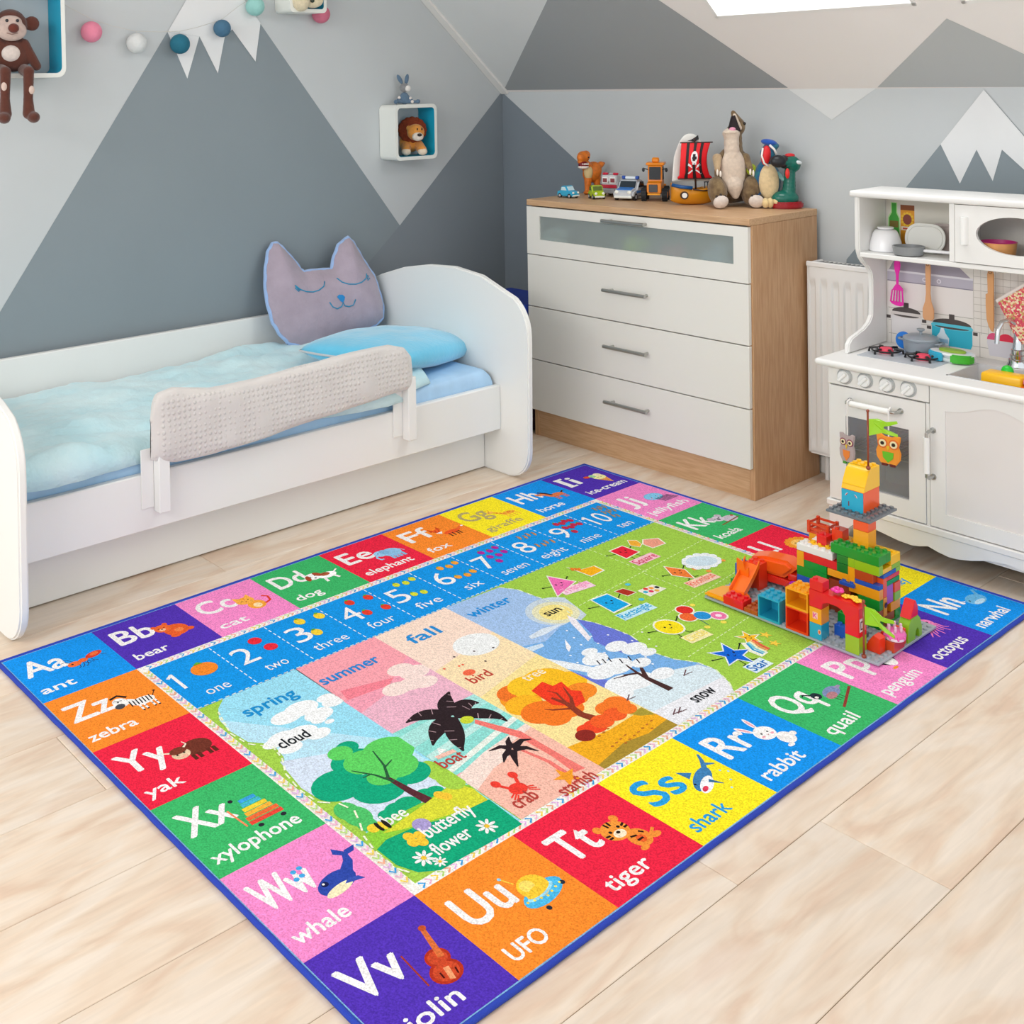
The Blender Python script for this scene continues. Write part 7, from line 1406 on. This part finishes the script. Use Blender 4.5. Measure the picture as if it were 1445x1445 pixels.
# bunny on top of the small cube
o = wtoy('plush_bunny', 'little grey blue plush bunny sitting on top of the small cube shelf', 'plush bunny', .045, -.612, 1.2835, 1/345, R(60)); GB = mfab('5f7890')
blob('body', GB, o, [('e', (0, 0, 8), (7, 6, 9)), ('c', (-2, -1, 13), (-11, -3, 5), 2.2, 2), ('c', (3, -1, 12), (10, -3, 5), 2.2, 2), ('c', (-3, -3, 3), (-13, -8, 3), 2.5, 2.2), ('c', (4, -3, 3), (16, -7, 3), 2.5, 2.2), ('e', (-14, -9, 3.4), (3.2, 3, 3.4)), ('e', (18, -8, 3.4), (3.2, 3, 3.4))], .7)
blob('head', mfab('8a8a8c'), o, [('e', (0, -1, 23), (7, 6.5, 6.5))], .7); blob('muzzle', mfab('e8e4e0'), o, [('e', (4, -5.5, 22), (4.6, 3.4, 4.4))], .6)
for a, cx in ((-.5, -6), (.2, 4)): g = G(); g.ball((cx, 1, 35), (3, 1.4, 7.5), rot=(0, a, 0)); g.build('ear', GB, o, smooth=True)
for c in ((-8, -3, 9), (8, -3, 8), (10, -6.5, 3.2)): ballp('white_cuff', mfab('ece2dc'), o, c, (2.3, 2.3, 2.3))
# cream plush in the top cube
p = at(424, 20, 'x', .09); o = wtoy('plush_toy', 'cream plush toy leaning out of the topmost cube shelf', 'plush toy', .088, p.y+.01, 1.6575, 1/345, R(56))
blob('body', mfab('e6d8b8'), o, [('e', (-2, -9, 9), (12, 12, 14)), ('e', (14, -1, 10), (14, 9, 10)), ('e', (2, 2, 24), (14, 10, 12))], 1.1)
ballp('eye', mpl('2a3326', .2), o, (13, -10.5, 9), (2.8, 2, 2.8)); ballp('eye', mpl('2a3326', .2), o, (-3, -19.8, 16), (2.8, 2, 2.8)); ballp('blue_bow', mpl('1a86b8', .5), o, (20, -9, 17), (5, 2, 2.6))
# ---------------------------------------------------------------- string of cotton ball lights
gr = thing('ball_garland', 'thin cord garland strung along wall above the bed', 'garland', (.03, -1.6, 1.56))
go_ = T(-.03, 1.6, -1.56)
cordp = [at(a, b, 'x', .03) for a, b in ((90, 6), (110, 17), (130, 27), (160, 37), (191, 44), (225, 45), (255, 44), (280, 38), (312, 28), (335, 10), (347, 2))]+[Vec((.03, -1.30, 1.70)), Vec((.03, -1.15, 1.70)), Vec((.03, -1.02, 1.69))]
g = G(); g.tube(cordp, .0009, 6, M=go_); g.build('cord', mat('cord_white', 'cfcdc6', .7), gr, smooth=True)
for a, b, z0, lab, hx in ((129, 45, 30, 'pink cotton ball, leftmost of the garland balls', 'ec8ba6'), (193, 61, 44, 'white cotton ball hanging on the garland', 'd9dcdc'), (254, 62, 44, 'dark teal cotton ball hanging on the garland', '1d6c84'), (313.5, 40, 29, 'slate blue cotton ball on garland before the white peak', '45708e'), (360, 9, 0, 'pale mint cotton ball at upper right of the white peak', '9ad2cc'), (453, 20, 0, 'dusty pink cotton ball behind the topmost cube shelf', 'd9768e')):
    x_ = .032 if a < 400 else .03; c = at(a, b, 'x', x_); r_ = .0392 if a != 313.5 else .034
    ob = thing('cotton_ball', lab, 'ball light', tuple(c), 0); ob['group'] = 'cotton ball lights on the garland'
    k_ = .0
    g = G(); g.ball((0, 0, 0), .0355 if a not in (313.5,) else .032, n=28); o_ = g.build('ball', mat('ball_'+hx, hx, .8, bump=.8, bump_s=90, noise_s=30, noise_a=.08), ob, smooth=True)
    zc = interp(sorted([(q.y, q.z) for q in cordp]), c.y); g = G(); g.tube([(-.001, 0, .03), (-.002, 0, max(zc-c.z, .036))], .0009, 6); g.build('hanging_thread', MATS['cord_white'], ob)
# ---------------------------------------------------------------- cat cushion leaning on the wall
cp_o = Vec((.20, -1.12, .378)); nrm = Vec((.93, -.12, .34)).normalized()
ct = thing('cat_cushion', 'grey plush cat head cushion with closed eyes leaning at the bed back', 'cushion', tuple(cp_o))
ux = Vec((0, 1, 0)); ux = (ux-nrm*ux.dot(nrm)).normalized(); uz = nrm.cross(ux); uz = uz if uz.z > 0 else -uz
def cat2(px_, py_): d = at_plane(px_, py_, cp_o, nrm)-cp_o; return (d.dot(ux), d.dot(uz))
outl_px = [(407, 483), (395, 470), (386, 455), (380, 435), (376, 415), (375, 395), (376, 375), (379, 355), (385, 344), (391, 343), (398, 349), (408, 360), (417, 370), (424, 380), (429, 384), (440, 382), (455, 381), (468, 380), (472, 362), (478, 346), (485, 340), (491, 335), (498, 342), (504, 352), (512, 366), (520, 378), (528, 390), (532, 402), (536, 415), (540, 430), (540, 448), (530, 458), (505, 468), (480, 478), (450, 487), (425, 488)]
OUT = [cat2(a, b) for a, b in outl_px]
cxm = sum(p[0] for p in OUT)/len(OUT); cym = sum(p[1] for p in OUT)/len(OUT)
def dist_out(x, y):
    dmin = 9
    for (x0, y0), (x1, y1) in zip(OUT, OUT[1:]+OUT[:1]):
        dx, dy = x1-x0, y1-y0; t = max(0, min(1, ((x-x0)*dx+(y-y0)*dy)/(dx*dx+dy*dy+1e-12))); dmin = min(dmin, math.hypot(x-x0-t*dx, y-y0-t*dy))
    return dmin
def in_out(x, y):
    c = False
    for (xa, ya), (xb, yb) in zip(OUT, OUT[1:]+OUT[:1]):
        if (ya > y) != (yb > y) and x < (xb-xa)*(y-ya)/(yb-ya)+xa: c = not c
    return c
def P3(x, y, h): return ux*x+uz*y+nrm*h
def puff(x, y):
    d = dist_out(x, y); return .055*(1-math.exp(-d/.045))+.0025*noise.noise(Vec((x*40, y*25, 0)))
b = bmesh.new(); bd = []
NS = 4
for (p, q) in zip(OUT, OUT[1:]+OUT[:1]):
    for k in range(NS): bd.append((p[0]+(q[0]-p[0])*k/NS, p[1]+(q[1]-p[1])*k/NS))
from mathutils.geometry import delaunay_2d_cdt
pts = list(bd); st = .0105; yy = min(p[1] for p in OUT)
while yy < max(p[1] for p in OUT):
    xx = min(p[0] for p in OUT)
    while xx < max(p[0] for p in OUT):
        if in_out(xx, yy) and dist_out(xx, yy) > .005: pts.append((xx, yy))
        xx += st
    yy += st
nb = len(bd); rv, _, rf_, _, _, _ = delaunay_2d_cdt([Vec(p) for p in pts], [(k, (k+1) % nb) for k in range(nb)], [], 0, 1e-6)
fc = [f for f in rf_ if in_out(sum(rv[k].x for k in f)/3, sum(rv[k].y for k in f)/3)]
F_ = [b.verts.new(P3(v.x, v.y, .004+(puff(v.x, v.y)))) for v in rv]
for f in fc: b.faces.new([F_[k] for k in f])
g = G(); g.bm.free(); g.bm = b; g.build('face_cover', mat('cat_grey', 'aea0ae', .95, noise_s=14, noise_a=.1, bump=.7, bump_s=90, sheen=.4), ct, smooth=True)
b = bmesh.new(); F_ = [b.verts.new(P3(v.x, v.y, -.003-.7*puff(v.x, v.y))) for v in rv]
for f in fc: b.faces.new([F_[k] for k in f][::-1])
g = G(); g.bm.free(); g.bm = b; m_be = mat('cat_blue', '9dbbe8', .95, bump=.7, bump_s=90, sheen=.4, noise_s=20, noise_a=.08); g.build('back_cover', m_be, ct, smooth=True)
g = G(); g.tube([P3(p[0], p[1], -.004+.002*sin(i*1.3)) for i, p in enumerate(bd+bd[:1])], .0085, 8, cap=False); g.build('blue_edging', m_be, ct, smooth=True)
m_st = mat('cat_stitch', '2f93bb', .8)
def stitch(name, pxl, w_=.0022):
    g = G(); q = []
    for a, c_ in pxl: x, y = cat2(a, c_); x, y = x, y; q.append(P3(x, y, .0055+puff(x, y)))
    g.tube(q, w_, 6); g.build(name, m_st, ct, smooth=True)
XC = lambda a, b_: (360+a/7.225, 320+b_/7.225)
stitch('closed_eye', [XC(*q) for q in ((345, 625), (400, 668), (460, 690), (530, 693), (590, 675), (640, 635), (660, 580))])
stitch('closed_eye', [XC(*q) for q in ((785, 545), (830, 590), (890, 612), (960, 615), (1020, 595), (1065, 560), (1090, 520))])
for pl_ in (((350, 640), (395, 680)), ((345, 655), (385, 690)), ((1085, 500), (1075, 545)), ((1108, 520), (1085, 560)), ((1120, 545), (1090, 572))): stitch('eyelash', [XC(*q) for q in pl_], .0018)
stitch('smile', [XC(*q) for q in ((690, 800), (720, 845), (770, 865), (815, 840), (828, 800), (845, 835), (890, 842), (935, 825), (955, 770))])
nq = [cat2(*XC(*q)) for q in ((765, 745), (785, 722), (825, 722), (848, 745), (840, 775), (825, 805), (800, 790))]
b = bmesh.new(); cxn = sum(p[0] for p in nq)/len(nq); cyn = sum(p[1] for p in nq)/len(nq); c0 = b.verts.new(P3(cxn, cyn, .009+puff(cxn, cyn))); vs = [b.verts.new(P3(p[0], p[1], .006+puff(*p))) for p in nq]
for k in range(len(vs)): b.faces.new((c0, vs[k], vs[(k+1) % len(vs)]))
g = G(); g.bm.free(); g.bm = b; g.build('nose', mat('cat_nose', '1d86c8', .7), ct, smooth=True)
